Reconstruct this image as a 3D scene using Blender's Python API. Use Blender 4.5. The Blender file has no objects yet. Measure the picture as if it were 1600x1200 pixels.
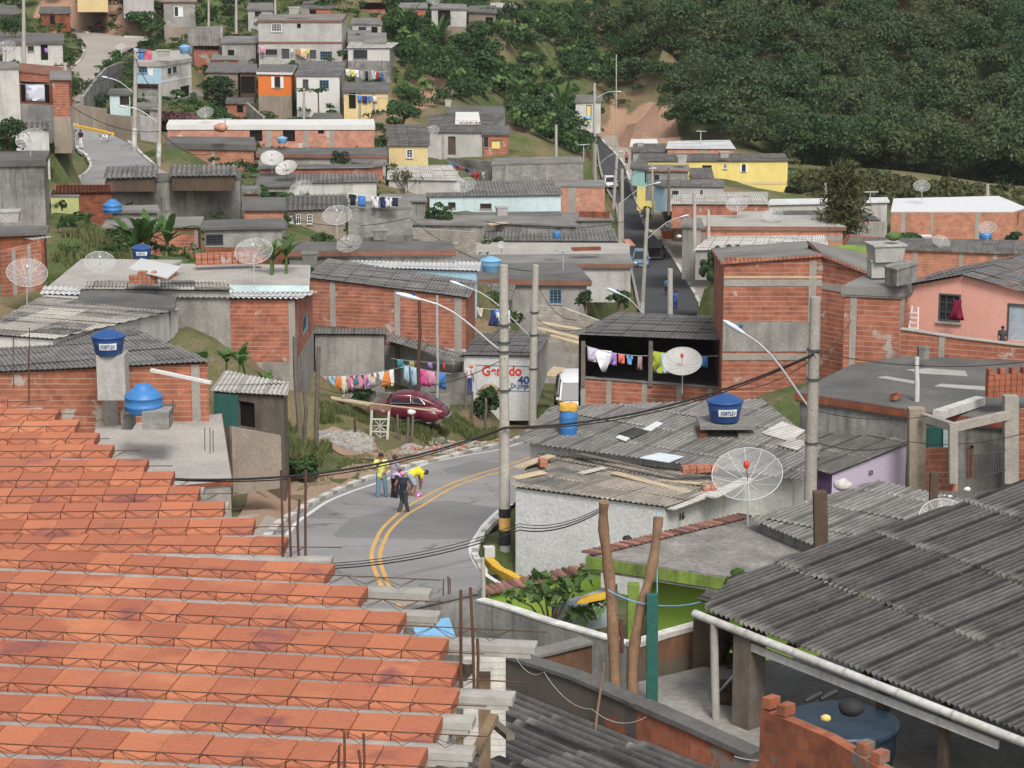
import bpy, bmesh, math, random
import numpy as np
from mathutils import Vector, Matrix, noise as mnoise
R = random.Random(7)
SC = bpy.context.scene
COL = SC.collection
# ------------------------------------------------------------------ camera, sky, sun, exposure
F = 3700.0            # focal length in pixels of a 1600 px wide picture
PITCH = math.radians(12.5)
CZ = 50.0
cs, sn = math.cos(PITCH), math.sin(PITCH)
cam = bpy.data.cameras.new('camera'); camo = bpy.data.objects.new('camera', cam); COL.objects.link(camo)
camo.location = (0, 0, CZ); camo.rotation_euler = (math.pi/2 - PITCH, 0, 0)
cam.sensor_width = 36; cam.lens = 36*F/1600; cam.clip_start = 0.5; cam.clip_end = 5000
SC.camera = camo
SUN_EL, SUN_AZ = math.radians(50), math.radians(166)     # soft sun from behind the camera's right
w = bpy.data.worlds.new('World'); SC.world = w; w.use_nodes = True
nt = w.node_tree; bg = nt.nodes['Background']
sky = nt.nodes.new('ShaderNodeTexSky'); sky.sky_type = 'NISHITA'; sky.sun_disc = False
sky.sun_elevation = SUN_EL; sky.sun_rotation = SUN_AZ; sky.air_density = 1.0; sky.dust_density = 4.0; sky.ozone_density = 1.0
hs = nt.nodes.new('ShaderNodeHueSaturation'); hs.inputs['Saturation'].default_value = 0.35
nt.links.new(sky.outputs[0], hs.inputs['Color']); nt.links.new(hs.outputs[0], bg.inputs[0]); bg.inputs[1].default_value = 0.125
sl = bpy.data.lights.new('sun', 'SUN'); sl.energy = 1.7; sl.angle = math.radians(16); sl.color = (1, .97, .92)
so = bpy.data.objects.new('sun', sl); COL.objects.link(so)
sdir = Vector((math.sin(SUN_AZ)*math.cos(SUN_EL), math.cos(SUN_AZ)*math.cos(SUN_EL), math.sin(SUN_EL)))
so.rotation_euler = sdir.to_track_quat('Z', 'Y').to_euler(); so.location = (0, 0, 150)
SC.view_settings.view_transform = 'Standard'; SC.view_settings.look = 'None'
SC.view_settings.exposure = 0.62; SC.view_settings.gamma = 1.0
# ------------------------------------------------------------------ pixel + distance -> point in the place
def ray(px, py):
    u = (px-800)/F; v = (600-py)/F
    return Vector((u, cs+v*sn, -sn+v*cs))
def P(px, py, D):
    d = ray(px, py); k = D/d.y
    return Vector((d.x*k, D, CZ+d.z*k))
def PZ(px, py, z):
    d = ray(px, py); k = (z-CZ)/d.z
    return Vector((d.x*k, d.y*k, z))
def PPL(px, py, p0, n):
    d = ray(px, py); o = Vector((0, 0, CZ))
    k = (p0-o).dot(n)/d.dot(n)
    return o+d*k
PROF = [(0,-9.6),(40,-16.3),(150,-33.6),(190,-36.5),(208,-38.5),(245,-41),(290,-40.8),(340,-40),(400,-38)]
def ZR(D): return CZ+float(np.interp(D, [a for a, b in PROF], [b for a, b in PROF]))
def PR(px, py):           # ray meets the road's long profile
    d = ray(px, py); lo, hi = 20.0, 420.0
    f = lambda D: CZ+d.z/d.y*D-ZR(D)
    D = lo
    while D < hi and f(D) > 0: D += .5
    a, b = D-.5, D
    for i in range(20):
        m = (a+b)/2
        if f(m) > 0: a = m
        else: b = m
    return P(px, py, b)
# ------------------------------------------------------------------ materials
MATS = {}
class NB:
    def __init__(s, name):
        s.m = bpy.data.materials.new(name); s.m.use_nodes = True; s.t = s.m.node_tree; s.b = s.t.nodes['Principled BSDF']
    def n(s, typ, **kw):
        x = s.t.nodes.new('ShaderNode'+typ)
        for k, v in kw.items():
            if k in x.inputs: x.inputs[k].default_value = v
            else: setattr(x, k, v)
        return x
    def l(s, a, b): s.t.links.new(a, b)
    def pos(s, uv=False, scale=(1,1,1)):
        if uv: o = s.n('TexCoord').outputs['UV']
        else: o = s.n('NewGeometry').outputs['Position']
        mp = s.n('Mapping'); mp.inputs['Scale'].default_value = scale; s.l(o, mp.inputs['Vector']); return mp.outputs[0]
    def noise(s, vec, sc, det=4, rough=.6):
        x = s.n('TexNoise', Scale=sc, Detail=det, Roughness=rough); s.l(vec, x.inputs['Vector']); return x.outputs['Fac']
    def ramp(s, fac, a, b, ca=(0,0,0,1), cb=(1,1,1,1)):
        x = s.n('ValToRGB'); e = x.color_ramp.elements; e[0].position = a; e[1].position = b; e[0].color = ca; e[1].color = cb
        s.l(fac, x.inputs[0]); return x.outputs[0]
    def mix(s, fac, a, b, mode='MIX'):
        x = s.n('Mix', data_type='RGBA', blend_type=mode)
        for sock, v in ((x.inputs[0], fac), (x.inputs[6], a), (x.inputs[7], b)):
            if hasattr(v, 'is_linked'): s.l(v, sock)
            elif isinstance(v, (int, float)): sock.default_value = v
            else: sock.default_value = (*v[:3], 1)
        return x.outputs[2]
    def bump(s, h, st=.3, dist=.02):
        x = s.n('Bump', Strength=st, Distance=dist); s.l(h, x.inputs['Height']); s.l(x.outputs[0], s.b.inputs['Normal'])
    def out(s, col, rough=.85, spec=.2):
        if hasattr(col, 'is_linked'): s.l(col, s.b.inputs['Base Color'])
        else: s.b.inputs['Base Color'].default_value = (*col, 1)
        s.b.inputs['Roughness'].default_value = rough; s.b.inputs['Specular IOR Level'].default_value = spec
        return s.m
def weather(name, col, dirt=(.05,.045,.04), amt=.55, sc=.6, streak=.5, rough=.9, bump=.25, fine=.25, spec=.15):
    b = NB(name); p = b.pos()
    big = b.ramp(b.noise(p, sc, 5, .65), .38, .72)
    c = b.mix(b.n('Math', operation='MULTIPLY').outputs[0], col, dirt) if False else None
    m1 = b.n('Math', operation='MULTIPLY'); b.l(big, m1.inputs[0]); m1.inputs[1].default_value = amt
    c = b.mix(m1.outputs[0], col, dirt)
    if streak:
        sv = b.pos(scale=(2.2, 2.2, .22)); st = b.ramp(b.noise(sv, 1.3, 4, .6), .5, .78)
        m2 = b.n('Math', operation='MULTIPLY'); b.l(st, m2.inputs[0]); m2.inputs[1].default_value = streak
        c = b.mix(m2.outputs[0], c, dirt)
    fn = b.noise(p, 9, 5, .7)
    g = b.ramp(fn, .3, .75, (1-fine, 1-fine, 1-fine, 1), (1+fine*.6, 1+fine*.6, 1+fine*.6, 1))
    c = b.mix(1.0, c, g, 'MULTIPLY')
    if bump: b.bump(fn, bump, .03)
    return b.out(c, rough, spec)
def brick(name, c1, c2, mortar, patch=0.0, patchcol=(.3,.28,.25), wd=.39, ht=.2, ms=.006, dirt=.35, seed=0, grime_shade=(.06,.04,.03), hj=.8, jw=.06):
    b = NB(name); p = b.pos(); uv = b.pos(uv=True)
    wob = b.n('TexNoise', Scale=1.2, Detail=2); b.l(uv, wob.inputs['Vector'])
    add = b.n('VectorMath', operation='MULTIPLY_ADD'); b.l(wob.outputs['Color'], add.inputs[0]); add.inputs[1].default_value = (.03,.045,0); b.l(uv, add.inputs[2])
    br = b.n('TexBrick', Scale=1.0); br.inputs['Mortar Size'].default_value = ms; br.inputs['Mortar Smooth'].default_value = .3
    br.inputs['Brick Width'].default_value = wd; br.inputs['Row Height'].default_value = ht; br.inputs['Bias'].default_value = -.1
    br.inputs['Color1'].default_value = (*c1, 1); br.inputs['Color2'].default_value = (*c2, 1); br.inputs['Mortar'].default_value = tuple((x+2*y)/3 for x, y in zip(mortar, c1))+(1,)
    b.l(add.outputs[0], br.inputs['Vector'])
    sx = b.n('SeparateXYZ'); b.l(add.outputs[0], sx.inputs[0])
    dv = b.n('Math', operation='DIVIDE'); b.l(sx.outputs[1], dv.inputs[0]); dv.inputs[1].default_value = ht
    fr = b.n('Math', operation='FRACT'); b.l(dv.outputs[0], fr.inputs[0]); sb = b.n('Math', operation='SUBTRACT'); b.l(fr.outputs[0], sb.inputs[0]); sb.inputs[1].default_value = .5
    ab = b.n('Math', operation='ABSOLUTE'); b.l(sb.outputs[0], ab.inputs[0])
    jm = b.ramp(ab.outputs[0], .5-jw*1.5, .5-jw*.6); jn = b.ramp(b.noise(b.pos(uv=True, scale=(.35,5,1)), 1.2, 4, .6), .3, .62); m0 = b.n('Math', operation='MULTIPLY'); b.l(jm, m0.inputs[0]); b.l(jn, m0.inputs[1])
    m1 = b.n('Math', operation='MULTIPLY'); b.l(m0.outputs[0], m1.inputs[0]); m1.inputs[1].default_value = hj
    mv = b.ramp(b.noise(p, 1.7, 6, .75), .3, .75, (.58,.58,.60,1), (1.3,1.27,1.22,1)); c = b.mix(1.0, br.outputs['Color'], mv, 'MULTIPLY')
    c = b.mix(m1.outputs[0], c, mortar)
    if patch > 0:
        pf = b.ramp(b.noise(p, .75, 6, .7), .64-patch*.35, .68-patch*.35); c = b.mix(pf, c, patchcol)
    d = b.ramp(b.noise(b.pos(scale=(1.5,1.5,.35)), .9, 5, .65), .48, .8); m = b.n('Math', operation='MULTIPLY'); b.l(d, m.inputs[0]); m.inputs[1].default_value = dirt
    c = b.mix(m.outputs[0], c, grime_shade)
    b.bump(m0.outputs[0], -.4, .012)
    return b.out(c, .95, .1)
def sheet(name, c1, c2, lich, amt=.4, rough=.9, spec=.15, sw=1.062, slen=1.9, grime_shade=.4):
    b = NB(name); uv = b.pos(uv=True); p = b.pos()
    dv = b.n('VectorMath', operation='DIVIDE'); b.l(uv, dv.inputs[0]); dv.inputs[1].default_value = (sw, slen, 1)
    fl = b.n('VectorMath', operation='FLOOR'); b.l(dv.outputs[0], fl.inputs[0])
    wn = b.n('TexWhiteNoise', noise_dimensions='2D'); b.l(fl.outputs[0], wn.inputs['Vector'])
    c = b.mix(b.ramp(wn.outputs['Value'], .1, .95), c1, c2)
    l = b.ramp(b.noise(b.pos(uv=True, scale=(1.6,.45,1)), 1.5, 6, .7), .45, .75); m = b.n('Math', operation='MULTIPLY'); b.l(l, m.inputs[0]); m.inputs[1].default_value = amt
    c = b.mix(m.outputs[0], c, lich)
    fn = b.noise(p, 7, 5, .75); c = b.mix(1.0, c, b.ramp(fn, .25, .8, (.78,.78,.78,1), (1.2,1.2,1.2,1)), 'MULTIPLY')
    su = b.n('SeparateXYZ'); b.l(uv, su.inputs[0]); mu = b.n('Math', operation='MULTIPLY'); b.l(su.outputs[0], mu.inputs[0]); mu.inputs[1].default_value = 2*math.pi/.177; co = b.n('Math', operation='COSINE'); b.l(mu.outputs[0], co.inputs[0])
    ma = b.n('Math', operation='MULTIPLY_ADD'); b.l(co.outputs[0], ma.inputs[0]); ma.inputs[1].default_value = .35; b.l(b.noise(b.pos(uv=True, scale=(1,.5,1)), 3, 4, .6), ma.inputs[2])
    c = b.mix(1.0, c, b.ramp(ma.outputs[0], .15, .85, (1-grime_shade,)*3+(1,), (1+grime_shade*.45,)*3+(1,)), 'MULTIPLY')  # wave shading painted in with the trough dirt: troughs darker, crests lighter
    dx = b.n('Math', operation='DIVIDE'); b.l(su.outputs[0], dx.inputs[0]); dx.inputs[1].default_value = sw; fx_ = b.n('Math', operation='FRACT'); b.l(dx.outputs[0], fx_.inputs[0])
    c = b.mix(1.0, c, b.ramp(fx_.outputs[0], .03, .06, (1-grime_shade*1.2,)*3+(1,), (1,1,1,1)), 'MULTIPLY')
    dy = b.n('Math', operation='DIVIDE'); b.l(su.outputs[1], dy.inputs[0]); dy.inputs[1].default_value = slen; fy_ = b.n('Math', operation='FRACT'); b.l(dy.outputs[0], fy_.inputs[0])
    my = b.n('Math', operation='MULTIPLY'); b.l(b.ramp(fy_.outputs[0], .0, .16, (1,1,1,1), (0,0,0,1)), my.inputs[0]); b.l(b.ramp(b.noise(p, 1.6, 4, .6), .45, .7), my.inputs[1]); c = b.mix(my.outputs[0], c, lich)
    sp = b.ramp(b.noise(p, 23, 2, .5), .68, .74); m3 = b.n('Math', operation='MULTIPLY'); b.l(sp, m3.inputs[0]); m3.inputs[1].default_value = .5
    c = b.mix(m3.outputs[0], c, lich)
    b.bump(fn, .15, .02)
    return b.out(c, rough, spec)
def flat(name, col, rough=.6, spec=.3, var=.12, metal=0, sc=6):
    b = NB(name); p = b.pos(); fn = b.noise(p, sc, 4, .6)
    c = b.mix(1.0, col, b.ramp(fn, .25, .75, (1-var,)*3+(1,), (1+var,)*3+(1,)), 'MULTIPLY')
    b.b.inputs['Metallic'].default_value = metal
    return b.out(c, rough, spec)
def leafmat(name, c1, c2, c3, sc=.35, trans=.25):
    b = NB(name); p = b.pos(); g = b.n('NewGeometry')
    c = b.mix(g.outputs['Random Per Island'], c1, c2)
    pt = b.ramp(b.noise(p, sc, 3, .6), .4, .68); c = b.mix(pt, c, c3)
    b.out(c, .6, .25)
    tr = b.n('BsdfTranslucent'); b.l(c, tr.inputs[0]); ms = b.n('MixShader'); ms.inputs[0].default_value = trans
    o = b.t.nodes['Material Output']; b.l(b.b.outputs[0], ms.inputs[1]); b.l(tr.outputs[0], ms.inputs[2]); b.l(ms.outputs[0], o.inputs[0])
    return b.m
M = {}
MOR = (.42,.36,.30)
M['brick'] = brick('red_block', (.37,.145,.093), (.28,.10,.063), MOR, patch=.12, patchcol=(.36,.32,.28))
M['brick_pale'] = brick('pale_block', (.42,.19,.125), (.37,.16,.10), (.44,.34,.27), dirt=.2)
M['brick_salmon'] = brick('salmon_block', (.47,.235,.17), (.42,.20,.14), (.45,.32,.25), patch=.08, patchcol=(.5,.42,.36), dirt=.15)
M['brick_old'] = brick('old_block', (.26,.085,.045), (.15,.055,.035), (.16,.12,.095), patch=.1, patchcol=(.16,.14,.12), dirt=.75)
M['brick_patch'] = brick('patched_block', (.36,.14,.085), (.29,.105,.065), (.42,.36,.30), patch=.1, patchcol=(.36,.33,.29), dirt=.35)
M['brick_grimy'] = brick('grimy_block', (.28,.095,.052), (.20,.07,.042), (.12,.10,.085), patch=.72, patchcol=(.10,.088,.075), dirt=.7, wd=.25, ht=.2)
M['brick_near'] = brick('near_block', (.33,.115,.065), (.22,.075,.045), (.13,.115,.10), patch=.14, patchcol=(.17,.15,.13), dirt=.65, wd=.27, ht=.2, ms=.012, hj=.6)
M['brick_worn'] = brick('worn_block', (.22,.115,.068), (.17,.09,.055), (.13,.105,.08), patch=.55, patchcol=(.15,.125,.095), dirt=.65, wd=.25, ht=.2)
M['block'] = brick('grey_block', (.27,.265,.25), (.22,.215,.20), (.19,.18,.17), wd=.4, ht=.2, dirt=.45, hj=.6, grime_shade=(.07,.065,.06))
M['block_pale'] = brick('pale_grey_block', (.40,.37,.32), (.33,.30,.26), (.20,.18,.16), wd=.4, ht=.2, ms=.02, dirt=.25)
M['block_white'] = brick('white_block', (.55,.53,.49), (.50,.48,.44), (.25,.24,.22), wd=.6, ht=.11, ms=.012, dirt=.2)
M['plaster'] = weather('grey_plaster', (.33,.315,.29), (.11,.10,.09), .6, .6, .65)
M['plaster_dark'] = weather('stained_plaster', (.28,.27,.25), (.05,.048,.045), .8, .5, .85)
M['plaster_light'] = weather('pale_plaster', (.43,.42,.40), (.20,.18,.16), .5, .6, .5)
M['plaster_lower'] = weather('brown_plaster', (.30,.25,.20), (.12,.10,.08), .5, .5, .5)
M['white'] = weather('white_paint', (.58,.575,.555), (.36,.33,.29), .3, .5, .3, fine=.12)
M['white_dirty'] = weather('dirty_white_paint', (.53,.52,.49), (.20,.18,.16), .4, .6, .6)
M['white_rough'] = weather('rough_white_render', (.56,.56,.555), (.36,.35,.34), .35, .8, .25, bump=.9, fine=.22)
M['blue_grey'] = weather('blue_grey_paint', (.36,.41,.46), (.2,.2,.2), .3)
M['yellow'] = weather('yellow_paint', (.70,.57,.19), (.35,.27,.12), .3, .4, .4, fine=.1)
M['cream'] = weather('cream_paint', (.62,.49,.25), (.3,.25,.16), .3, .4, .4)
M['lime'] = weather('faded_lime_paint', (.45,.47,.20), (.22,.2,.14), .5)
M['orange'] = weather('orange_paint', (.62,.17,.045), (.4,.12,.05), .25, .5, .2, fine=.1)
M['pink'] = weather('pink_paint', (.60,.31,.25), (.42,.2,.16), .35, .35, .3, fine=.1)
M['lilac'] = weather('lilac_paint', (.46,.39,.50), (.4,.35,.42), .3, .4, .3, fine=.1)
M['purple'] = weather('purple_paint', (.14,.09,.19), (.06,.05,.08), .3)
M['turq'] = weather('turquoise_paint', (.30,.50,.48), (.18,.22,.2), .35, .5, .4)
M['turq_pale'] = weather('pale_turquoise_paint', (.50,.62,.62), (.3,.34,.33), .3, .5, .3)
M['teal'] = weather('teal_paint', (.028,.105,.088), (.03,.07,.06), .4)
M['cyan'] = weather('light_blue_paint', (.33,.50,.60), (.2,.28,.33), .35, .5, .4)
M['green'] = weather('bright_green_paint', (.25,.39,.065), (.14,.22,.05), .35, .5, .35, fine=.1)
M['green_mossy'] = weather('mossy_green_paint', (.20,.29,.06), (.05,.055,.03), .6, .8, .9)
M['conc'] = weather('weathered_concrete', (.22,.21,.195), (.075,.07,.066), .7, .35, 0)
M['conc_dark'] = weather('blackened_concrete', (.14,.135,.127), (.05,.048,.046), .7, .4, 0)
M['conc_light'] = weather('light_concrete', (.37,.35,.32), (.19,.175,.155), .5, .5, 0)
M['conc_floor'] = weather('terrace_concrete', (.29,.275,.25), (.13,.12,.105), .75, .7, 0, fine=.3)
M['conc_spot'] = weather('lichened_concrete', (.17,.16,.148), (.40,.375,.34), .55, 1.1, 0, fine=.4)
M['conc_pole'] = weather('pole_concrete', (.40,.375,.33), (.24,.22,.19), .4, .9, .3, bump=.1)
M['beam'] = weather('beam_concrete', (.33,.305,.27), (.18,.16,.14), .5, 1., .3)
M['cornice'] = weather('rust_brown_edge', (.24,.11,.075), (.08,.055,.045), .6, .8, .3)
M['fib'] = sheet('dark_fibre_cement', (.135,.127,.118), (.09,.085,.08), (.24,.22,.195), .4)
M['fib_near'] = sheet('near_fibre_cement', (.08,.076,.073), (.052,.05,.048), (.22,.205,.185), .28, grime_shade=.6)
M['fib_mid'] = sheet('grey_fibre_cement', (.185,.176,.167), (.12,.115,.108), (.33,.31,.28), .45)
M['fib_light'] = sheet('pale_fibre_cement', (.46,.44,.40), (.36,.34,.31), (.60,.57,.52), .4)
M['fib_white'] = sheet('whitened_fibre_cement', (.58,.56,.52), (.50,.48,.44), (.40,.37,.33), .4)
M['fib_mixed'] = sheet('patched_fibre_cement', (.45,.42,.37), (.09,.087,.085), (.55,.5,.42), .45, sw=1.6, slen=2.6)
M['zinc'] = sheet('new_zinc', (.60,.60,.595), (.54,.54,.53), (.55,.54,.52), .2, .45, .4, grime_shade=.12)
M['tar'] = sheet('tarred_flat_sheet', (.155,.147,.14), (.115,.11,.107), (.22,.21,.2), .4)
M['clay'] = sheet('clay_tile', (.42,.16,.09), (.30,.105,.065), (.20,.12,.09), .4, sw=.25, slen=.4)
M['clay_dark'] = sheet('aged_clay_tile', (.30,.145,.11), (.19,.10,.08), (.12,.09,.08), .5, sw=.24, slen=.4)
def asphalt(name, c1, c2):
    b = NB(name); p = b.pos(); c = b.mix(b.ramp(b.noise(p, .22, 5, .65), .35, .7), c1, c2)
    wv = b.n('TexNoise', Scale=1.1, Detail=4); b.l(p, wv.inputs['Vector']); ad = b.n('VectorMath', operation='MULTIPLY_ADD'); b.l(wv.outputs['Color'], ad.inputs[0]); ad.inputs[1].default_value = (1.4,1.4,0); b.l(p, ad.inputs[2])
    vo = b.n('TexVoronoi', feature='DISTANCE_TO_EDGE', Scale=.3); b.l(ad.outputs[0], vo.inputs['Vector']); ck = b.ramp(vo.outputs['Distance'], .006, .016, (1,1,1,1), (0,0,0,1)); nm = b.ramp(b.noise(p, .35, 3, .5), .5, .56); mm = b.n('Math', operation='MULTIPLY'); b.l(ck, mm.inputs[0]); b.l(nm, mm.inputs[1]); m2 = b.n('Math', operation='MULTIPLY'); b.l(mm.outputs[0], m2.inputs[0]); m2.inputs[1].default_value = .6
    c = b.mix(m2.outputs[0], c, (.06,.058,.055)); st = b.ramp(b.noise(p, .8, 5, .75), .60, .72); m3 = b.n('Math', operation='MULTIPLY'); b.l(st, m3.inputs[0]); m3.inputs[1].default_value = .45; c = b.mix(m3.outputs[0], c, (.12,.115,.11))
    fn = b.noise(p, 14, 4, .8); c = b.mix(1.0, c, b.ramp(fn, .25, .8, (.8,.8,.8,1), (1.2,1.2,1.2,1)), 'MULTIPLY'); b.bump(fn, .2, .01); return b.out(c, .95, .15)
M['asph'] = asphalt('asphalt', (.27,.262,.255), (.20,.195,.19))
M['asph_dark'] = weather('fresh_asphalt', (.062,.064,.07), (.085,.085,.09), .6, .2, 0, .85, .1, .15)
M['asph_patch'] = asphalt('asphalt_patch', (.21,.205,.2), (.16,.157,.155))
M['asph_sand'] = weather('dusty_asphalt', (.34,.30,.26), (.22,.2,.18), .6, .15, 0, .95, .15, .15)
M['dirt'] = weather('red_dirt', (.30,.20,.135), (.36,.29,.22), .7, .25, 0, 1, .4, .3)
M['reddirt'] = weather('raw_red_earth', (.33,.175,.115), (.30,.22,.16), .6, .2, 0, 1, .4, .3)
M['curb'] = flat('whitewash', (.50,.49,.46), .9, .1, .35, sc=3)
M['linew'] = flat('road_white', (.58,.57,.55), .8, .2, .2)
M['liney'] = flat('road_yellow', (.55,.33,.10), .8, .2, .2)
M['curby'] = flat('yellow_kerb_paint', (.60,.36,.04), .8, .2, .2)
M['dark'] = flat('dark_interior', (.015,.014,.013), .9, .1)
M['glass'] = flat('window_glass', (.025,.028,.032), .3, .25)
M['frame_dark'] = flat('dark_frame', (.06,.06,.062), .6, .3)
M['frame_white'] = flat('white_frame', (.65,.65,.63), .6, .3)
M['frame_blue'] = flat('blue_frame', (.12,.22,.30), .6, .3)
M['wood'] = weather('raw_timber', (.27,.19,.12), (.10,.075,.055), .6, 1.5, .5)
M['wood_dark'] = weather('dark_timber', (.10,.07,.05), (.04,.03,.025), .5, 1.5, .5)
M['wood_pale'] = weather('pale_timber', (.50,.40,.27), (.3,.23,.16), .5, 1.5, .3)
M['wood_grey'] = weather('grey_timber', (.17,.145,.12), (.07,.06,.05), .6, 1.5, .6)
M['rust'] = flat('rusty_steel', (.095,.048,.034), .9, .2, .35)
M['steel'] = flat('galvanised', (.50,.51,.52), .4, .5, .1, .4)
M['lampgrey'] = flat('lamp_grey', (.52,.57,.62), .4, .4)
M['white_metal'] = flat('white_metal', (.46,.46,.45), .5, .4)
M['tank_blue'] = flat('blue_plastic', (.018,.062,.19), .45, .4, .12)
M['tank_sky'] = flat('sky_blue_plastic', (.04,.16,.38), .45, .4, .12)
M['tank_pale'] = flat('faded_blue_plastic', (.16,.33,.50), .55, .3, .15)
M['tank_dark'] = flat('dark_navy_plastic', (.016,.03,.046), .4, .4, .35)
M['asb'] = weather('asbestos_tank', (.40,.385,.36), (.2,.19,.17), .6, .8, .4)
M['black'] = flat('black_cable', (.02,.02,.02), .6, .3)
M['tarp'] = flat('white_tarp', (.52,.525,.53), .7, .2)
M['blk'] = flat('black_rubber', (.02,.02,.021), .7, .3)
M['cloth_red'] = flat('red_plastic', (.5,.05,.03), .5)
M['skin'] = flat('brown_skin', (.26,.125,.075), .6, .3)
M['skin_dark'] = flat('dark_skin', (.13,.06,.038), .6, .3)
M['hair'] = flat('black_hair', (.015,.012,.01), .7, .3)
def colm(c, rough=.85):
    k = 'cloth_%.2f_%.2f_%.2f' % c
    if k not in M: M[k] = flat(k, c, rough, .1, .18, sc=9)
    return M[k]
M['leaf'] = leafmat('leaf_green', (.035,.075,.022), (.06,.11,.032), (.026,.055,.018))
M['leaf_dark'] = leafmat('leaf_dark', (.024,.052,.020), (.042,.076,.029), (.018,.04,.016))
M['leaf_forest'] = leafmat('leaf_forest', (.022,.056,.021), (.052,.092,.034), (.085,.10,.040), sc=.09)
M['leaf_pale'] = leafmat('leaf_pale', (.10,.17,.05), (.15,.22,.07), (.07,.12,.04))
M['leaf_banana'] = leafmat('banana_leaf', (.075,.15,.04), (.11,.19,.06), (.05,.10,.03), sc=.8, trans=.35)
M['leaf_olive'] = leafmat('leaf_olive', (.07,.075,.028), (.10,.10,.04), (.05,.06,.02))
M['leaf_purple'] = leafmat('purple_twigs', (.11,.055,.055), (.15,.075,.07), (.07,.04,.04))
M['grass'] = leafmat('grass_blades', (.075,.115,.03), (.12,.15,.05), (.16,.15,.07), sc=.4)
M['bark'] = weather('bark', (.22,.15,.10), (.09,.06,.045), .6, 2., .5)
M['trunk_brown'] = weather('peeled_trunk', (.27,.165,.10), (.12,.075,.05), .6, 2., .4)
def perforated(name, col, a):
    b = NB(name); b.out(col, .5, .3); tr = b.n('BsdfTransparent'); ms = b.n('MixShader'); ms.inputs[0].default_value = a
    o = b.t.nodes['Material Output']; b.l(tr.outputs[0], ms.inputs[1]); b.l(b.b.outputs[0], ms.inputs[2]); b.l(ms.outputs[0], o.inputs[0]); return b.m
M['mesh'] = perforated('perforated_dish_mesh', (.40,.40,.39), .30)
M['mesh_dense'] = perforated('dense_dish_mesh', (.45,.44,.42), .8)
M['netting'] = perforated('dark_netting', (.06,.055,.045), .35)
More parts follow.
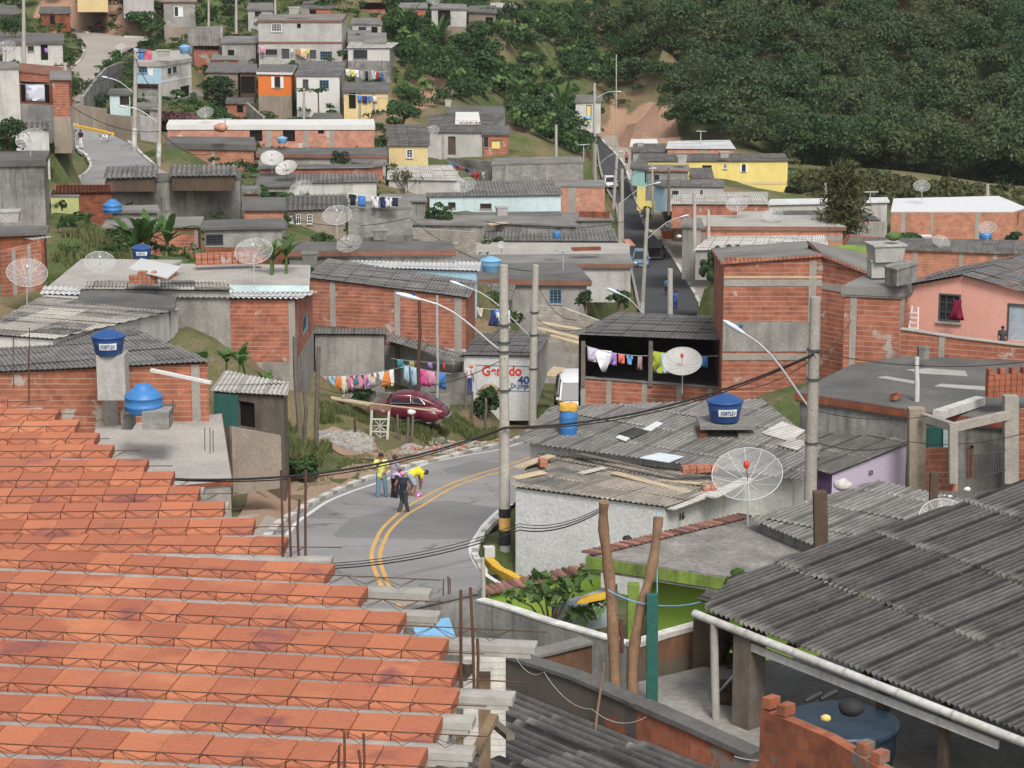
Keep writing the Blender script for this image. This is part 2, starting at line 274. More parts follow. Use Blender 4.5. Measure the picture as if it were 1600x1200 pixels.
# ------------------------------------------------------------------ objects
LOC = {}
def tag(o, label=None, cat=None, group=None, kind=None):
    if label: o['label'] = label
    if cat: o['category'] = cat
    if group: o['group'] = group
    if kind: o['kind'] = kind
    return o
def thing(name, loc, label, cat, group=None, rz=0):
    o = bpy.data.objects.new(name, None); COL.objects.link(o); o.location = loc; o.rotation_euler = (0, 0, rz)
    o.empty_display_size = .3; LOC[o.name] = Vector(loc)
    return tag(o, label, cat, group)
def dup(o, loc=None, rz=None, label=None):
    r = o.copy(); COL.objects.link(r)
    if loc is not None: r.location = loc
    if rz is not None: r.rotation_euler = (0, 0, rz)
    if label: r['label'] = label
    def kids(a, b):
        for c in list(a.children):
            d = c.copy(); COL.objects.link(d); d.parent = b; kids(c, d)
    kids(o, r); return r
class MB:
    def __init__(s): s.v = []; s.f = []; s.uv = []; s.sm = []
    def add(s, vs, fs, uvs=None, smooth=False):
        b = len(s.v); s.v += [tuple(v) for v in vs]
        for i, f in enumerate(fs):
            s.f.append([b+k for k in f]); s.sm.append(smooth)
            s.uv.append(uvs[i] if uvs else [(0, 0)]*len(f))
    def quad(s, a, b, c, d, uv=None): s.add([a, b, c, d], [(0, 1, 2, 3)], [uv] if uv else None)
    def box(s, c, ax, ay, az):            # centre and half axes
        c = Vector(c); ax, ay, az = Vector(ax), Vector(ay), Vector(az); vs = []
        for k in (-1, 1):
            for j in (-1, 1):
                for i in (-1, 1): vs.append(c+ax*i+ay*j+az*k)
        lx, ly, lz = ax.length*2, ay.length*2, az.length*2
        fs = [(0,2,3,1), (4,5,7,6), (0,1,5,4), (2,6,7,3), (0,4,6,2), (1,3,7,5)]
        def q(a, b): return [(0,0), (a,0), (a,b), (0,b)]
        uvs = [[(0,0),(0,ly),(lx,ly),(lx,0)], q(lx,ly), q(lx,lz), [(0,0),(0,lz),(lx,lz),(lx,0)], [(0,0),(0,lz),(ly,lz),(ly,0)], [(0,0),(ly,0),(ly,lz),(0,lz)]]
        s.add(vs, fs, uvs)
    def bx(s, c, sx, sy, sz, rz=0):
        e = Vector((math.cos(rz), math.sin(rz), 0)); n = Vector((-math.sin(rz), math.cos(rz), 0))
        s.box(c, e*sx/2, n*sy/2, Vector((0, 0, sz/2)))
    def bar(s, a, b, w, h=None, up=Vector((0, 0, 1))):
        a, b = Vector(a), Vector(b); d = b-a
        if d.length < 1e-6: return
        e = d.normalized(); n = up.cross(e)
        if n.length < 1e-3: n = Vector((1, 0, 0)).cross(e)
        n.normalize(); u = e.cross(n); s.box((a+b)/2, d/2, n*w/2, u*(h or w)/2)
    def tube(s, path, rad, n=8, cap=True):
        path = [Vector(p) for p in path]
        if not isinstance(rad, (list, tuple)): rad = [rad]*len(path)
        rings = []; pn = None; L = 0; vs = []; uvr = []
        for i, p in enumerate(path):
            t = (path[min(i+1, len(path)-1)]-path[max(i-1, 0)])
            t = t.normalized() if t.length > 1e-9 else Vector((0, 0, 1))
            if pn is None:
                pn = t.orthogonal().normalized()
            else:
                pn = (pn-t*pn.dot(t)); pn = pn.normalized() if pn.length > 1e-6 else t.orthogonal().normalized()
            bn = t.cross(pn)
            if i: L += (p-path[i-1]).length
            uvr.append(L)
            for k in range(n):
                a = 2*math.pi*k/n; vs.append(p+(pn*math.cos(a)+bn*math.sin(a))*rad[i])
        fs = []; uvs = []
        for i in range(len(path)-1):
            for k in range(n):
                k2 = (k+1) % n; fs.append((i*n+k, i*n+k2, (i+1)*n+k2, (i+1)*n+k)); c = rad[i]*6.28/n
                uvs.append([(k*c, uvr[i]), ((k+1)*c, uvr[i]), ((k+1)*c, uvr[i+1]), (k*c, uvr[i+1])])
        s.add(vs, fs, uvs, True)
        if cap:
            s.add(vs[:n][::-1], [tuple(range(n))]); s.add(vs[-n:], [tuple(range(n))])
    def lathe(s, prof, n=20, c=(0, 0, 0), ax=None, sx=1.0):
        c = Vector(c); vs = []
        for r, z in prof:
            for k in range(n):
                a = 2*math.pi*k/n; vs.append(Vector((r*math.cos(a)*sx, r*math.sin(a), z)))
        if ax is not None:
            q = Vector((0, 0, 1)).rotation_difference(Vector(ax).normalized()); vs = [q @ v for v in vs]
        vs = [v+c for v in vs]; fs = []
        for i in range(len(prof)-1):
            for k in range(n):
                k2 = (k+1) % n; fs.append((i*n+k, i*n+k2, (i+1)*n+k2, (i+1)*n+k))
        s.add(vs, fs, None, True)
    def ell(s, c, rx, ry, rz, n=12, m=8):
        pr = [(math.sin(math.pi*i/m), -math.cos(math.pi*i/m)) for i in range(m+1)]
        c = Vector(c); vs = []; fs = []
        for r, z in pr:
            for k in range(n):
                a = 2*math.pi*k/n; vs.append(c+Vector((r*math.cos(a)*rx, r*math.sin(a)*ry, z*rz)))
        for i in range(m):
            for k in range(n):
                k2 = (k+1) % n; fs.append((i*n+k, i*n+k2, (i+1)*n+k2, (i+1)*n+k))
        s.add(vs, fs, None, True)
    def prism(s, pts, vec):               # polygon swept along vec
        pts = [Vector(p) for p in pts]; vec = Vector(vec); n = len(pts)
        o = pts[0]; e = (pts[1]-o).normalized(); nn = vec.normalized(); f = nn.cross(e)
        uvp = [((p-o).dot(e), (p-o).dot(f)) for p in pts]
        s.add(pts, [tuple(range(n))[::-1]], [uvp[::-1]]); s.add([p+vec for p in pts], [tuple(range(n))], [uvp])
        for i in range(n):
            a, b = pts[i], pts[(i+1) % n]; l = (b-a).length; h = vec.length
            s.quad(a, b, b+vec, a+vec, [(0, 0), (l, 0), (l, h), (0, h)])
    def build(s, name, mat, parent=None, world=True):
        me = bpy.data.meshes.new(name)
        off = Vector((0, 0, 0))
        if parent is not None:
            t = parent
            while t.parent: t = t.parent
            if world: off = LOC.get(t.name, Vector(t.location))
        elif world and s.v:
            a = np.array(s.v); off = Vector((float((a[:,0].min()+a[:,0].max())/2), float((a[:,1].min()+a[:,1].max())/2), float(a[:,2].min())))
        me.from_pydata([(v[0]-off.x, v[1]-off.y, v[2]-off.z) for v in s.v], [], s.f)
        ul = me.uv_layers.new(name='UVMap'); flatuv = [c for u in s.uv for p in u for c in p]
        ul.data.foreach_set('uv', flatuv); me.polygons.foreach_set('use_smooth', s.sm)
        me.materials.append(M[mat] if isinstance(mat, str) else mat); me.update()
        o = bpy.data.objects.new(name, me); COL.objects.link(o)
        if parent is not None: o.parent = parent
        else: o.location = off; LOC[o.name] = off
        return o
def mesh_np(name, verts, nper, mat, parent=None, uv=None):
    """many separate faces of nper corners each"""
    me = bpy.data.meshes.new(name); n = len(verts)
    off = np.zeros(3)
    if parent is not None:
        t = parent
        while t.parent: t = t.parent
        off = np.array(LOC.get(t.name, t.location))
    me.vertices.add(n); me.vertices.foreach_set('co', (verts-off).astype(np.float32).ravel())
    me.loops.add(n); me.loops.foreach_set('vertex_index', np.arange(n, dtype=np.int32))
    k = n//nper; me.polygons.add(k); me.polygons.foreach_set('loop_start', np.arange(0, n, nper, dtype=np.int32))
    me.polygons.foreach_set('loop_total', np.full(k, nper, dtype=np.int32))
    me.materials.append(M[mat]); me.update(calc_edges=True)
    o = bpy.data.objects.new(name, me); COL.objects.link(o)
    if parent is not None: o.parent = parent
    return o
def leaves(pts, nrm, size, rng, jitter=.8, aspect=1.6):
    n = len(pts); d = nrm+rng.normal(0, jitter, (n, 3)); d /= np.linalg.norm(d, axis=1)[:, None]+1e-9
    r = rng.normal(0, 1, (n, 3)); t = np.cross(d, r); t /= np.linalg.norm(t, axis=1)[:, None]+1e-9; b = np.cross(d, t)
    s = (size*rng.uniform(.6, 1.35, n))[:, None]
    v = np.stack([pts-t*s*aspect*.5, pts+b*s*.5+d*s*.12, pts+t*s*aspect*.5, pts-b*s*.5+d*s*.12], axis=1)
    return v.reshape(-1, 3)
def crown_pts(rng, n, lobes):
    """points near the surface of several lobes: (cx,cy,cz,rx,ry,rz)"""
    L = np.array(lobes); wts = (L[:,3]*L[:,4]+L[:,3]*L[:,5]); wts = wts/wts.sum()
    idx = rng.choice(len(L), n, p=wts); d = rng.normal(0, 1, (n, 3)); d /= np.linalg.norm(d, axis=1)[:, None]
    d[:, 2] = np.where(d[:, 2] < -.35, -d[:, 2], d[:, 2])
    r = 1-np.abs(rng.normal(0, .16, n)); r = r*(1+.18*np.sin(d[:, 0]*9+idx)*np.sin(d[:, 1]*8+idx*2)*np.sin(d[:, 2]*7))
    p = L[idx, :3]+d*L[idx, 3:]*r[:, None]
    return p, d
GP = []
# ------------------------------------------------------------------ buildings
Z3 = Vector((0, 0, 1))
def offset_poly(p, d):
    """inward offset of a CCW polygon in plan"""
    n = len(p); L = []
    for i in range(n):
        a, b = p[i], p[(i+1) % n]; e = Vector((b.x-a.x, b.y-a.y)).normalized(); m = Vector((-e.y, e.x))
        L.append((Vector((a.x, a.y))+m*(d[i] if isinstance(d, (list, tuple)) else d), e))
    out = []
    for i in range(n):
        (a, e), (b, f) = L[i-1], L[i]; c = e.x*f.y-e.y*f.x
        if abs(c) < 1e-4: out.append(b); continue
        t = ((b-a).x*f.y-(b-a).y*f.x)/c; out.append(a+e*t)
    return out
def corr_sheet(pts, rid, pitch=.177, amp=.026, slen=1.9, samp=4, step=.02, lift=.0, wob=.012, tile=False, seed=0):
    """corrugated sheets clipped to a planar convex polygon; rid = direction of the ridges"""
    n = (pts[1]-pts[0]).cross(pts[2]-pts[0]).normalized()
    if n.z < 0: n = -n
    r = (rid-n*rid.dot(n)).normalized(); a = r.cross(n); o = pts[0]
    la = [(p-o).dot(a) for p in pts]; lb = [(p-o).dot(r) for p in pts]
    bm = bmesh.new(); a0, a1, b0, b1 = min(la), max(la), min(lb), max(lb)
    na = max(2, int(math.ceil((a1-a0)/pitch*samp))+1); rows = max(1, int(math.ceil((b1-b0)/slen))); rg = random.Random(seed)
    ph = rg.random()*6
    for j in range(rows):
        ba, bb = b0+j*slen, b0+(j+1)*slen+.03; prev = None; sub = 2
        for i in range(na+1):
            x = a0+i*pitch/samp; cyc = i % samp/samp
            z = amp*math.cos(2*math.pi*cyc) if not tile else amp*(abs(math.sin(math.pi*cyc))*2-1)
            sh = math.floor((x-a0)/1.06); w1 = wob*math.sin(sh*12.9898+j*4.1+ph); w2 = wob*math.sin(sh*7.23+j*9.7+ph)
            c1 = bm.verts.new(o+a*x+r*ba+n*(z+lift+w1+step)); c2 = bm.verts.new(o+a*x+r*bb+n*(z+lift+w2))
            if prev: bm.faces.new((prev[0], c1, c2, prev[1]))
            prev = (c1, c2)
    k = len(pts)
    for i in range(k):
        p, q = pts[i], pts[(i+1) % k]; nn = (q-p).cross(n).normalized()
        mid = sum(pts, Vector())/k
        if (mid-p).dot(nn) > 0: nn = -nn
        bmesh.ops.bisect_plane(bm, geom=bm.verts[:]+bm.edges[:]+bm.faces[:], plane_co=p, plane_no=nn, clear_outer=True)
    mb = MB(); bm.verts.index_update(); mb.v = [tuple(v.co) for v in bm.verts]
    up = 1 if True else 0
    for f in bm.faces:
        ids = [v.index for v in f.verts]; f.normal_update()
        if f.normal.z < 0: ids = ids[::-1]
        mb.f.append(ids); mb.sm.append(True); mb.uv.append([(((Vector(mb.v[i])-o).dot(a)-a0)/pitch*.177+10.62, ((Vector(mb.v[i])-o).dot(r)-b0)/slen*1.9+19) for i in ids])
    bm.free(); return mb
def resolve(pts, D=None):
    """pixel corners (first three with their distance, or one level D for a flat outline) -> planar 3D outline"""
    if D is not None:
        z = P(pts[0][0], pts[0][1], D).z
        return [PZ(p[0], p[1], z) for p in pts]
    q = [P(*p[:3]) for p in pts if len(p) > 2][:3]; n = (q[1]-q[0]).cross(q[2]-q[0]).normalized()
    return [P(*p[:3]) if (len(p) > 2 and i < 3) else PPL(p[0], p[1], q[0], n) for i, p in enumerate(pts)]
def wall_mesh(mb, A, B, ztA, ztB, zb, holes, rec=.14):
    """one wall from plan point A to B with real rectangular openings; returns nothing"""
    e = Vector((B.x-A.x, B.y-A.y)); Ln = e.length
    if Ln < .01: return
    e.normalize(); nrm = Vector((e.y, -e.x, 0)); E = Vector((e.x, e.y, 0)); o = Vector((A.x, A.y, 0))
    W = lambda s, z, d=0: o+E*s+Z3*z+nrm*d
    zm = min(ztA, ztB); hs = []
    for (s0, s1, z0, z1) in holes:
        s0, s1 = max(.05, s0), min(Ln-.05, s1); z0, z1 = max(zb+.02, z0), min(zm-.03, z1)
        if s1-s0 > .05 and z1-z0 > .05: hs.append((s0, s1, z0, z1))
    S = sorted({0, Ln, *[h[0] for h in hs], *[h[1] for h in hs]}); Zs = sorted({zb, zm, *[h[2] for h in hs], *[h[3] for h in hs]})
    def q(s0, s1, z0, z1, z1b=None):
        z1b = z1 if z1b is None else z1b
        mb.quad(W(s0, z0), W(s1, z0), W(s1, z1b), W(s0, z1), [(s0, z0), (s1, z0), (s1, z1b), (s0, z1)])
    for i in range(len(S)-1):
        for j in range(len(Zs)-1):
            cx, cz = (S[i]+S[i+1])/2, (Zs[j]+Zs[j+1])/2
            if any(h[0] < cx < h[1] and h[2] < cz < h[3] for h in hs): continue
            q(S[i], S[i+1], Zs[j], Zs[j+1])
    if abs(ztA-ztB) > 1e-4:
        if ztA > ztB: mb.add([W(0, zm), W(Ln, zm), W(0, ztA)], [(0, 1, 2)], [[(0, zm), (Ln, zm), (0, ztA)]])
        else: mb.add([W(0, zm), W(Ln, zm), W(Ln, ztB)], [(0, 1, 2)], [[(0, zm), (Ln, zm), (Ln, ztB)]])
    for (s0, s1, z0, z1) in hs:
        for (p, r_, u, v) in (((s0, z0), (s1, z0), 0, 0), ((s1, z0), (s1, z1), 0, 0), ((s1, z1), (s0, z1), 0, 0), ((s0, z1), (s0, z0), 0, 0)):
            mb.quad(W(*p), W(*p, -rec), W(*r_, -rec), W(*r_), [p, (p[0]+.1, p[1]), (r_[0]+.1, r_[1]), r_])
    return hs
def opening(par, A, E, nrm, s0, s1, z0, z1, kind, col, lab=None):
    o = Vector((A.x, A.y, 0)); W = lambda s, z, d: o+E*s+Z3*z+nrm*d; wd, ht = s1-s0, z1-z0; cx, cz = (s0+s1)/2, (z0+z1)/2
    def slab(mb, a, b, c, d, off, th): mb.box(W((a+b)/2, (c+d)/2, off), E*(b-a)/2, nrm*th/2, Z3*(d-c)/2)
    fw = min(.07, wd*.12)
    if kind == 'hole':
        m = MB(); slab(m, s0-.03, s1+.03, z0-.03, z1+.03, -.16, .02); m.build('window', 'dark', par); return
    if kind == 'door':
        m = MB(); slab(m, s0-.01, s1+.01, z0, z1, -.10, .05)
        d = m.build('door', col, par)
        for a, b, c, e2 in ((s0, s0+fw, z0, z1), (s1-fw, s1, z0, z1), (s0+fw, s1-fw, z1-fw, z1)):
            f = MB(); slab(f, a, b, c, e2, -.03, .08)
            f.build('frame', 'frame_dark' if col != 'frame_white' else 'frame_white', d)
        h = MB(); h.ell(W(s1-fw*2.2, z0+ht*.46, -.05), .035, .035, .035, 6, 4); h.build('handle', 'steel', d); return
    m = MB(); slab(m, s0-.02, s1+.02, z0-.02, z1+.02, -.13, .02)
    pn = None
    fr = MB()
    for a, b, c, e2 in ((s0, s0+fw, z0, z1), (s1-fw, s1, z0, z1), (s0+fw, s1-fw, z1-fw, z1), (s0+fw, s1-fw, z0, z0+fw)): slab(fr, a, b, c, e2, -.05, .1)
    wn = fr.build('window', col, par); m.build('pane', 'glass', wn)
    if kind in ('win', 'bars'):
        nb = max(1, int(wd/.38)); b2 = MB()
        for i in range(1, nb+1): s = s0+wd*i/(nb+1); slab(b2, s-.018, s+.018, z0+fw, z1-fw, -.07, .03)
        for i in range(1, 3 if kind == 'win' else 5): z = z0+ht*i/(3 if kind == 'win' else 5); slab(b2, s0+fw, s1-fw, z-.015, z+.015, -.07, .025)
        b2.build('bars', col, wn)
    if kind == 'shut':
        for sg in (0, 1):
            sh = MB(); a = s0-wd*.55 if sg == 0 else s1+.02; slab(sh, a, a+wd*.53, z0-.02, z1+.02, .035, .05); sh.build('shutter', 'frame_white', wn)
    if kind != 'bare':
        sl = MB(); slab(sl, s0-.06, s1+.06, z0-.07, z0-.005, .03, .14); sl.build('sill', 'beam', wn)
NB_ = 0; EDG = {}
def B(label, pts, D=None, base=None, h=3.0, wall='brick', roof='slab', rmat=None, inset=.2, thick=.16, rid=None, edge=None, cols=(), beams=(), ops=(), plinth=None,
      name='brick_house', cat='house', group=None, pitch=.177, samp=4, walls=None, gp=True, open_edges=(), zdrop=0, found=1.2, cap=True, amp=.026, flush=()):
    global NB_; NB_ += 1
    pts3 = resolve(pts, D); k = len(pts3)
    n = (pts3[1]-pts3[0]).cross(pts3[2]-pts3[0]).normalized()
    if n.z < 0: n = -n
    p0 = pts3[0]; zroof = lambda x, y: p0.z-((x-p0.x)*n.x+(y-p0.y)*n.y)/n.z
    fp = offset_poly(pts3, [0.0 if i in flush else inset for i in range(k)]) if roof != 'none' else [Vector((p.x, p.y)) for p in pts3]
    drop = thick if roof == 'slab' else (.03 if roof != 'none' else 0)
    if base is not None: d = Vector((fp[0].x, fp[0].y)); zb = P(pts[0][0], base, fp[0].y).z
    else: zb = min(zroof(q.x, q.y) for q in fp)-h
    c = sum(pts3, Vector())/k; t = thing(name, (c.x, c.y, zb), label, cat, group)
    edges = []; allholes = {}
    for i in range(k):
        A, Bp = fp[i], fp[(i+1) % k]; e = (Bp-A)
        edges.append((A, Bp, Vector((e.x, e.y, 0)).normalized(), e.length))
    def find(px, py):
        best = None; dd = ray(px, py); o = Vector((0, 0, CZ))
        for i, (A, Bp, E, L) in enumerate(edges):
            nr = Vector((E.y, -E.x, 0)); den = dd.dot(nr)
            if den > -1e-6: continue
            tt = (Vector((A.x, A.y, 0))-o).dot(nr)/den; q = o+dd*tt; s = (q-Vector((A.x, A.y, 0))).dot(E)
            if -.35 < s < L+.35 and (best is None or tt < best[1]): best = (i, tt)
        return best[0] if best else None
    def on(i, px, py):
        A, Bp, E, L = edges[i]; nr = Vector((E.y, -E.x, 0)); q = PPL(px, py, Vector((A.x, A.y, 0)), nr)
        return (q-Vector((A.x, A.y, 0))).dot(E), q.z
    oplist = []
    for op in ops:
        x0, y0, x1, y1 = op[1:5]; i = find((x0+x1)/2, (y0+y1)/2)
        if i is None: print('NO EDGE for opening', label, op); continue
        s0 = on(i, x0, (y0+y1)/2)[0]; s1 = on(i, x1, (y0+y1)/2)[0]; z1 = on(i, (x0+x1)/2, y0)[1]; z0 = on(i, (x0+x1)/2, y1)[1]
        oplist.append((i, min(s0, s1), max(s0, s1), z0, z1, op)); allholes.setdefault(i, []).append((min(s0, s1), max(s0, s1), z0, z1))
    groups = {}
    for i in range(k):
        if i in open_edges: continue
        mt = (walls or {}).get(i, wall); groups.setdefault(mt, []).append(i)
    zw = lambda q: zroof(q.x, q.y)-drop-zdrop
    for mt, ids in groups.items():
        mb = MB()
        for i in ids:
            A, Bp, E, L = edges[i]; wall_mesh(mb, A, Bp, zw(A), zw(Bp), zb-found, allholes.get(i, []))
        if cap and mt == wall: mb.add([(q.x, q.y, zw(q)-.01) for q in fp], [tuple(range(k))])
        mb.build('wall', mt, t)
    for (i, s0, s1, z0, z1, op) in oplist:
        A, Bp, E, L = edges[i]; nr = Vector((E.y, -E.x, 0)); zm = min(zw(A), zw(Bp))
        opening(t, A, E, nr, max(.05, s0), min(L-.05, s1), max(z0, zb-found+.02), min(z1, zm-.03), op[0], op[5] if len(op) > 5 else 'frame_dark')
    for cpx in cols:
        cpx, cpy, wd = (cpx+(.22,))[:3] if isinstance(cpx, tuple) else (cpx, (pts[0][1]+pts[1][1])/2+15, .22)
        i = find(cpx, cpy)
        if i is None: continue
        A, Bp, E, L = edges[i]; s = min(max(on(i, cpx, cpy)[0], wd/2+.01), L-wd/2-.01); nr = Vector((E.y, -E.x, 0)); q = A+(Bp-A)*(s/L); zt = zw(q)-.03
        m = MB(); m.box(Vector((q.x, q.y, (zt+zb-found)/2))+nr*.005, E*wd/2, nr*.02, Z3*(zt-zb+found)/2); m.build('concrete_column', 'beam', t)
    for bm_ in beams:
        bx_, by_ = bm_[:2]; ht = bm_[2] if len(bm_) > 2 else .22; mt = bm_[3] if len(bm_) > 3 else 'beam'; i = find(bx_, by_)
        if i is None: continue
        A, Bp, E, L = edges[i]; z = on(i, bx_, by_)[1]; nr = Vector((E.y, -E.x, 0)); q = (A+Bp)/2
        m = MB(); m.box(Vector((q.x, q.y, z))+nr*.007, E*(L/2-.005), nr*.023, Z3*ht/2); m.build('concrete_beam', mt, t)
    if plinth:
        py, mt = plinth[:2]; sel = plinth[2] if len(plinth) > 2 else range(k); i0 = find(pts[0][0]*.7+pts[1][0]*.3, py)
        if i0 is not None:
            zs = on(i0, pts[0][0]*.7+pts[1][0]*.3, py)[1]; m = MB()
            for i in sel:
                A, Bp, E, L = edges[i]; nr = Vector((E.y, -E.x, 0)); hh = (zs-zb+found)/2; q = (A+Bp)/2
                m.box(Vector((q.x, q.y, zb-found+hh))+nr*.004, E*(L/2+.004), nr*.012, Z3*hh)
            m.build('plinth', mt, t)
    if roof == 'slab':
        m = MB(); m.prism([p-n*thick for p in pts3], n*thick); m.build('roof', rmat or 'conc', t)
        if edge:
            ex = offset_poly(pts3, -.03); e3 = [Vector((q.x, q.y, zroof(q.x, q.y)-thick*.82)) for q in ex]; m = MB(); m.prism(e3, n*thick*.72); m.build('cornice', edge, t)
    elif roof in ('corr', 'tile'):
        if rid is None: rd = (pts3[-1]-pts3[0]+pts3[2]-pts3[1])
        elif rid == 'x': rd = pts3[1]-pts3[0]
        else:
            rd = PPL(rid[1][0], rid[1][1], p0, n)-PPL(rid[0][0], rid[0][1], p0, n)
        if roof == 'corr': m = corr_sheet(pts3, rd, pitch=pitch, samp=samp, lift=.03, seed=NB_, amp=amp)
        else: m = corr_sheet(pts3, rd, pitch=.24, amp=.04, slen=.38, samp=6, step=.035, lift=.05, wob=.004, tile=True, seed=NB_)
        m.build('roof', rmat or ('fib' if roof == 'corr' else 'clay'), t)
    if gp:
        for q in fp: GP.append((q.x, q.y, zb-.05))
    EDG[t.name] = edges; return t
def roofpt(px, py, pts, D=None):        # point on a roof outline's plane under a pixel
    q = resolve(pts, D); n = (q[1]-q[0]).cross(q[2]-q[0]).normalized(); return PPL(px, py, q[0], n)
def freewall(label, pts, base, mat='plaster', th=.18, D=None, name='boundary_wall', cat='wall', capm=None, capw=.06, capt=.05, bases=None, group=None, beams=(), cols=()):
    """a wall along a line of (px, py_top, D); base = drop in metres"""
    q = [P(*p) for p in pts]; c = sum(q, Vector())/len(q); lowest = min(p.z for p in q)-base
    t = thing(name, (c.x, c.y, lowest), label, cat, group); m = MB(); cp = MB(); L0 = 0
    for a, b in zip(q[:-1], q[1:]):
        e = Vector((b.x-a.x, b.y-a.y, 0)); L = e.length; e.normalize(); nr = Vector((e.y, -e.x, 0))*th/2
        zb = min(a.z, b.z)-base
        A0, B0 = Vector((a.x, a.y, zb)), Vector((b.x, b.y, zb))
        uv = [(L0, zb), (L0+L, zb), (L0+L, b.z), (L0, a.z)]
        m.quad(A0+nr, B0+nr, b+nr, a+nr, uv); m.quad(B0-nr, A0-nr, a-nr, b-nr, [uv[1], uv[0], uv[3], uv[2]])
        m.quad(a+nr, b+nr, b-nr, a-nr, [(0, 0), (L, 0), (L, th), (0, th)])
        m.quad(B0+nr, B0-nr, b-nr, b+nr, [(0, zb), (th, zb), (th, b.z), (0, b.z)]); m.quad(A0-nr, A0+nr, a+nr, a-nr, [(0, zb), (th, zb), (th, a.z), (0, a.z)])
        if capm: cp.box((a+b)/2+Z3*capt/2+Z3*.003, (b-a)/2, nr*(1+capw/th*2), Z3*capt/2)
        GP.append((a.x, a.y, zb)); GP.append((b.x, b.y, zb)); L0 += L
        for px in cols:
            pq = [p for p in pts]
            if min(pts[0][0], pts[-1][0]) <= px <= max(pts[0][0], pts[-1][0]):
                d = ray(px, 600); nn = Vector((e.y, -e.x, 0)); tt = (a-Vector((0, 0, CZ))).dot(nn)/d.dot(nn); h = Vector((0, 0, CZ))+d*tt; s = (h-a).dot(e)
                if 0 <= s <= L:
                    k = MB(); zt = a.z+(b.z-a.z)*s/L-.01; k.box(Vector((a.x, a.y, 0))+e*s+Z3*(zt+zb)/2, e*.11, nr*1.2, Z3*(zt-zb)/2); k.build('concrete_column', 'beam', t)
    m.build('wall', mat, t)
    if capm: cp.build('coping', capm, t)
    return t

def onwall(t, px, py, off=.01):
    """point of a house's nearest wall under a pixel, with the wall's along and outward directions"""
    best = None; d = ray(px, py); o = Vector((0, 0, CZ))
    for (A, Bp, E, L) in EDG[t.name]:
        nr = Vector((E.y, -E.x, 0)); den = d.dot(nr)
        if den > -1e-6: continue
        k = (Vector((A.x, A.y, 0))-o).dot(nr)/den; q = o+d*k; s = (q-Vector((A.x, A.y, 0))).dot(E)
        if -.35 < s < L+.35 and (best is None or k < best[0]): best = (k, q+nr*off, E, nr)
    return best[1:]
def absorb(a, b):                       # two halves of one house become one thing
    off = LOC[b.name]-LOC[a.name]
    for c in list(b.children): c.parent = a; c.location = off
    bpy.data.objects.remove(b)
    return a
# ================================================================== near right: the big lean-to roof, terrace and walls
LEAN = [(1098,957,40),(1640,1168,34.2),(1640,742,45.5),(1145,905)]
# ================================================================== houses, far to near
# ---- far hillside, upper left
B('small white shack with dark doorway beside the upper road, far left', [(0,66),(100,64),(100,52),(0,50)], 255, base=97, wall='white_dirty', roof='slab', rmat='conc_dark', name='shack', thick=.3,
  ops=[('hole',64,70,75,94),('win',43,72,53,80,'frame_dark')])
B('pale plaster house cut by the top edge, left of the white shuttered grey house', [(190,-12),(242,-12),(242,-30),(190,-30)], 345, base=15, wall='plaster_light', name='plaster_house')
B('cream house cut by the top edge of the photo over the red earth bank', [(118,-16),(170,-16),(170,-32),(118,-32)], 352, base=6, wall='cream', name='plaster_house')
B('grey plaster house with one white shuttered window under an orange tile eave', [(253,2),(307,2),(305,-14),(256,-14)], 330, base=66, wall='plaster', roof='slab', edge='clay', rmat='conc', name='plaster_house',
  ops=[('bare',272,10,279,26,'frame_white'),('door',279,10,286,26,'frame_white')], plinth=(42,'plaster_lower'))
freewall('big stained grey retaining wall stepping beside the white two storey house', [(293,42,312),(346,40,312),(346,60,311),(402,84,309)], 5.5, 'plaster_dark', .3, name='retaining_wall')
B('low house with bright orange tile roof above the stained retaining wall', [(344,66),(402,67),(395,48),(346,48)], 318, h=2.4, wall='plaster_light', roof='tile', rmat='clay', name='tiled_house')
B('white and pale blue two storey house with roof terrace and water boxes', [(210,97),(252,98),(300,90),(286,78),(216,80)], 262, base=156, wall='white_dirty', walls={0:'cyan'}, thick=.45, rmat='conc_light', name='two_storey_house', inset=.12,
  ops=[('win',216,104,230,114,'frame_blue'),('door',232,102,239,117,'frame_white'),('win',262,106,268,116,'frame_dark'),('win',270,104,276,114,'frame_dark'),('hole',282,134,297,152)], beams=[(275,124,.2,'white')])
B('small house with brown clay tile roof stuck to the white and blue house', [(212,137),(252,138),(250,119),(214,118)], 258, base=160, wall='plaster_dark', roof='tile', rmat='clay', name='tiled_house', plinth=(150,'plaster'))
B('low pale blue house corner with one dark window beside the purple shrub', [(168,146),(206,146),(206,138),(172,138)], 250, base=186, wall='turq_pale', rmat='conc_dark', name='plaster_house', ops=[('win',187,150,202,164,'wood_dark')])
B('tan hut with grey sheet roof behind the round bush', [(321,112),(374,113),(384,100),(330,96)], 285, base=152, wall='plaster_lower', roof='slab', rmat='tar', thick=.1, name='shack')
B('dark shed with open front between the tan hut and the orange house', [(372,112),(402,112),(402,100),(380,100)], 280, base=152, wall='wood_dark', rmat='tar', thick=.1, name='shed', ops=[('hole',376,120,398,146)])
B('long grey two storey house with lattice window and tile trimmed flat roof', [(402,31),(535,31),(542,22),(405,22)], 300, base=104, wall='plaster_light', rmat='conc', edge='cornice', thick=.35, name='two_storey_house', inset=.1,
  ops=[('bars',424,37,440,50,'frame_white'),('hole',464,37,470,44),('win',415,77,433,86,'frame_dark'),('door',440,76,452,92,'frame_dark'),('door',484,78,494,92,'frame_dark'),('win',500,80,519,94,'frame_blue')], beams=[(470,67,.3,'cornice')])
B('low grey wing left of the long two storey house, with white wash on its line', [(344,66),(402,66),(404,56),(348,56)], 303, base=104, wall='plaster', rmat='conc', name='plaster_house', ops=[('hole',356,78,366,90)])
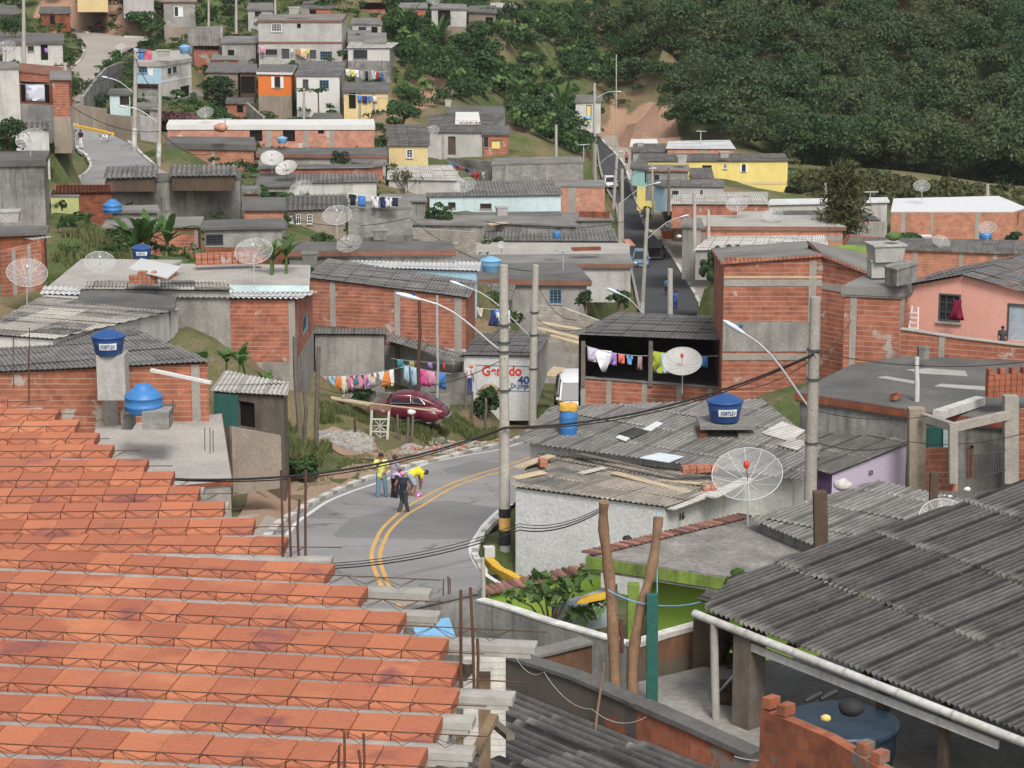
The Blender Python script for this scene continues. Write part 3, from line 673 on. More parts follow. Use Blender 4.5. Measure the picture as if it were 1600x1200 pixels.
B('unfinished red block upper room beside the grey two storey house', [(543,66),(580,66),(580,42),(543,43)], 300, base=76, wall='brick_patch', rmat='conc', name='block_shed', inset=.05)
B('short grey rendered room with flat top right of the red block room', [(568,66),(604,66),(604,51),(570,51)], 296, base=78, wall='plaster', rmat='conc', name='plaster_house', inset=.05)
B('white sided house with corrugated roof above the two small clotheslines', [(541,76),(611,76),(624,67),(546,66)], 290, base=126, wall='white_dirty', roof='corr', rmat='fib_light', name='sheet_roofed_house', walls={1:'plaster_dark'}, ops=[('bars',552,78,574,92,'frame_dark')], plinth=(95,'plaster_dark'))
B('bright orange house with white shuttered window on a grey base', [(401,112),(457,113),(463,101),(407,100)], 270, base=182, wall='orange', roof='slab', rmat='tar', thick=.35, edge='white', name='painted_house', inset=.15, ops=[('shut',429,120,438,137,'frame_dark')], plinth=(149,'plaster_lower'))
B('white house with grey slanted roof right of the orange house', [(460,119,266),(533,119,266),(541,97,277),(470,95)], base=179, wall='white', walls={1:'plaster'}, roof='corr', rmat='tar', amp=.012, name='painted_house', ops=[('door',473,124,482,140,'frame_dark'),('win',499,125,514,139,'frame_blue')])
B('patchy cream shack with flat dark roof under the washing lines', [(534,140),(609,140),(608,128),(538,128)], 261, base=174, wall='cream', rmat='conc_dark', thick=.35, name='shack', walls={1:'plaster'}, ops=[('hole',545,143,556,170)], cols=[(562,160,.3),(584,160,.3)])
B('red block house high on the slope beside the banana plants, cut by the dish', [(622,12),(668,12),(668,4),(625,4)], 350, base=46, wall='brick_patch', rmat='conc', name='brick_house')
B('little white box house with open porch on a tall grey base', [(672,12),(731,13),(728,6),(678,5)], 340, base=78, wall='white_dirty', rmat='conc', thick=.2, name='plaster_house', ops=[('hole',684,16,704,40)], plinth=(41,'plaster_lower'))
B('grey brown hut with slanted roof right of the white box house', [(730,18),(777,20),(775,8),(732,9)], 344, base=52, wall='plaster_lower', rmat='conc_dark', name='shack', ops=[('hole',758,27,770,40)])
B('hut with white sheet roof at the top edge above the banana slope', [(766,12),(808,12),(800,4),(766,5)], 356, h=2.2, wall='plaster_lower', roof='corr', rmat='fib_white', name='shack')
# ---- middle distance left street
B('pale grey two storey house with a blanket hung on its open floor', [(-30,106),(30,106),(26,96),(-30,96)], 186, base=206, wall='white_dirty', rmat='conc', name='two_storey_house', inset=.05)
B('open brick storey with sloping tile edge beside the pale grey house', [(28,110,187),(112,120,185),(112,106,194),(30,98)], base=206, wall='brick_patch', roof='slab', rmat='cornice', thick=.12, name='brick_house', walls={}, ops=[('hole',31,128,77,160)], plinth=(163,'plaster_light',(0,)), inset=.05)
B('narrow orange block house beside the concrete lamp pole', [(77,122),(112,122),(110,110),(78,110)], 181, base=215, wall='brick', rmat='conc', name='brick_house', plinth=(183,'plaster_lower'))
B('white house front with short sawtooth sheet roof left of the lamp pole', [(20,203,178),(80,203,178),(80,190,184),(22,190)], base=262, wall='white_dirty', roof='corr', rmat='fib_mid', pitch=.4, amp=.06, name='sheet_roofed_house')
B('low grey yard block left of the street kerb', [(78,207),(117,207),(115,200),(80,200)], 192, base=262, wall='plaster_lower', rmat='conc', name='block_shed')
B('massive stained concrete house at the left edge below the dish', [(-40,252),(72,250),(78,235),(-40,236)], 135, base=350, wall='plaster_dark', roof='slab', rmat='conc_dark', thick=.35, name='concrete_house', inset=.15)
B('faded lime green house corner at the left, broken red block beside it', [(78,304),(124,304),(122,296),(80,296)], 152, base=345, wall='lime', rmat='conc', name='painted_house', inset=.05)
B('red block house under pink tiles beside the lime green corner', [(80,304,152),(180,302,152),(176,287,157.5),(84,288)], base=345, wall='brick_old', roof='tile', rmat='clay', name='tiled_house')
B('large stained concrete house crossed by two strips of corrugated roof', [(164,284),(376,278),(378,268),(170,272)], 165, base=352, wall='plaster_dark', rmat='conc_dark', name='concrete_house', inset=.05, cols=[(297,310,.5),(262,310,.3)], ops=[('hole',198,318,207,340)])
B('short corrugated lean to left on top of the stained concrete house', [(161,280,164),(246,278,164),(248,258,171),(168,260)], h=.9, wall='wood_dark', roof='corr', rmat='fib_mid', pitch=.35, amp=.06, name='lean_to_roof', cat='roof', gp=False, found=0)
B('short corrugated lean to right on top of the stained concrete house', [(264,276,164),(371,275,164),(371,258,171),(266,259)], h=.9, wall='wood_dark', roof='corr', rmat='fib_mid', pitch=.35, amp=.06, name='lean_to_roof', cat='roof', gp=False, found=0)
B('low red block house with concrete roof behind the banana plants', [(160,354),(314,352),(318,338),(168,340)], 146, base=405, wall='brick', rmat='conc', name='brick_house', cols=[(308,375)], edge='conc')
B('plaster house with barred window right of the banana plants', [(314,356),(446,354),(440,340),(318,344)], 144, base=410, wall='plaster', rmat='conc_dark', name='plaster_house', ops=[('bars',318,366,349,384,'frame_dark')])
B('brick parapet house with dark roof left of the laundry terrace', [(377,326),(447,326),(447,308),(380,308)], 162, base=356, wall='brick_pale', rmat='conc_dark', name='brick_house')
B('very long salmon block house under a white roof edge', [(260,195),(586,195),(584,186),(264,187)], 235, base=232, wall='brick_salmon', roof='slab', rmat='white', thick=.5, name='brick_house', inset=.1,
  cols=[(420,212,.5),(478,212,.5),(518,212,.5)], ops=[('hole',390,203,410,221),('hole',442,203,461,221),('hole',497,202,506,209)])
B('low red block house with dark flat roof and open doorway at the street corner', [(260,224),(400,226),(398,214),(264,213)], 222, base=264, wall='brick_pale', rmat='conc_dark', thick=.55, name='brick_house', cols=[(333,240,.3)], ops=[('hole',270,235,286,258)])
B('long grey house with two round bushes in front and a tiled ledge', [(400,240),(606,242),(604,230),(402,231)], 219, base=264, wall='plaster', rmat='conc_dark', edge='cornice', thick=.4, name='plaster_house')
B('red block wall house with flat roof right of the two round bushes', [(402,262),(578,260),(606,256),(410,257)], 208, base=284, wall='brick', rmat='conc_dark', name='brick_house', edge='conc')
B('yellow house with grey sheet lean to and one small window', [(604,229,224),(672,229,224),(672,214,230),(606,214)], base=262, wall='cream', roof='corr', rmat='fib', name='painted_house', ops=[('win',635,233,645,247,'frame_white')])
B('dark roofed block behind the yellow house', [(602,214,231),(672,214,231),(668,195,241),(604,195)], h=3, wall='plaster_dark', roof='corr', amp=.012, rmat='fib', name='sheet_roofed_house')
ban = B('grey house with brown door below the painted banner', [(666,208,254),(756,208,254),(792,178,272),(670,178)], base=250, wall='plaster_light', roof='corr', amp=.012, rmat='fib', name='plaster_house', ops=[('door',700,213,712,242,'wood_dark')], cols=[(692,225,.3)])
B('red block end of the banner house with a yellow boarded window', [(752,207),(798,207),(796,196),(754,196)], 254, base=238, wall='brick_patch', rmat='conc_dark', name='brick_house', thick=.3, ops=[('win',756,214,763,230,'frame_dark'),('door',767,219,783,232,'yellow')])
B('upper white room with dark roof behind the painted banner', [(697,176),(789,176),(788,166),(700,165)], 272, base=196, wall='white', rmat='conc_dark', name='painted_house', thick=.3)
B('long grey block yard house behind the drying clothes', [(768,256,236),(912,252,236),(908,244,242),(772,247)], base=284, wall='block', rmat='conc', name='block_shed', inset=.05, cols=[(792,268),(855,268)])
B('pale flat sheet roofed house left of the drying clothes', [(604,282,210),(723,283,210),(706,258,222),(606,260)], base=300, wall='plaster_light', roof='corr', rmat='fib_light', amp=.012, name='sheet_roofed_house')
B('pale turquoise house with long grey corrugated roof and small window', [(668,308,207),(880,306,207),(872,282,219),(662,284)], base=336, wall='turq_pale', roof='corr', rmat='fib_mid', pitch=.3, amp=.045, name='painted_house', ops=[('win',750,318,768,326,'wood_dark'),('win',700,316,712,325,'wood_dark')])
B('salmon block house flecked with mortar above the asphalt road', [(866,290),(946,291),(944,281),(868,281)], 214, base=338, wall='brick_salmon', rmat='conc', name='brick_house', inset=.05, cols=[(894,308,.7)])
B('white walled house with dark corrugated roof left of the bare tree', [(456,287,200),(592,285,200),(588,271,208),(460,272)], base=312, wall='white_dirty', roof='corr', rmat='fib_mid', pitch=.35, amp=.055, name='sheet_roofed_house')
B('dark flat roofed block between two dishes, left of the white walled house', [(398,290),(464,290),(460,270),(404,270)], 200, base=328, wall='plaster', rmat='conc_dark', name='concrete_house', ops=[('hole',412,300,436,318)])
B('house of dark corrugated roof and white door panels under the laundry', [(445,330,168),(544,328,168),(541,304,178),(449,306)], base=358, wall='plaster_lower', roof='corr', rmat='fib', pitch=.35, amp=.055, name='sheet_roofed_house', ops=[('door',447,334,461,350,'white_metal'),('win',463,335,470,350,'frame_white'),('win',480,335,488,350,'frame_white')])
B('tall bare grey concrete block wall house under the hanging shirts', [(543,327),(645,323),(640,312),(548,315)], 156, base=384, wall='block', rmat='conc', name='concrete_house', inset=.03)
B('grey flat house with stepped parapets right of the tall concrete house', [(642,348),(760,350),(756,336),(646,336)], 178, base=384, wall='plaster_dark', rmat='conc', name='concrete_house')
B('low grey roof with loose boards above the long corrugated roof', [(750,345),(905,352),(890,338),(752,336)], 190, base=372, wall='plaster_dark', rmat='conc', name='concrete_house')
B('dark weathered house under the turquoise one, with a crooked parapet', [(668,344),(880,342),(876,330),(672,332)], 200, base=362, wall='plaster', rmat='conc_dark', name='concrete_house')
B('low grey house left of the parked pickup under the salmon wall', [(820,344),(960,342),(952,332),(824,332)], 204, base=370, wall='plaster_dark', rmat='conc', name='concrete_house')
B('house with long blue grey corrugated roof holding planks and a blue drum', [(736,376,182),(966,378,182),(960,358,193),(740,358)], base=400, wall='plaster', roof='corr', rmat='fib_mid', pitch=.3, amp=.045, name='sheet_roofed_house')
B('low dark slab roof house with rusty brick cornice behind the second dish', [(446,392),(712,390),(706,376,),(452,378)], 138, base=424, wall='plaster_dark', rmat='conc_dark', edge='cornice', thick=.4, name='concrete_house')
B('flat roofed house whose long white parapet faces the road', [(636,398),(984,404),(984,380),(660,378)], 172, base=430, wall='white_dirty', rmat='conc_light', thick=.12, name='concrete_house', gp=True)
B('grey slab house with rusty tile cornice beside the asphalt, left of the parked car', [(690,412),(990,412),(984,396),(700,398)], 164, base=446, wall='plaster_light', rmat='conc', edge='cornice', thick=.35, name='concrete_house', cols=[(978,430,.3)])
B('grey plaster house with blue barred window and tile trimmed slab', [(722,436),(924,438),(900,410),(716,412)], 152, base=512, found=4, wall='plaster', walls={1:'plaster_dark'}, rmat='conc_dark', edge='cornice', thick=.4, name='plaster_house', ops=[('bars',858,452,878,475,'frame_blue')], inset=.25)
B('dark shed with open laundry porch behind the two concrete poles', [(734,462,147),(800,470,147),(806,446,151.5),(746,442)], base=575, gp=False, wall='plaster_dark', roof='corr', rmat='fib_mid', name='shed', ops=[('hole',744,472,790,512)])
# ---- far right cluster beyond the road
B('low white roofed house at the foot of the dirt lot', [(984,228),(1030,228),(1026,217),(986,217)], 292, base=246, wall='plaster', rmat='white', name='concrete_house')
B('low house of salmon block under a wide white roof beside the forest', [(1040,233,283),(1150,233,283),(1140,219,292),(1044,221)], base=254, wall='brick_salmon', roof='corr', rmat='zinc', amp=.012, name='brick_house', cols=[(1100,240,.8)])
B('small dark roofed house between the white roofs and the yellow house', [(986,236),(1048,236),(1046,224),(990,224)], 286, base=254, wall='plaster', rmat='fib', name='concrete_house', ops=[('win',1030,239,1042,246,'frame_dark')])
B('long yellow two storey house with dark roof at the edge of the forest', [(993,253,262),(1234,252,262),(1226,240,270),(1000,240)], base=312, wall='yellow', roof='corr', rmat='fib', amp=.012, name='painted_house', walls={3:'turq'},
  ops=[('win',1097,258,1112,269,'frame_dark'),('win',1130,256,1136,264,'frame_white'),('shut',1159,257,1165,268,'frame_dark')], beams=[(1190,286,.3,'cream')])
B('narrow turquoise house at the asphalt edge below the yellow house', [(984,262),(1014,264),(1012,252),(986,252)], 246, base=284, found=.4, wall='turq', rmat='fib', name='painted_house', ops=[('hole',1007,268,1012,286)])
B('grey block house with brown door and one dark window', [(1006,266),(1078,266),(1076,257),(1008,257)], 249, base=296, wall='block', rmat='conc', name='concrete_house', ops=[('win',1022,273,1030,283,'frame_dark')], edge='clay')
B('low dark flat roof below the yellow house', [(1076,276),(1116,276),(1112,262),(1078,262)], 252, base=292, wall='brick_pale', rmat='fib', name='concrete_house')
B('grey sheet roofed house right of the blue house', [(1030,292,240),(1134,293,240),(1128,280,248),(1034,281)], base=312, wall='plaster_light', roof='corr', rmat='fib_mid', name='sheet_roofed_house', ops=[('win',1050,298,1060,305,'frame_dark'),('door',1094,297,1098,310,'frame_dark')])
B('narrow light blue house standing at the road below the grey block house', [(1020,288),(1040,292),(1044,282),(1024,281)], 236, base=322, found=.4, wall='cyan', rmat='fib', name='painted_house')
B('pale sheet roofed house with low red block wall, left of two dishes', [(1046,320,212),(1204,320,212),(1192,304,222),(1052,305)], base=336, wall='brick', roof='corr', rmat='fib_light', name='sheet_roofed_house')
B('long pale grey house with white sheet roof edge left of the feathery tree', [(1198,318),(1390,314),(1386,308),(1204,311)], 216, base=350, wall='plaster_light', rmat='zinc', name='concrete_house')
B('brick house with low dark gable behind the feathery tree', [(1204,341,199),(1378,345,199),(1350,328,208),(1210,330)], base=364, wall='brick_pale', roof='corr', rmat='fib', name='brick_house', inset=.1)
B('big salmon red unfinished house with white tarp roof by the forest', [(1392,330),(1584,330),(1604,324),(1560,306),(1396,310)], 199, base=384, wall='brick_pale', rmat='tarp', thick=.1, name='brick_house', inset=.02, cols=[(1411,345,.35),(1456,345,.2),(1527,345,.35)], ops=[('hole',1589,334,1592,352)])
B('row house of red block bands under grey slabs, left of the feathery tree', [(1076,353),(1322,354),(1304,336),(1084,336)], 182, base=392, wall='brick_pale', rmat='conc_light', edge='cornice', thick=.3, name='brick_house', beams=[(1200,372,.4)])
B('low white sheet roof beside the tree of round leaves', [(1082,392,172),(1296,388,172),(1288,366,183),(1110,368)], base=412, wall='plaster', roof='corr', rmat='fib_white', name='sheet_roofed_house')
B('grey house end with bright door facing the asphalt road', [(1062,352),(1100,354),(1096,340),(1068,340)], 178, base=412, wall='plaster', rmat='conc', name='concrete_house')
B('long low red block house with sheet roof at the right edge', [(1318,384),(1640,396),(1640,376),(1330,370)], 166, base=425, wall='brick_pale', rmat='fib', name='brick_house', cols=[(1430,395,.3),(1502,400,.3),(1555,400,.3)])
# ---- middle left
B('old dark red block house at the left edge with a concrete water box', [(-30,366),(74,362),(78,352),(-30,354)], 116, base=440, wall='brick_old', rmat='conc_dark', name='brick_house')
freewall('short broken red block wall with grey posts at the left edge', [(2,392,110),(62,378,112)], 2.2, 'brick_patch', .2, cols=[10,28,52])
B('pale concrete slab roof under the low left dish', [(70,452),(190,452),(284,406),(128,404)], 112, h=2.6, wall='brick_pale', rmat='conc_light', edge='conc_light', name='concrete_house', gp=True)
B('long house of faded roof slab and turquoise wall behind the white roof edge', [(264,443),(482,445),(484,414),(282,412)], 118, base=500, wall='turq', rmat='conc_light', edge='turq_pale', thick=.45, name='painted_house')
B('dark worn corrugated strip roof behind the new white roof edge', [(124,452,110),(366,455,110),(352,440,115),(140,436)], h=2, wall='plaster', roof='corr', rmat='fib_mixed', name='sheet_roofed_house')
B('red block house with new white corrugated roof edge and a blue side window', [(272,466,110),(468,468,110),(496,458,118),(470,448,124),(290,450)], base=612, wall='brick', roof='corr', rmat='zinc', name='brick_house', inset=.25, pitch=.25, amp=.04,
  cols=[(330,500,.35),(462,500,.3)], ops=[('bare',473,492,481,520,'frame_blue')], plinth=(566,'plaster'))
B('white corrugated strip of roof beside the blackened parapet', [(62,460,108),(275,466,110),(278,454,114),(70,448)], h=1.6, wall='plaster', roof='corr', rmat='zinc', name='sheet_roofed_house', pitch=.25, amp=.04)
B('low blackened concrete box with flat top between white roofs', [(120,472),(272,482),(276,464),(205,456),(125,456)], 106, h=2.0, wall='plaster_dark', rmat='conc_dark', name='concrete_house')
B('wide pale patched sheet roof sloping towards a white side wall', [(-45,522,90),(86,531,90),(283,484,106),(100,446)], base=600, wall='white_dirty', roof='corr', rmat='fib_mixed', name='sheet_roofed_house', inset=.15)
B('red block house with long slanted grey roof facing the grass lot', [(478,434,123),(733,466,121),(748,440,131),(512,404)], base=592, wall='brick', roof='corr', rmat='fib_mid', amp=.014, name='brick_house', inset=.2, cols=[(520,470,.3),(621,490,.3),(716,500,.4)], plinth=(538,'white_dirty',(0,)))
B('house with clean white sheet roof and cyan end wall behind the slanted roof', [(540,418,133),(750,424,133),(752,410,140),(548,405)], base=470, wall='cyan', roof='corr', rmat='zinc', name='sheet_roofed_house', pitch=.25, amp=.04)
B('rough grey plaster outhouse below the slanted brick house', [(486,523,119),(606,524,119),(606,512,123),(490,511)], base=612, wall='plaster', roof='corr', rmat='fib_mid', name='plaster_house', amp=.015)
sign = B('small house with painted campaign wall under a dark roof', [(718,556,119.5),(838,557,119.5),(862,522,132),(752,514)], base=622, wall='white_rough', roof='corr', rmat='tar', amp=.012, name='painted_house', walls={1:'plaster'})
# ---- near left
B('red block house with worn sheet roof and two blue water tanks', [(-40,584,82),(336,567,82),(205,512,96),(-40,520)], base=668, wall='brick_patch', roof='corr', rmat='fib_mid', name='brick_house', inset=.2, cols=[(172,620,.5),(306,600,.3)])
B('flat concrete terrace roof carrying the round blue tank', [(142,692),(170,768),(362,750),(346,646),(150,668)], 79, h=2.6, wall='plaster', rmat='conc_light', thick=.2, name='concrete_house', inset=.03, edge='brick_old')
# ---- centre right
ph = B('open porch house with dark sheet roof, washing and a big dish', [(892,523,101),(1134,534,99),(1140,497,112),(966,488)], base=656, wall='wood_dark', roof='corr', rmat='tar', amp=.012, name='porch_house', inset=.3, open_edges=(0,), cap=False)
ph2 = freewall('x', [(909,590,101),(1130,607,99.3)], 2.4, 'brick', .15, cols=[912,952,1008,1062,1110], capm='conc', capt=.05); absorb(ph, ph2)
fl_ = MB(); zz = P(1000,622,100).z
fl_.prism([Vector((p.x,p.y,zz-.15)) for p in (P(906,590,101.3),P(1131,600,99.6),P(1136,560,111),P(950,560,111))], Z3*.15); fl_.build('porch_floor', 'conc', ph)
for px_, D_ in ((911,100.9),(1016,100.1),(1126,99.4)):
    m = MB(); a = P(px_, 600, D_); m.box(Vector((a.x,a.y,a.z+.9)), Vector((.09,0,0)), Vector((0,.09,0)), Z3*1.0); m.build('post', 'wood_grey', ph)
h = B('tall red block house with gable front and broad unpainted render patch, right of the dish', [(1127,409,96),(1286,397,96),(1262,376,110),(1112,388)], base=640, wall='brick', roof='slab', rmat='conc', thick=.12, edge='clay', name='brick_house', inset=.12,
  beams=[(1210,442,.28),(1210,433,.10,'wood_pale'),(1210,526,1.25,'plaster'),(1210,558,.25),(1210,405,.14,'clay')], cols=[(1268,500,.3)], flush=(1,))
h2 = B('x', [(1286,397,96),(1366,428,94),(1352,396,108),(1262,376)], base=640, wall='brick', roof='slab', rmat='conc', thick=.12, edge='clay', inset=.12, beams=[(1320,452,.28)], open_edges=(3,), flush=(3,))
absorb(h, h2)
B('green edged mossy roof slab behind the red gable', [(1196,396),(1400,400),(1345,382),(1206,386)], 112, h=2.6, wall='plaster', rmat='green_mossy', edge='green', thick=.3, name='painted_house')
B('red block stair tower with thick grey slab in front of the pink house', [(1316,446),(1410,450),(1436,438),(1350,430)], 89, base=600, wall='brick', rmat='conc', edge='conc', thick=.42, name='stair_tower', cat='building', inset=.08, cols=[(1402,500,.42),(1334,470,.25)])
h = B('pink painted house under a wide grey gable roof, barred window with red curtain', [(1398,450,89.5),(1503,431,88.5),(1600,398,102),(1470,424)], base=552, wall='pink', roof='corr', rmat='tar', amp=.012, name='painted_house', inset=.28, cap=False, flush=(1,), open_edges=(1,),
  ops=[('win',1466,460,1526,504,'frame_dark')])
h2 = B('x', [(1503,431,88.5),(1680,478,86.8),(1800,440,100),(1600,398)], base=556, wall='pink', roof='corr', rmat='tar', amp=.012, inset=.28, cap=False, open_edges=(3,), flush=(3,), ops=[('door',1573,475,1618,533,'blue_grey')])
absorb(h, h2)
freewall('red block parapet with whitened top edge below the pink house', [(1408,514,87.3),(1500,528,86.4),(1640,545,85.2)], 1.5, 'brick_patch', .2, capm='conc_light', capt=.04, cols=[1470])
dfr = B('house with wide dark flat roof and black stained wall, right of the lamp pole', [(1243,612),(1445,643),(1650,664),(1650,566),(1415,556),(1330,570)], 80, base=730, wall='plaster_dark', rmat='conc_dark', edge='brick_old', thick=.35, name='concrete_house', inset=.12)
lil = B('lilac house with the painted number on its sloping side wall', [(1196,712,77.6),(1300,744,74.5),(1424,693,77.0),(1306,656)], base=790, wall='lilac', walls={0:'purple'}, roof='corr', rmat='fib', name='painted_house', inset=.12, rid=((1290,720),(1400,676)))
B('upper storey of loose grey corrugated sheets above the white house', [(803,692,76.6),(1256,753,71.9),(1284,700),(1190,624,81.6),(860,637)], h=2.6, wall='white_dirty', roof='corr', rmat='fib_mid', name='sheet_roofed_house', inset=.45, rid=((860,720),(1000,655)), samp=6, cap=False)
MATW = sheet('broken_fibre_cement', (.24,.215,.18), (.10,.096,.09), (.46,.40,.31), .45, sw=1.5, slen=1.3); M['fib_broken'] = MATW
whh = B('white rendered house with ragged pale and grey sheets over the bend of the road', [(799,762,72),(1041,794,69.3),(1284,714,76.3),(1120,692),(846,704)], base=906, wall='white_rough', walls={1:'white_dirty'}, roof='corr', rmat='fib_broken', name='painted_house', inset=.12, rid=((1041,794),(1284,714)), samp=6)
B('low house with brown ridged sheet roof behind the dark lean to', [(1172,812,60),(1330,880,56),(1585,800,60),(1370,752)], h=2.4, wall='plaster_dark', roof='corr', rmat='fib_mid', name='sheet_roofed_house', inset=.2, rid=((1240,850),(1370,792)), samp=6)
gh = B('bright green house with lichen spotted flat roof and tile edge', [(918,867),(1335,932),(1440,850),(1166,807)], 57.8, base=1010, wall='green', rmat='conc_spot', edge='green_mossy', thick=.42, name='painted_house', inset=.9, found=2)
def tile_edge(par, a, b, nm='tile_row', r=.085, ln=.5, mat='clay_dark', tilt=.12):
    a, b = Vector(a), Vector(b); e = (b-a); L = e.length; e.normalize(); nr = Vector((e.y, -e.x, 0)); n = int(L/(r*2.05)); m = MB()
    for i in range(n):
        c = a+e*(i+.5)*L/n+Z3*(R.random()*.012); d = nr+e*R.uniform(-.06, .06)
        vs = []; fs = []
        for k, t in enumerate((-.5, .5)):
            for q in range(6):
                an = math.pi*q/5; rr = r*(1.0 if k else .82)
                vs.append(c+d*ln*t+e*math.cos(an)*rr+Z3*(math.sin(an)*rr*.8-tilt*t*ln+.02))
        for q in range(5): fs.append((q, q+1, q+7, q+6))
        m.add(vs, fs, [[(i*.25+.1, .1)]*4]*5, True); m.add(vs, [(0, 1, 2, 3, 4, 5), (11, 10, 9, 8, 7, 6)], [[(i*.25+.1, .1)]*6]*2)
    return m.build(nm, mat, par)
q = resolve([(918,867),(1335,932),(1440,850),(1166,807)], 57.8)
tile_edge(gh, q[3], q[0])
gp_ = MB(); pa = PZ(990, 912, q[0].z-.42); gp_.box(pa+Z3*-1.3, Vector((.14,0,0)), Vector((0,.14,0)), Z3*1.3); gp_.build('porch_post', 'green_mossy', gh)
gw = freewall('bright green yard wall topped by a row of brown tiles', [(752,930,58.4),(936,888,60)], 2.7, 'green', .2)
tile_edge(gw, P(750,928,58.4)+Z3*.02, P(938,886,60)+Z3*.02)
freewall('dark stained yard wall with clean white top edge in front of the green yard', [(750,938,55.5),(800,952,54.6),(860,972,53.5),(930,992,52.4),(990,1009,51.4)], 3, 'plaster_dark', .22, capm='curb', capt=.05, capw=.02)
freewall('black stained end wall beside the road, left of the white topped wall', [(632,952,57.5),(690,938,57.2),(750,924,57)], 3, 'plaster_dark', .3, capm='conc', capt=.08)
freewall('worn terrace wall with pale blocks laid along its top', [(985,1012,42.2),(1040,994,42.8),(1106,976,43.4)], 3, 'brick_worn', .2, capm='block_white', capt=.09, capw=.02)
freewall('low broken inner wall with exposed block ends on the terrace', [(800,1030,42.0),(850,1020,42.4),(918,1003,43)], 3, 'brick_worn', .3, capm='conc', capt=.05)
freewall('grimy rendered parapet running down to bare red blocks', [(786,1022,41.7),(900,1058,40.2),(985,1095,39.2),(1003,1104,38.9)], 3, 'brick_grimy', .25, capm='conc_dark', capt=.07)
freewall('bare red block end of the grimy parapet', [(1003,1104,38.9),(1085,1140,37.9),(1182,1184,37.0)], 3, 'brick_near', .25, capm='conc_dark', capt=.1)
freewall('near red block wall with crumbling mortar at the bottom edge, right', [(1196,1106,34.9),(1300,1150,33.5),(1440,1232,31.7)], 2.2, 'brick_near', .2)
freewall('small pale plank clad wall behind the slab end', [(724,1016,37),(790,1010,37)], 1.9, 'block_white', .3, name='clad_wall')
tf = MB(); tz = CZ-14.85
tf.prism([PZ(a, b, tz)-Z3*.3 for a, b in ((800,1050),(1000,1136),(1190,1222),(1700,1520),(1700,985),(1106,1040),(985,1068))], Z3*.3)
tag(tf.build('terrace_floor', 'conc_floor'), kind='structure')
# lower roof in the bottom centre
LOWR = [(690,1262,34),(1040,1332),(1168,1208,37.5),(775,1078,41.4)]
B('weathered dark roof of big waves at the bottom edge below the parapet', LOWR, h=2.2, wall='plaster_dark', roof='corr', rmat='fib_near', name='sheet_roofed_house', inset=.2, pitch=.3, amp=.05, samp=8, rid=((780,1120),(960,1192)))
# lean-to with gutter and posts
q = resolve(LEAN); t = thing('lean_to_roof', (q[0]+q[1])/2-Z3*2, 'large dark corrugated lean to roof with white gutter, lower right corner', 'roof')
ex_ = (q[1]-q[0])*.5; q[1] = q[1]+ex_; q[2] = q[2]+(q[2]-q[3])*.45
n_ = (q[1]-q[0]).cross(q[2]-q[0]).normalized(); rd = PPL(1500,850,q[0],n_)-PPL(1200,975,q[0],n_)
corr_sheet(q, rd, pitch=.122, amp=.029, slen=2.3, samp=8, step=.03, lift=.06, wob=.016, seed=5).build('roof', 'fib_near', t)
gd = (q[1]-q[0]).normalized(); go = Vector((gd.y, -gd.x, 0)).normalized()*.06-Z3*.05
m = MB(); m.tube([q[0]+go-gd*.15+(gd*((q[1]-q[0]).length+.3))*i/14 for i in range(15)], .076, 12); g_ = m.build('gutter', 'white_dirty', t)
for i in range(1, 6):
    m = MB(); c = q[0]+go+gd*(1.15*i); m.tube([c-gd*.02, c+gd*.02], .083, 12); m.build('gutter_joint', 'conc_light', g_)
m = MB(); c = q[0]+go+gd*.35; m.tube([c-Z3*.02, c-Z3*.2, c+gd*.1-Z3*2.0], [.07,.075,.075], 10); m.build('downpipe', 'conc_light', t)
for s_, wd in ((1.02,.40),(4.1,.17),(5.4,.13)):
    m = MB(); c = q[0]+gd*s_-Vector((gd.y,-gd.x,0)).normalized()*.15; m.box(c-Z3*1.3, gd*wd/2, Vector((gd.y,-gd.x,0)).normalized()*wd/2, Z3*1.25); m.build('post', 'wood_dark' if wd < .2 else 'wood_grey', t)
for s_ in (.25, 2.0, 3.7, 5.4):
    m = MB(); a = q[0]+gd*s_-Z3*.08; m.bar(a, a+rd.normalized()*5, .07, .12); m.build('rafter', 'wood_dark', t)
m = MB(); a = q[0]+gd*1.0-Z3*.28; m.bar(a, a+gd*5.6, .05, .14); m.build('fascia_board', 'white_dirty', t)
# small lower sheet at the lean-to's far corner
q2 = [P(1088,938,42),P(1175,958,40.6),P(1185,940,42.5),P(1105,925,43.5)]
t2 = thing('small_awning', sum(q2, Vector())/4-Z3*.1, 'short sagging sheet awning tucked at the far corner of the dark lean to', 'awning')
n2 = (q2[1]-q2[0]).cross(q2[2]-q2[0]); q2[3] = q2[3]-n2.normalized()*((q2[3]-q2[0]).dot(n2.normalized()))
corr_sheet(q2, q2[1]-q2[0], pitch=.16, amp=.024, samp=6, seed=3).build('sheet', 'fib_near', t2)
m = MB(); a = P(1112,962,42.6); m.bx(a-Z3*.55, .5, .5, 1.0, -.6); m.build('side_board', 'wood_dark', t2)
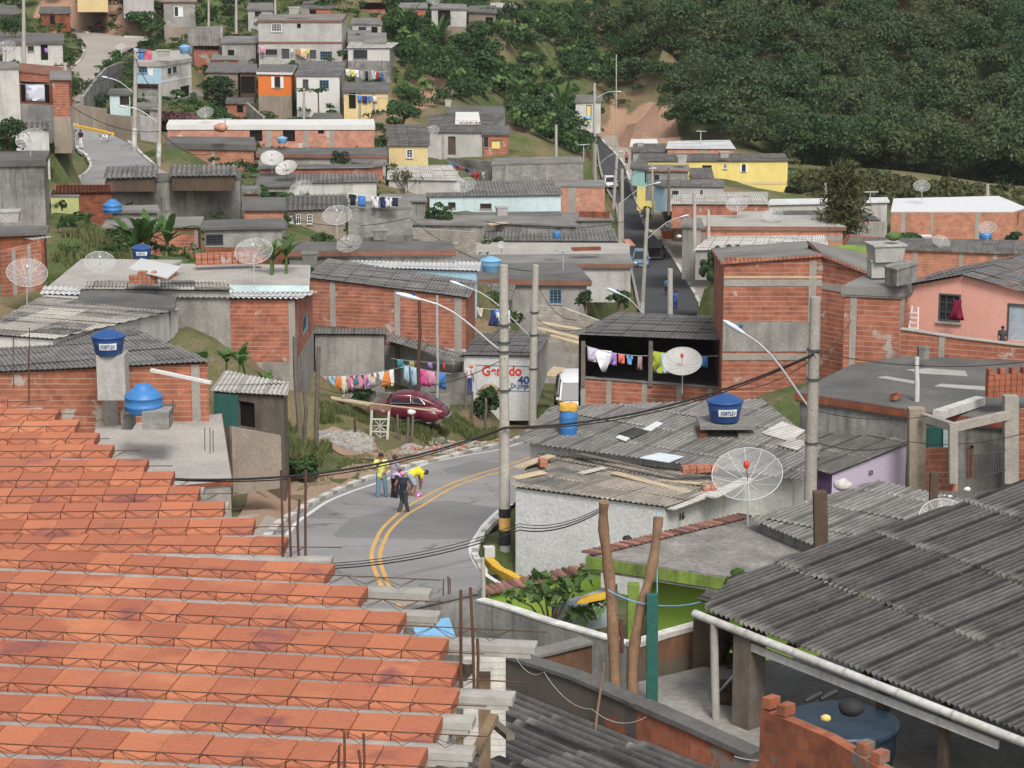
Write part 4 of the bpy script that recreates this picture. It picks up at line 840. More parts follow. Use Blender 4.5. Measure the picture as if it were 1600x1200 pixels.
# unfinished concrete frame at the right edge under the flat roof
t = thing('unfinished_porch', P(1500,765,74), 'unfinished porch with grey concrete frame, teal shutter and dark interior at the right edge', 'porch')
def fx(x0, y0, x1, y1, D0, D1, nm, mat, th=.3):
    a, b = P(x0, y0, D0), P(x1, y0, D1); c, d = P(x0, y1, D0), P(x1, y1, D1)
    m = MB(); e = (b-a); e.z = 0; nr = Vector((-e.y, e.x, 0)).normalized()*th; m.prism([c, d, b, a], nr); return m.build(nm, mat, t)
fx(1421,640,1446,765,75.2,75.2,'corner_pier','plaster_lower',.5)
fx(1484,664,1497,756,73.0,73.0,'concrete_post','beam',.3); fx(1570,620,1592,756,74.2,74.2,'concrete_post','beam',.4)
fx(1446,700,1488,768,74.6,73.3,'low_wall','brick',.2)
for (a, b, th) in (((1443,652,75),(1492,668,73.1),.3),((1488,668,73.1),(1576,648,74.3),.3)):
    m = MB(); p1, p2 = P(*a), P(*b); m.bar(p1, p2, .22, .26); m.build('concrete_beam', 'beam', t)
fx(1447,668,1474,702,75.3,75.0,'shutter','teal',.06); fx(1474,668,1484,714,74.9,74.7,'door_frame','turq_pale',.06)
fx(1446,640,1640,760,79,77,'back_wall','brick_old',.2); fx(1592,640,1640,758,74.3,73.8,'side_wall','brick_patch',.25)
m = MB()
for a, b in (((1513,700),(1513,748)),((1519,696),(1519,746)),((1513,700),(1520,696))): m.bar(P(*a,73.6), P(*b,73.6), .1)
m.build('gate_frame', 'rust', t)
m = MB()
for i in range(12): x = 1524+i*4; m.bar(P(x,712-i*.6,73.9), P(x,746-i*1.2,73.9), .025)
m.bar(P(1522,712,73.9), P(1572,703,73.9), .03); m.bar(P(1522,748,73.9), P(1572,734,73.9), .03); m.build('railing', 'frame_dark', t)
m = MB(); m.bar(P(1465,648,75.2), P(1532,626,78), .35, .28); m.build('canopy_slab', 'white_dirty', t)

# ---- smaller walls, sheds and gates
freewall('grey block yard wall behind the red car, right of the outhouse', [(652,579,120),(734,583,119)], 2.4, 'block', .18)
freewall('long low grey yard wall behind the weeds and the red car', [(486,610,118.2),(600,613,118.2),(702,616,118)], 1.8, 'plaster', .18)
B('narrow sagging lean to roof strip on posts in front of the slanted brick house', [(598,532,119.3),(722,567,118),(728,556,120.5),(612,521)], h=2.2, wall='wood_dark', roof='corr', rmat='fib_mid', amp=.015, name='lean_to_roof', cat='roof', open_edges=(0,1,2,3), cap=False, gp=False)
B('dark wooden shack with pale sheet roof beside the terrace', [(328,612,87),(449,620,85),(455,600,89),(352,580)], base=742, wall='wood_grey', roof='corr', rmat='fib_light', name='wooden_shack', cat='shack', inset=.15, ops=[('hole',372,628,398,668)], cols=[], plinth=(700,'wood_grey',(0,)))
freewall('leaning wall of pale rough blocks below the plaster house', [(838,477,143),(880,480,142.4),(940,502,141)], 2.2, 'block_pale', .25)
freewall('grey plaster wall at the end of the left street', [(113,163,238),(166,170,236)], 3.5, 'plaster_lower', .2, cols=[115,164])
freewall('low stained wall beside the purple shrub', [(166,178,232),(206,182,229)], 2.6, 'plaster_lower', .2)
freewall('mossy stained wall along the upper road', [(190,96,272),(165,106,262),(150,122,254),(128,152,243)], 3, 'plaster_dark', .3)
freewall('tall whitish corrugated gate beside the street poles', [(219,180,213),(244,184,211)], 2.2, 'fib_white', .12, name='metal_gate', cat='gate')
freewall('low grey wall in front of the orange and white houses', [(386,160,270),(404,176,266),(412,182,264)], 2.5, 'plaster', .25)
freewall('retaining wall under the drying clothes, middle slope', [(700,246,245),(768,252,240)], 3, 'plaster_dark', .25)
freewall('dark stained retaining wall below the tall bare concrete house', [(543,372,153),(645,366,153)], 2.5, 'plaster_dark', .3)
freewall('old parapet between flat roofs left of the white parapet', [(640,356,174),(742,362,171)], 2.4, 'block_pale', .25, cols=[690])
freewall('red block garden wall beside the barred window, left', [(318,388,142),(446,384,141)], 1.6, 'brick_old', .2)
freewall('low red block wall left of the pickup', [(905,330,206),(952,331,205)], 2.5, 'brick_old', .2)
freewall('plain grey wall under the yellow house roofs', [(1120,300,246),(1200,300,246)], 3, 'plaster_light', .25)
freewall('white low parapet in front of the row house, right', [(1300,352,188),(1385,346,190)], 2.5, 'plaster', .25)
freewall('brick wall closing the yard beside the feathery tree', [(1318,366,183),(1400,372,180)], 2.6, 'brick_pale', .2, cols=[1350])

# ---- more houses packed into the slopes
B('red block house high on the left slope above the long grey house', [(470,12),(520,12),(518,2),(474,2)], 338, h=3, wall='brick_patch', rmat='fib', name='brick_house', ops=[('hole',484,16,494,26)])
B('small pale house at the top edge between the thin poles', [(385,14),(428,15),(426,4),(388,4)], 334, h=3, wall='plaster_light', rmat='fib_mid', name='plaster_house', ops=[('win',398,18,408,26,'frame_dark')])
B('brick house with orange tile roof peeking behind the white box house', [(560,14),(604,14),(600,4),(562,4)], 352, h=3, wall='brick', roof='tile', rmat='clay', name='tiled_house')
B('two storey block house at the top left edge, cut by the cross armed pole', [(-20,22),(28,22),(26,8),(-20,8)], 330, h=5, wall='plaster_lower', rmat='conc_dark', name='two_storey_house', ops=[('hole',4,28,12,36)])
B('low brown brick sheds at the top of the red bank, far left', [(60,20),(112,20),(110,10),(62,10)], 345, h=3, wall='brick_old', rmat='fib', name='block_shed', ops=[('hole',78,24,86,38)])
B('raw red block wall house behind the tan hut', [(330,92),(374,92),(372,82),(332,82)], 298, h=3.4, wall='brick_patch', rmat='conc', name='brick_house', cols=[352])
B('grey shed behind the tall poles beside the purple shrub', [(206,168),(252,170),(250,160),(210,160)], 244, h=2.6, wall='plaster', rmat='fib_mid', name='shed', ops=[('door',226,174,234,186,'wood_dark')])
B('red block house stepping down below the white house, left of the cream shack', [(486,184),(536,184),(532,176),(490,176)], 256, h=2, wall='brick_patch', rmat='conc_dark', name='block_shed')
B('grey house with dark doorway between the two round bushes and the yellow house', [(548,252),(606,254),(602,240),(552,240)], 216.5, h=2.2, wall='plaster_light', rmat='fib_mid', name='plaster_house', ops=[('hole',570,257,578,270)])
B('little pale shack with sheet roof high among the bananas', [(820,44),(850,45),(848,37),(822,37)], 378, h=2.4, wall='plaster_lower', rmat='fib_mid', name='shack')
B('little white hut at the top of the road beside the lamp pole', [(897,160),(941,158),(940,148),(900,148)], 318, base=196, wall='white_dirty', roof='slab', rmat='fib_mid', thick=.12, name='shack', inset=.2, ops=[('door',916,164,924,190,'yellow')])
B('red block ruin among bananas left of the small white hut', [(850,150),(866,151),(864,145),(852,145)], 330, h=2, wall='brick', rmat='conc', name='block_shed')
B('flat grey house left of the salmon block house under the block yard house', [(806,292),(870,293),(866,283),(810,283)], 224, h=2.6, wall='plaster', rmat='fib_light', name='plaster_house', ops=[('win',830,297,842,305,'frame_dark')])
B('low dark house with a flat top left of the tall bare concrete house', [(376,352),(450,352),(446,343),(380,343)], 158, h=2.4, wall='plaster_dark', rmat='conc_dark', name='concrete_house')
B('grey flat roof house between the row house and the white sheeted one', [(1150,338),(1206,339),(1202,330),(1154,330)], 200, h=2.4, wall='brick_patch', rmat='conc_light', name='concrete_house')

for px4 in ([(1416,578),(1440,584),(1512,588),(1508,580),(1450,576)], [(1370,590),(1432,601),(1436,597),(1384,588)], [(1460,604),(1560,612),(1562,606),(1470,600)]):
    z_ = P(1243,612,80).z; m = MB(); m.prism([PZ(a, b, z_)+Z3*.004 for a, b in px4], Z3*.012); m.build('cement_patch', 'conc_light', dfr)

B('pale flat roofed block left of the barred window house, behind the bananas', [(168,330),(250,329),(246,320),(172,321)], 154, h=2, wall='plaster_dark', rmat='conc', name='concrete_house')
B('low brick house right of the stained concrete house under the dark flat roof', [(376,300),(408,300),(406,290),(378,290)], 180, h=3, wall='brick_patch', rmat='fib_mid', name='brick_house')
B('grey sheet roofed shed in the grass right of the long salmon house', [(590,250),(606,250),(604,240),(592,240)], 226, h=2.4, wall='wood_grey', rmat='fib_mid', name='shed')
B('small plaster house with door beside the yellow house and the grey brown door', [(640,272),(700,272),(696,262),(644,262)], 219, h=2.2, wall='plaster', rmat='fib', name='plaster_house', ops=[('door',676,276,684,288,'wood_dark')])
B('small red block house left of the orange and white houses', [(352,160),(398,161),(396,152),(354,152)], 272, h=2.4, wall='brick_patch', rmat='fib', name='brick_house', ops=[('hole',370,165,380,176)])
B('grey block house stepped above the reddish shrub, left slope', [(262,148),(318,150),(316,141),(264,140)], 276, h=2.6, wall='plaster_lower', rmat='conc', name='plaster_house', ops=[('win',280,153,292,162,'frame_dark')])
B('brick house under a rusty roof above the tan hut', [(300,76),(344,78),(342,70),(302,69)], 308, h=2.6, wall='brick', roof='tile', rmat='clay_dark', name='tiled_house')
B('pale two storey house on the slope left of the banana clump', [(548,36),(598,37),(594,28),(550,28)], 322, h=4.4, wall='plaster_light', rmat='fib_mid', name='two_storey_house', ops=[('win',560,42,572,50,'frame_dark'),('hole',580,42,590,56)])
B('orange brick shack hidden among bushes on the middle slope', [(676,104),(712,104),(710,97),(678,97)], 322, h=2.2, wall='brick', roof='tile', rmat='clay', name='shack')
B('long flat grey roof in front of the pale flat sheet roof', [(590,312),(668,313),(664,303),(594,303)], 196, h=2.4, wall='plaster_dark', rmat='conc', name='concrete_house', gp=True)
B('low dark sheet roof between the white parapet and the tall pole', [(560,372),(640,374),(636,364),(564,363)], 166, h=2.2, wall='plaster', roof='slab', rmat='fib_mid', name='sheet_roofed_house')

freewall('low grey plaster wall joining the terrace to the wooden shack', [(360,666,80.5),(437,680,81.5)], 1.9, 'plaster_lower', .2)
m = MB(); a, b = P(334,615,84.6), P(372,668,84.6); m.prism([P(334,668,84.6), b, P(372,618,84.6), a], Vector((0,.05,0))); tag(m.build('green_board', 'teal'), 'dark green board closing the front of the wooden shack', 'board')
# ================================================================== ground
def gpx(px, py, D): v = P(px, py, D); GP.append((v.x, v.y, v.z))
Lz = lambda py: CZ-(26 if py >= 180 else 26-.7*(180-py)/130)
for px, py in ((107,284),(141,262),(133,243),(118,228),(115,205),(300,285),(225,246),(176,212),(120,199),(113,150),(128,150),(129,90),(150,122),(200,78),(232,62),(110,55)):
    v = PZ(px, py, Lz(py)); GP.append(tuple(v))
NEARL = [(380,900),(405,862),(430,829),(445,817),(462,806),(480,794),(497,785),(515,776),(535,767),(555,759),(575,751),(602,744),(645,730),(675,724),(705,716),(742,707),(770,700),(785,697),(820,684),(850,668),(875,640),(900,600),(930,560),(960,525),(985,500)]
for px, py in NEARL: v = PR(px, py); GP.append((v.x, v.y, v.z))
for px, py in ((760,905),(768,850),(785,822),(600,950),(650,860),(590,850),(640,780),(700,760),(760,730),(860,720),(930,680),(980,600),(1020,540),(1060,515)): v = PR(px, py); GP.append((v.x, v.y, v.z))
for D, x in ((175,8),(190,12),(208,14),(230,14),(245,13),(265,11),(290,11),(310,11),(330,12),(345,13)):
    for dx in (-6, 0, 6): GP.append((x+dx, D, ZR(D)))
for px, py, D in ((420,735,92),(380,765,84),(470,690,103),(560,690,104),(640,690,106),(720,650,117),(600,650,117),(500,640,115),(760,620,124),(450,620,112),
                  (80,440,116),(130,400,128),(200,400,132),(90,370,136),(260,400,130),(700,500,142),(850,560,138),(940,500,158),
                  (1110,470,185),(1120,400,215),(1040,380,235),(1000,300,262),(820,200,300),(880,230,285),(780,250,260),(640,170,290),
                  (700,120,318),(600,120,300),(800,120,335),(900,120,352),(1000,150,352),(1040,205,340),(960,200,345),(940,110,365),(860,60,372),(960,60,372),
                  (500,10,345),(450,16,335),(560,15,345),(620,60,335),(330,30,335),(60,40,300),(90,60,290),(110,88,272),(20,35,310),(120,30,345),(200,40,345),(270,90,290)):
    gpx(px, py, D)
for px, py, D in ((120,302,176),(200,298,180),(260,292,186),(90,300,170),(150,310,168),(726,612,118.6),(750,613,118.4),(790,615,118.2),(836,617,118),(740,630,115.5),(780,642,113.5),(800,600,131),(870,560,146),(900,500,158)): gpx(px, py, D)
for px, py, D in ((100,275,175),(130,284,180),(150,290,172),(110,252,190),(80,280,180),(140,304,160),(100,322,150),(60,262,170),(940,205,345),(1000,206,343),(1040,200,343),(980,195,350),(1020,160,354),(990,172,352),(1040,180,350)): gpx(px, py, D)
for x in (-75,-50,-25,0,25): GP.append((x, 385, CZ-20)); GP.append((x, 430, CZ-8))
for x, s in ((22,0),(40,-2),(60,-3),(85,-3),(110,0)):
    for D, z in ((300,-41),(318,-38),(335,-33),(355,-25.5),(380,-15),(420,2),(500,20)): GP.append((x if D > 310 or x > 36 else 36, D, CZ+z+s))
for x, z in ((60,-42),(90,-41),(120,-38)): GP.append((x, 270, CZ+z)); GP.append((x, 230, CZ+z)); GP.append((x, 180, CZ+z+4))
for x in (-8,0,8): GP.append((x, 8, CZ-11)); GP.append((x, 20, CZ-14)); GP.append((x, 32, CZ-17.5))
for x, y, z in ((12,50,-19),(20,60,-20),(0,62,-20.2),(-14,60,-19),(-20,75,-19),(-30,70,-17),(25,90,-24),(40,120,-30),(60,150,-36),(-45,110,-20),(-60,150,-25),(-90,200,-25),(-90,260,-20),(-100,320,-18),(-110,420,-4)): GP.append((x, y, CZ+z))
GA = np.array([(a, b, c) for a, b, c in GP])
def ground_np(X, Y):
    out = np.empty(X.shape); f = X.ravel(); g = Y.ravel(); o = np.empty(len(f))
    for i in range(0, len(f), 4000):
        d2 = (f[i:i+4000, None]-GA[None, :, 0])**2+(g[i:i+4000, None]-GA[None, :, 1])**2
        wt = 1/(d2+1.2)**1.7; o[i:i+4000] = (wt*GA[None, :, 2]).sum(1)/wt.sum(1)
    return o.reshape(X.shape)
def ground(x, y): return float(ground_np(np.array([x]), np.array([y]))[0])
def inpoly(x, y, poly):
    c = False; n = len(poly)
    for i in range(n):
        (x1, y1), (x2, y2) = poly[i], poly[(i+1) % n]
        if (y1 > y) != (y2 > y) and x < (x2-x1)*(y-y1)/(y2-y1)+x1: c = not c
    return c
def PG(px, py, D0=30, D1=460):          # first meeting of a pixel's ray with the ground
    d = ray(px, py); D = D0; prev = None
    Ds = np.arange(D0, D1, 1.0); X = d.x/d.y*Ds; Z = CZ+d.z/d.y*Ds; g = ground_np(X, Ds); k = np.nonzero(Z < g)[0]
    if len(k) == 0: return P(px, py, D1)
    i = k[0]
    if i == 0: return P(px, py, D0)
    a, b = Z[i-1]-g[i-1], Z[i]-g[i]; D = Ds[i-1]+a/(a-b); v = P(px, py, D); return v
# road outlines (plan)
NRD = [(760,960),(755,898),(740,866),(748,842),(760,824),(786,800),(830,770),(900,730),(960,680),(1010,600),(1050,530),(1075,505)]
near_poly = [PR(a, b) for a, b in NEARL]+[PR(a, b) for a, b in NRD[::-1]]+[PR(640,958), PR(600,1100), PR(400,1100), PR(385,980)]
FARL = [(1002,492),(996,470),(990,440),(984,415),(978,390),(972,370),(966,345),(962,320),(950,300),(942,280),(937,260),(934,240),(932,222),(930,212)]
FARR = [(1098,492),(1090,470),(1078,448),(1066,428),(1052,406),(1040,388),(1026,372),(1012,360),(1004,345),(998,325),(990,305),(984,285),(976,260),(962,242),(946,226),(936,213)]
far_poly = [PR(a, b) for a, b in FARR]+[PR(a, b) for a, b in FARL[::-1]]
street = [(107,286),(120,281),(130,276),(138,269),(142,261),(139,252),(133,243),(124,238),(119,228),(114,214),(112,200),(118,199),(146,205),(176,212),(208,229),(225,246),(244,262),(300,290),(200,300),(110,300)]
upper = [(104,46),(120,62),(130,80),(129,92),(112,107),(113,150),(113,198),(122,198),(128,150),(150,122),(160,105),(185,88),(208,76),(232,68),(228,58),(195,59),(150,52)]
street_poly = [PZ(a, b, Lz(b)) for a, b in street]; upper_poly = [PZ(a, b, Lz(b)) for a, b in upper]
def road_mesh(name, poly, mat, lift):
    bm = bmesh.new(); vs = [bm.verts.new((p.x, p.y, 0)) for p in poly]; f = bm.faces.new(vs); f.normal_update()
    if f.normal.z < 0: f.normal_flip()
    lo = min(p.y for p in poly); hi = max(p.y for p in poly); y = lo+2
    while y < hi:
        bmesh.ops.bisect_plane(bm, geom=bm.verts[:]+bm.edges[:]+bm.faces[:], plane_co=(0, y, 0), plane_no=(0, 1, 0)); y += 2.0 if hi-lo < 160 else 3.0
    bm.verts.index_update(); mb = MB(); zf = lift if callable(lift) else None
    mb.v = [(v.co.x, v.co.y, zf(v.co.x, v.co.y)) for v in bm.verts]
    for f in bm.faces: mb.f.append([v.index for v in f.verts]); mb.sm.append(True); mb.uv.append([(v.co.x, v.co.y) for v in f.verts])
    bm.free(); return mb.build(name, mat)
zroad = lambda x, y: ZR(y)+.06
tag(road_mesh('road', near_poly, 'asph', zroad), kind='structure')
tag(road_mesh('road', far_poly, 'asph_dark', lambda x, y: ZR(y)+.08), kind='structure')
lzy = lambda x, y: CZ-26+max(0, min(.7, (y-240)/105*.7))
tag(road_mesh('road', street_poly, 'asph', lambda x, y: lzy(x, y)+.06), kind='structure')
tag(road_mesh('road', upper_poly, 'asph_sand', lambda x, y: lzy(x, y)+.10), kind='structure')
def strip(pts, wd, z=.064):
    pts = [Vector(p) for p in pts]; m = MB()
    for i in range(len(pts)-1):
        pass
    L = []
    for i, p in enumerate(pts):
        t = pts[min(i+1, len(pts)-1)]-pts[max(i-1, 0)]; t.z = 0; t.normalize(); n = Vector((-t.y, t.x, 0)); L.append((p+n*wd/2, p-n*wd/2))
    for (a, b), (c, d) in zip(L[:-1], L[1:]):
        m.quad(*[Vector((q.x, q.y, ZR(q.y)+z)) for q in (b, d, c, a)])
    return m
def smooth(pts, k=4):
    pts = [Vector(p) for p in pts]; out = []
    for i in range(len(pts)-1):
        p0, p1, p2, p3 = pts[max(i-1, 0)], pts[i], pts[i+1], pts[min(i+2, len(pts)-1)]
        for j in range(k):
            t = j/k; out.append(.5*((2*p1)+(p2-p0)*t+(2*p0-5*p1+4*p2-p3)*t*t+(3*p1-p0-3*p2+p3)*t**3))
    return out+[pts[-1]]
WL = [(425,880),(444,846),(462,821),(482,806),(512,786),(550,770),(580,760),(607,750),(632,740),(670,726),(725,714),(781,704),(830,688)]
tag(strip(smooth([PR(*p) for p in WL]), .16).build('road_marking', 'linew'), kind='structure')
tag(strip(smooth([PR(*p) for p in [(790,920),(770,908),(755,897),(742,880),(736,862),(738,850),(745,840),(757,822),(780,800),(800,790)]]), .16).build('road_marking', 'linew'), kind='structure')
for dx, dy in ((0, 0), (13, 6)):
    YL = [(625,950),(600,925),(588,900),(581,878),(582,862),(588,846),(597,829),(620,807),(650,786),(700,760),(750,742),(781,733),(830,716)]
    tag(strip(smooth([PR(p[0]+dx*(.5+.5*(p[1] > 780)), p[1]+dy*(.8 if p[1] < 800 else .3)) for p in YL]), .13, .066).build('road_marking', 'liney'), kind='structure')
for k_, poly in enumerate(([(548,812),(640,792),(700,784),(775,796),(770,812),(735,845),(690,845),(525,842),(520,838)], [(690,736),(740,722),(782,726),(784,733),(745,743),(700,742)], [(470,812),(500,790),(545,812),(548,814)])):
    tag(road_mesh('road_patch', [PR(*p) for p in poly], 'asph_patch', lambda x, y: ZR(y)+.0632), kind='structure')
def kerb(pts, name, w=.16, h=.15, seg=1.0, zf=None, mats=('curb', 'beam'), gap=.25, lab='row of worn whitewashed kerb stones along the bend', cat='kerb'):
    pts = smooth([Vector(p) for p in pts], 5); a = MB(); b = MB(); s = 0; zf = zf or (lambda x, y: ZR(y))
    for p, q in zip(pts[:-1], pts[1:]):
        L = (q-p).length
        if L < 1e-4: continue
        m = a if (s % (seg*2)) < seg*1.1 else b; d = (q-p); up = Z3
        z0 = zf(p.x, p.y)+h/2; z1 = zf(q.x, q.y)+h/2
        m.bar(Vector((p.x, p.y, z0))+d*.03, Vector((q.x, q.y, z1))-d*.03, w*(1 if m is a else .93), h+.06 if m is a else h+.03); s += L
    o = a.build(name, mats[0])
    if b.v: b.build('bare_kerb_stones', mats[1], o)
    return tag(o, kind='structure')
kerb([PR(*p) for p in NEARL], 'kerb', .28, .16, 1.1)
kerb([PR(*p) for p in [(757,898),(746,880),(742,866),(750,845),(764,826),(790,803)]], 'kerb', .2, .12, 1.2)
kerb([PR(*p) for p in [(764,880),(778,893),(795,903),(818,914),(835,922)]], 'kerb', .26, .14, 1.2, mats=('curby', 'curby'))
kerb([PR(*p) for p in FARR], 'kerb', .3, .2, .8)
kerb([PR(*p) for p in FARL], 'kerb', .25, .15, 1.2, mats=('beam', 'beam'))
kerb([PZ(a, b, Lz(b)) for a, b in street[:9]], 'kerb', .25, .2, .6, zf=lzy)
kerb([PZ(a, b, Lz(b)) for a, b in ((118,199),(146,205),(176,212))], 'kerb', .35, .25, 2, zf=lzy, mats=('curby', 'curby'))
kerb([PZ(a, b, Lz(b)) for a, b in ((208,229),(225,246),(244,262))], 'kerb', .25, .2, .7, zf=lzy)
kerb([PZ(a, b, Lz(b)) for a, b in ((112,107),(124,98),(130,88),(130,80))], 'kerb', .3, .25, 1, zf=lzy)
kerb([PZ(a, b, Lz(b)) for a, b in ((104,47),(120,50),(137,53))], 'kerb', .4, .3, 3, zf=lzy, mats=('curb', 'curb'))
kerb([PZ(a, b, Lz(b)) for a, b in ((195,60),(215,61),(231,63))], 'kerb', .4, .3, 3, zf=lzy, mats=('curb', 'curb'))
# terrain sheet
gx = np.concatenate([np.arange(-700,-130,30), np.arange(-130,-40,2.5), np.arange(-40,40,1.2), np.arange(40,140,2.5), np.arange(140,701,30)])
gy = np.concatenate([np.arange(-40,20,6), np.arange(20,150,1.2), np.arange(150,440,2.2), np.arange(440,1500,40)])
GX, GY = np.meshgrid(gx, gy); GZ = ground_np(GX, GY)
GZ = np.where(GY > 440, GZ+(GY-440)*.12, GZ)
for poly in (near_poly, far_poly, street_poly, upper_poly):
    pl = np.array([(p.x, p.y) for p in poly]); x0, x1, y0, y1 = pl[:,0].min()-3, pl[:,0].max()+3, pl[:,1].min()-3, pl[:,1].max()+3
    J, I = np.nonzero((GX > x0) & (GX < x1) & (GY > y0) & (GY < y1))
    for j, i in zip(J, I):
        x, y = GX[j, i], GY[j, i]; ins = inpoly(x, y, pl)
        dmin = 99
        for k in range(len(pl)):
            a, b = pl[k], pl[(k+1) % len(pl)]; ab = b-a; t_ = max(0, min(1, ((x-a[0])*ab[0]+(y-a[1])*ab[1])/(ab@ab+1e-9))); dmin = min(dmin, math.hypot(x-a[0]-ab[0]*t_, y-a[1]-ab[1]*t_))
        if ins or dmin < 2.6:
            z = ZR(y) if poly in (near_poly, far_poly) else lzy(x, y)
            GZ[j, i] = z-.35 if (ins or dmin < 1.3) and not (not ins and dmin > .5) else min(GZ[j, i], z+.1) if not ins else z-.35
for poly, dm in (([(70,292),(70,262),(118,225),(112,199),(260,195),(300,292)], 186), ([(985,492),(930,212),(1060,196),(1130,492)], 168), ([(470,712),(500,640),(700,640),(780,640),(780,696)], 101)):
    A = np.stack([GX.ravel(), GY.ravel(), GZ.ravel()], 1); yy = A[:,1]*cs-(A[:,2]-CZ)*sn; zz = A[:,1]*sn+(A[:,2]-CZ)*cs; ok = (yy > 5) & (A[:,1] < dm) & (A[:,1] > 60); px = 800+F*A[:,0]/np.where(ok, yy, 1); py = 600-F*zz/np.where(ok, yy, 1); G = GZ.ravel()
    for i in np.nonzero(ok & (py < 720) & (px > 60) & (px < 1140))[0]:
        if inpoly(px[i], py[i], poly):
            k = 0
            while k < 40 and inpoly(px[i], py[i]+k*6, poly): k += 1
            G[i] -= k*6*A[i,1]/F
    GZ = G.reshape(GX.shape)
ny, nx = GX.shape; mb = MB(); vv = np.stack([GX, GY, GZ], -1).reshape(-1, 3)
idx = np.arange(nx*ny).reshape(ny, nx); quads = np.stack([idx[:-1,:-1], idx[:-1,1:], idx[1:,1:], idx[1:,:-1]], -1).reshape(-1, 4)
me = bpy.data.meshes.new('ground'); me.from_pydata(vv.tolist(), [], quads.tolist()); me.polygons.foreach_set('use_smooth', [True]*len(me.polygons))
def groundmat():
    b = NB('hillside_earth'); p = b.pos(); n1 = b.noise(p, .09, 5, .6); n2 = b.noise(p, .9, 5, .7)
    c = b.mix(b.ramp(n1, .34, .54), (.22,.155,.10), (.075,.10,.035)); c = b.mix(b.ramp(n2, .5, .7), c, (.17,.135,.085))
    ba = b.n('Attribute', attribute_name='bare'); c = b.mix(b.ramp(ba.outputs['Fac'], .35, .6), c, b.mix(b.ramp(n2, .35, .65), (.34,.185,.12), (.32,.23,.165)))
    fn = b.noise(p, 6, 4, .7); c = b.mix(1.0, c, b.ramp(fn, .25, .8, (.6,.6,.6,1), (1.3,1.3,1.3,1)), 'MULTIPLY'); b.bump(fn, .5, .08); return b.out(c, 1, .1)
A = vv; yy = A[:,1]*cs-(A[:,2]-CZ)*sn; zz = A[:,1]*sn+(A[:,2]-CZ)*cs; yy = np.where(yy > 1, yy, 1e9); ppx = 800+F*A[:,0]/yy; ppy = 600-F*zz/yy; bare = np.zeros(len(A), np.float32)
for poly in ([(922,205),(945,232),(990,256),(1066,226),(1062,194),(1046,168),(1012,156),(988,172),(972,170),(966,130),(958,130),(958,170),(936,194)], [(54,56),(190,60),(244,60),(240,16),(190,4),(110,-4),(54,4)], [(640,176),(720,150),(700,120),(640,130)], [(860,60),(960,66),(960,48),(880,44)]):
    for i in np.nonzero((A[:,1] > 180) & (A[:,1] < 440))[0]:
        if inpoly(ppx[i], ppy[i], poly): bare[i] = 1
at_ = me.attributes.new('bare', 'FLOAT', 'POINT'); at_.data.foreach_set('value', bare)
M['ground'] = groundmat(); me.materials.append(M['ground']); go_ = bpy.data.objects.new('ground', me); COL.objects.link(go_); tag(go_, kind='structure')
def patch(name, px, mat, lift=.05, D0=40, st=1.0):
    """a sheet of other ground (bare earth, gravel) draped on the terrain"""
    P3 = [PG(a, b, D0) for a, b in px]; P3 = smooth(P3+[P3[0]], 3)[:-1]
    bm = bmesh.new(); f = bm.faces.new([bm.verts.new((p.x, p.y, 0)) for p in P3]); f.normal_update()
    if f.normal.z < 0: f.normal_flip()
    for ax in (0, 1):
        lo = min(p[ax] for p in P3); hi = max(p[ax] for p in P3); y = lo+st
        while y < hi:
            bmesh.ops.bisect_plane(bm, geom=bm.verts[:]+bm.edges[:]+bm.faces[:], plane_co=(y, y, 0), plane_no=(1-ax, ax, 0)); y += st
    bmesh.ops.triangulate(bm, faces=[f for f in bm.faces if len(f.verts) > 4]); bm.verts.index_update(); mb = MB()
    A = np.array([(v.co.x, v.co.y) for v in bm.verts]); Z = gridz(A[:,0], A[:,1])+lift
    mb.v = [(A[k,0], A[k,1], Z[k]) for k in range(len(A))]
    for f in bm.faces: mb.f.append([v.index for v in f.verts]); mb.sm.append(True); mb.uv.append([(0,0)]*len(f.verts))
    bm.free(); return tag(mb.build(name, mat), kind='structure')
def gridz(X, Y):
    i = np.clip(np.searchsorted(gx, X)-1, 0, nx-2); j = np.clip(np.searchsorted(gy, Y)-1, 0, ny-2)
    u = (X-gx[i])/(gx[i+1]-gx[i]); v = (Y-gy[j])/(gy[j+1]-gy[j])
    return GZ[j,i]*(1-u)*(1-v)+GZ[j,i+1]*u*(1-v)+GZ[j+1,i]*(1-u)*v+GZ[j+1,i+1]*u*v
def ground(x, y): return float(gridz(np.array([x]), np.array([y]))[0])
patch('verge', [(372,800),(430,826),(520,772),(620,736),(700,712),(785,694),(780,670),(690,700),(600,714),(480,735),(400,750)], 'dirt', .07, 60)
patch('verge', [(490,690),(560,712),(640,716),(700,706),(690,690),(600,700),(580,688),(520,668)], 'dirt', .05, 60)
patch('driveway', [(372,790),(440,796),(436,830),(405,860),(372,850)], 'asph_sand', .09, 60)
pv = [PR(a, b) for a, b in FARR]; tag(road_mesh('pavement', pv+[p+Vector((2.6, 0, 0)) for p in pv[::-1]], 'asph_sand', lambda x, y: ZR(y)+.17), kind='structure')
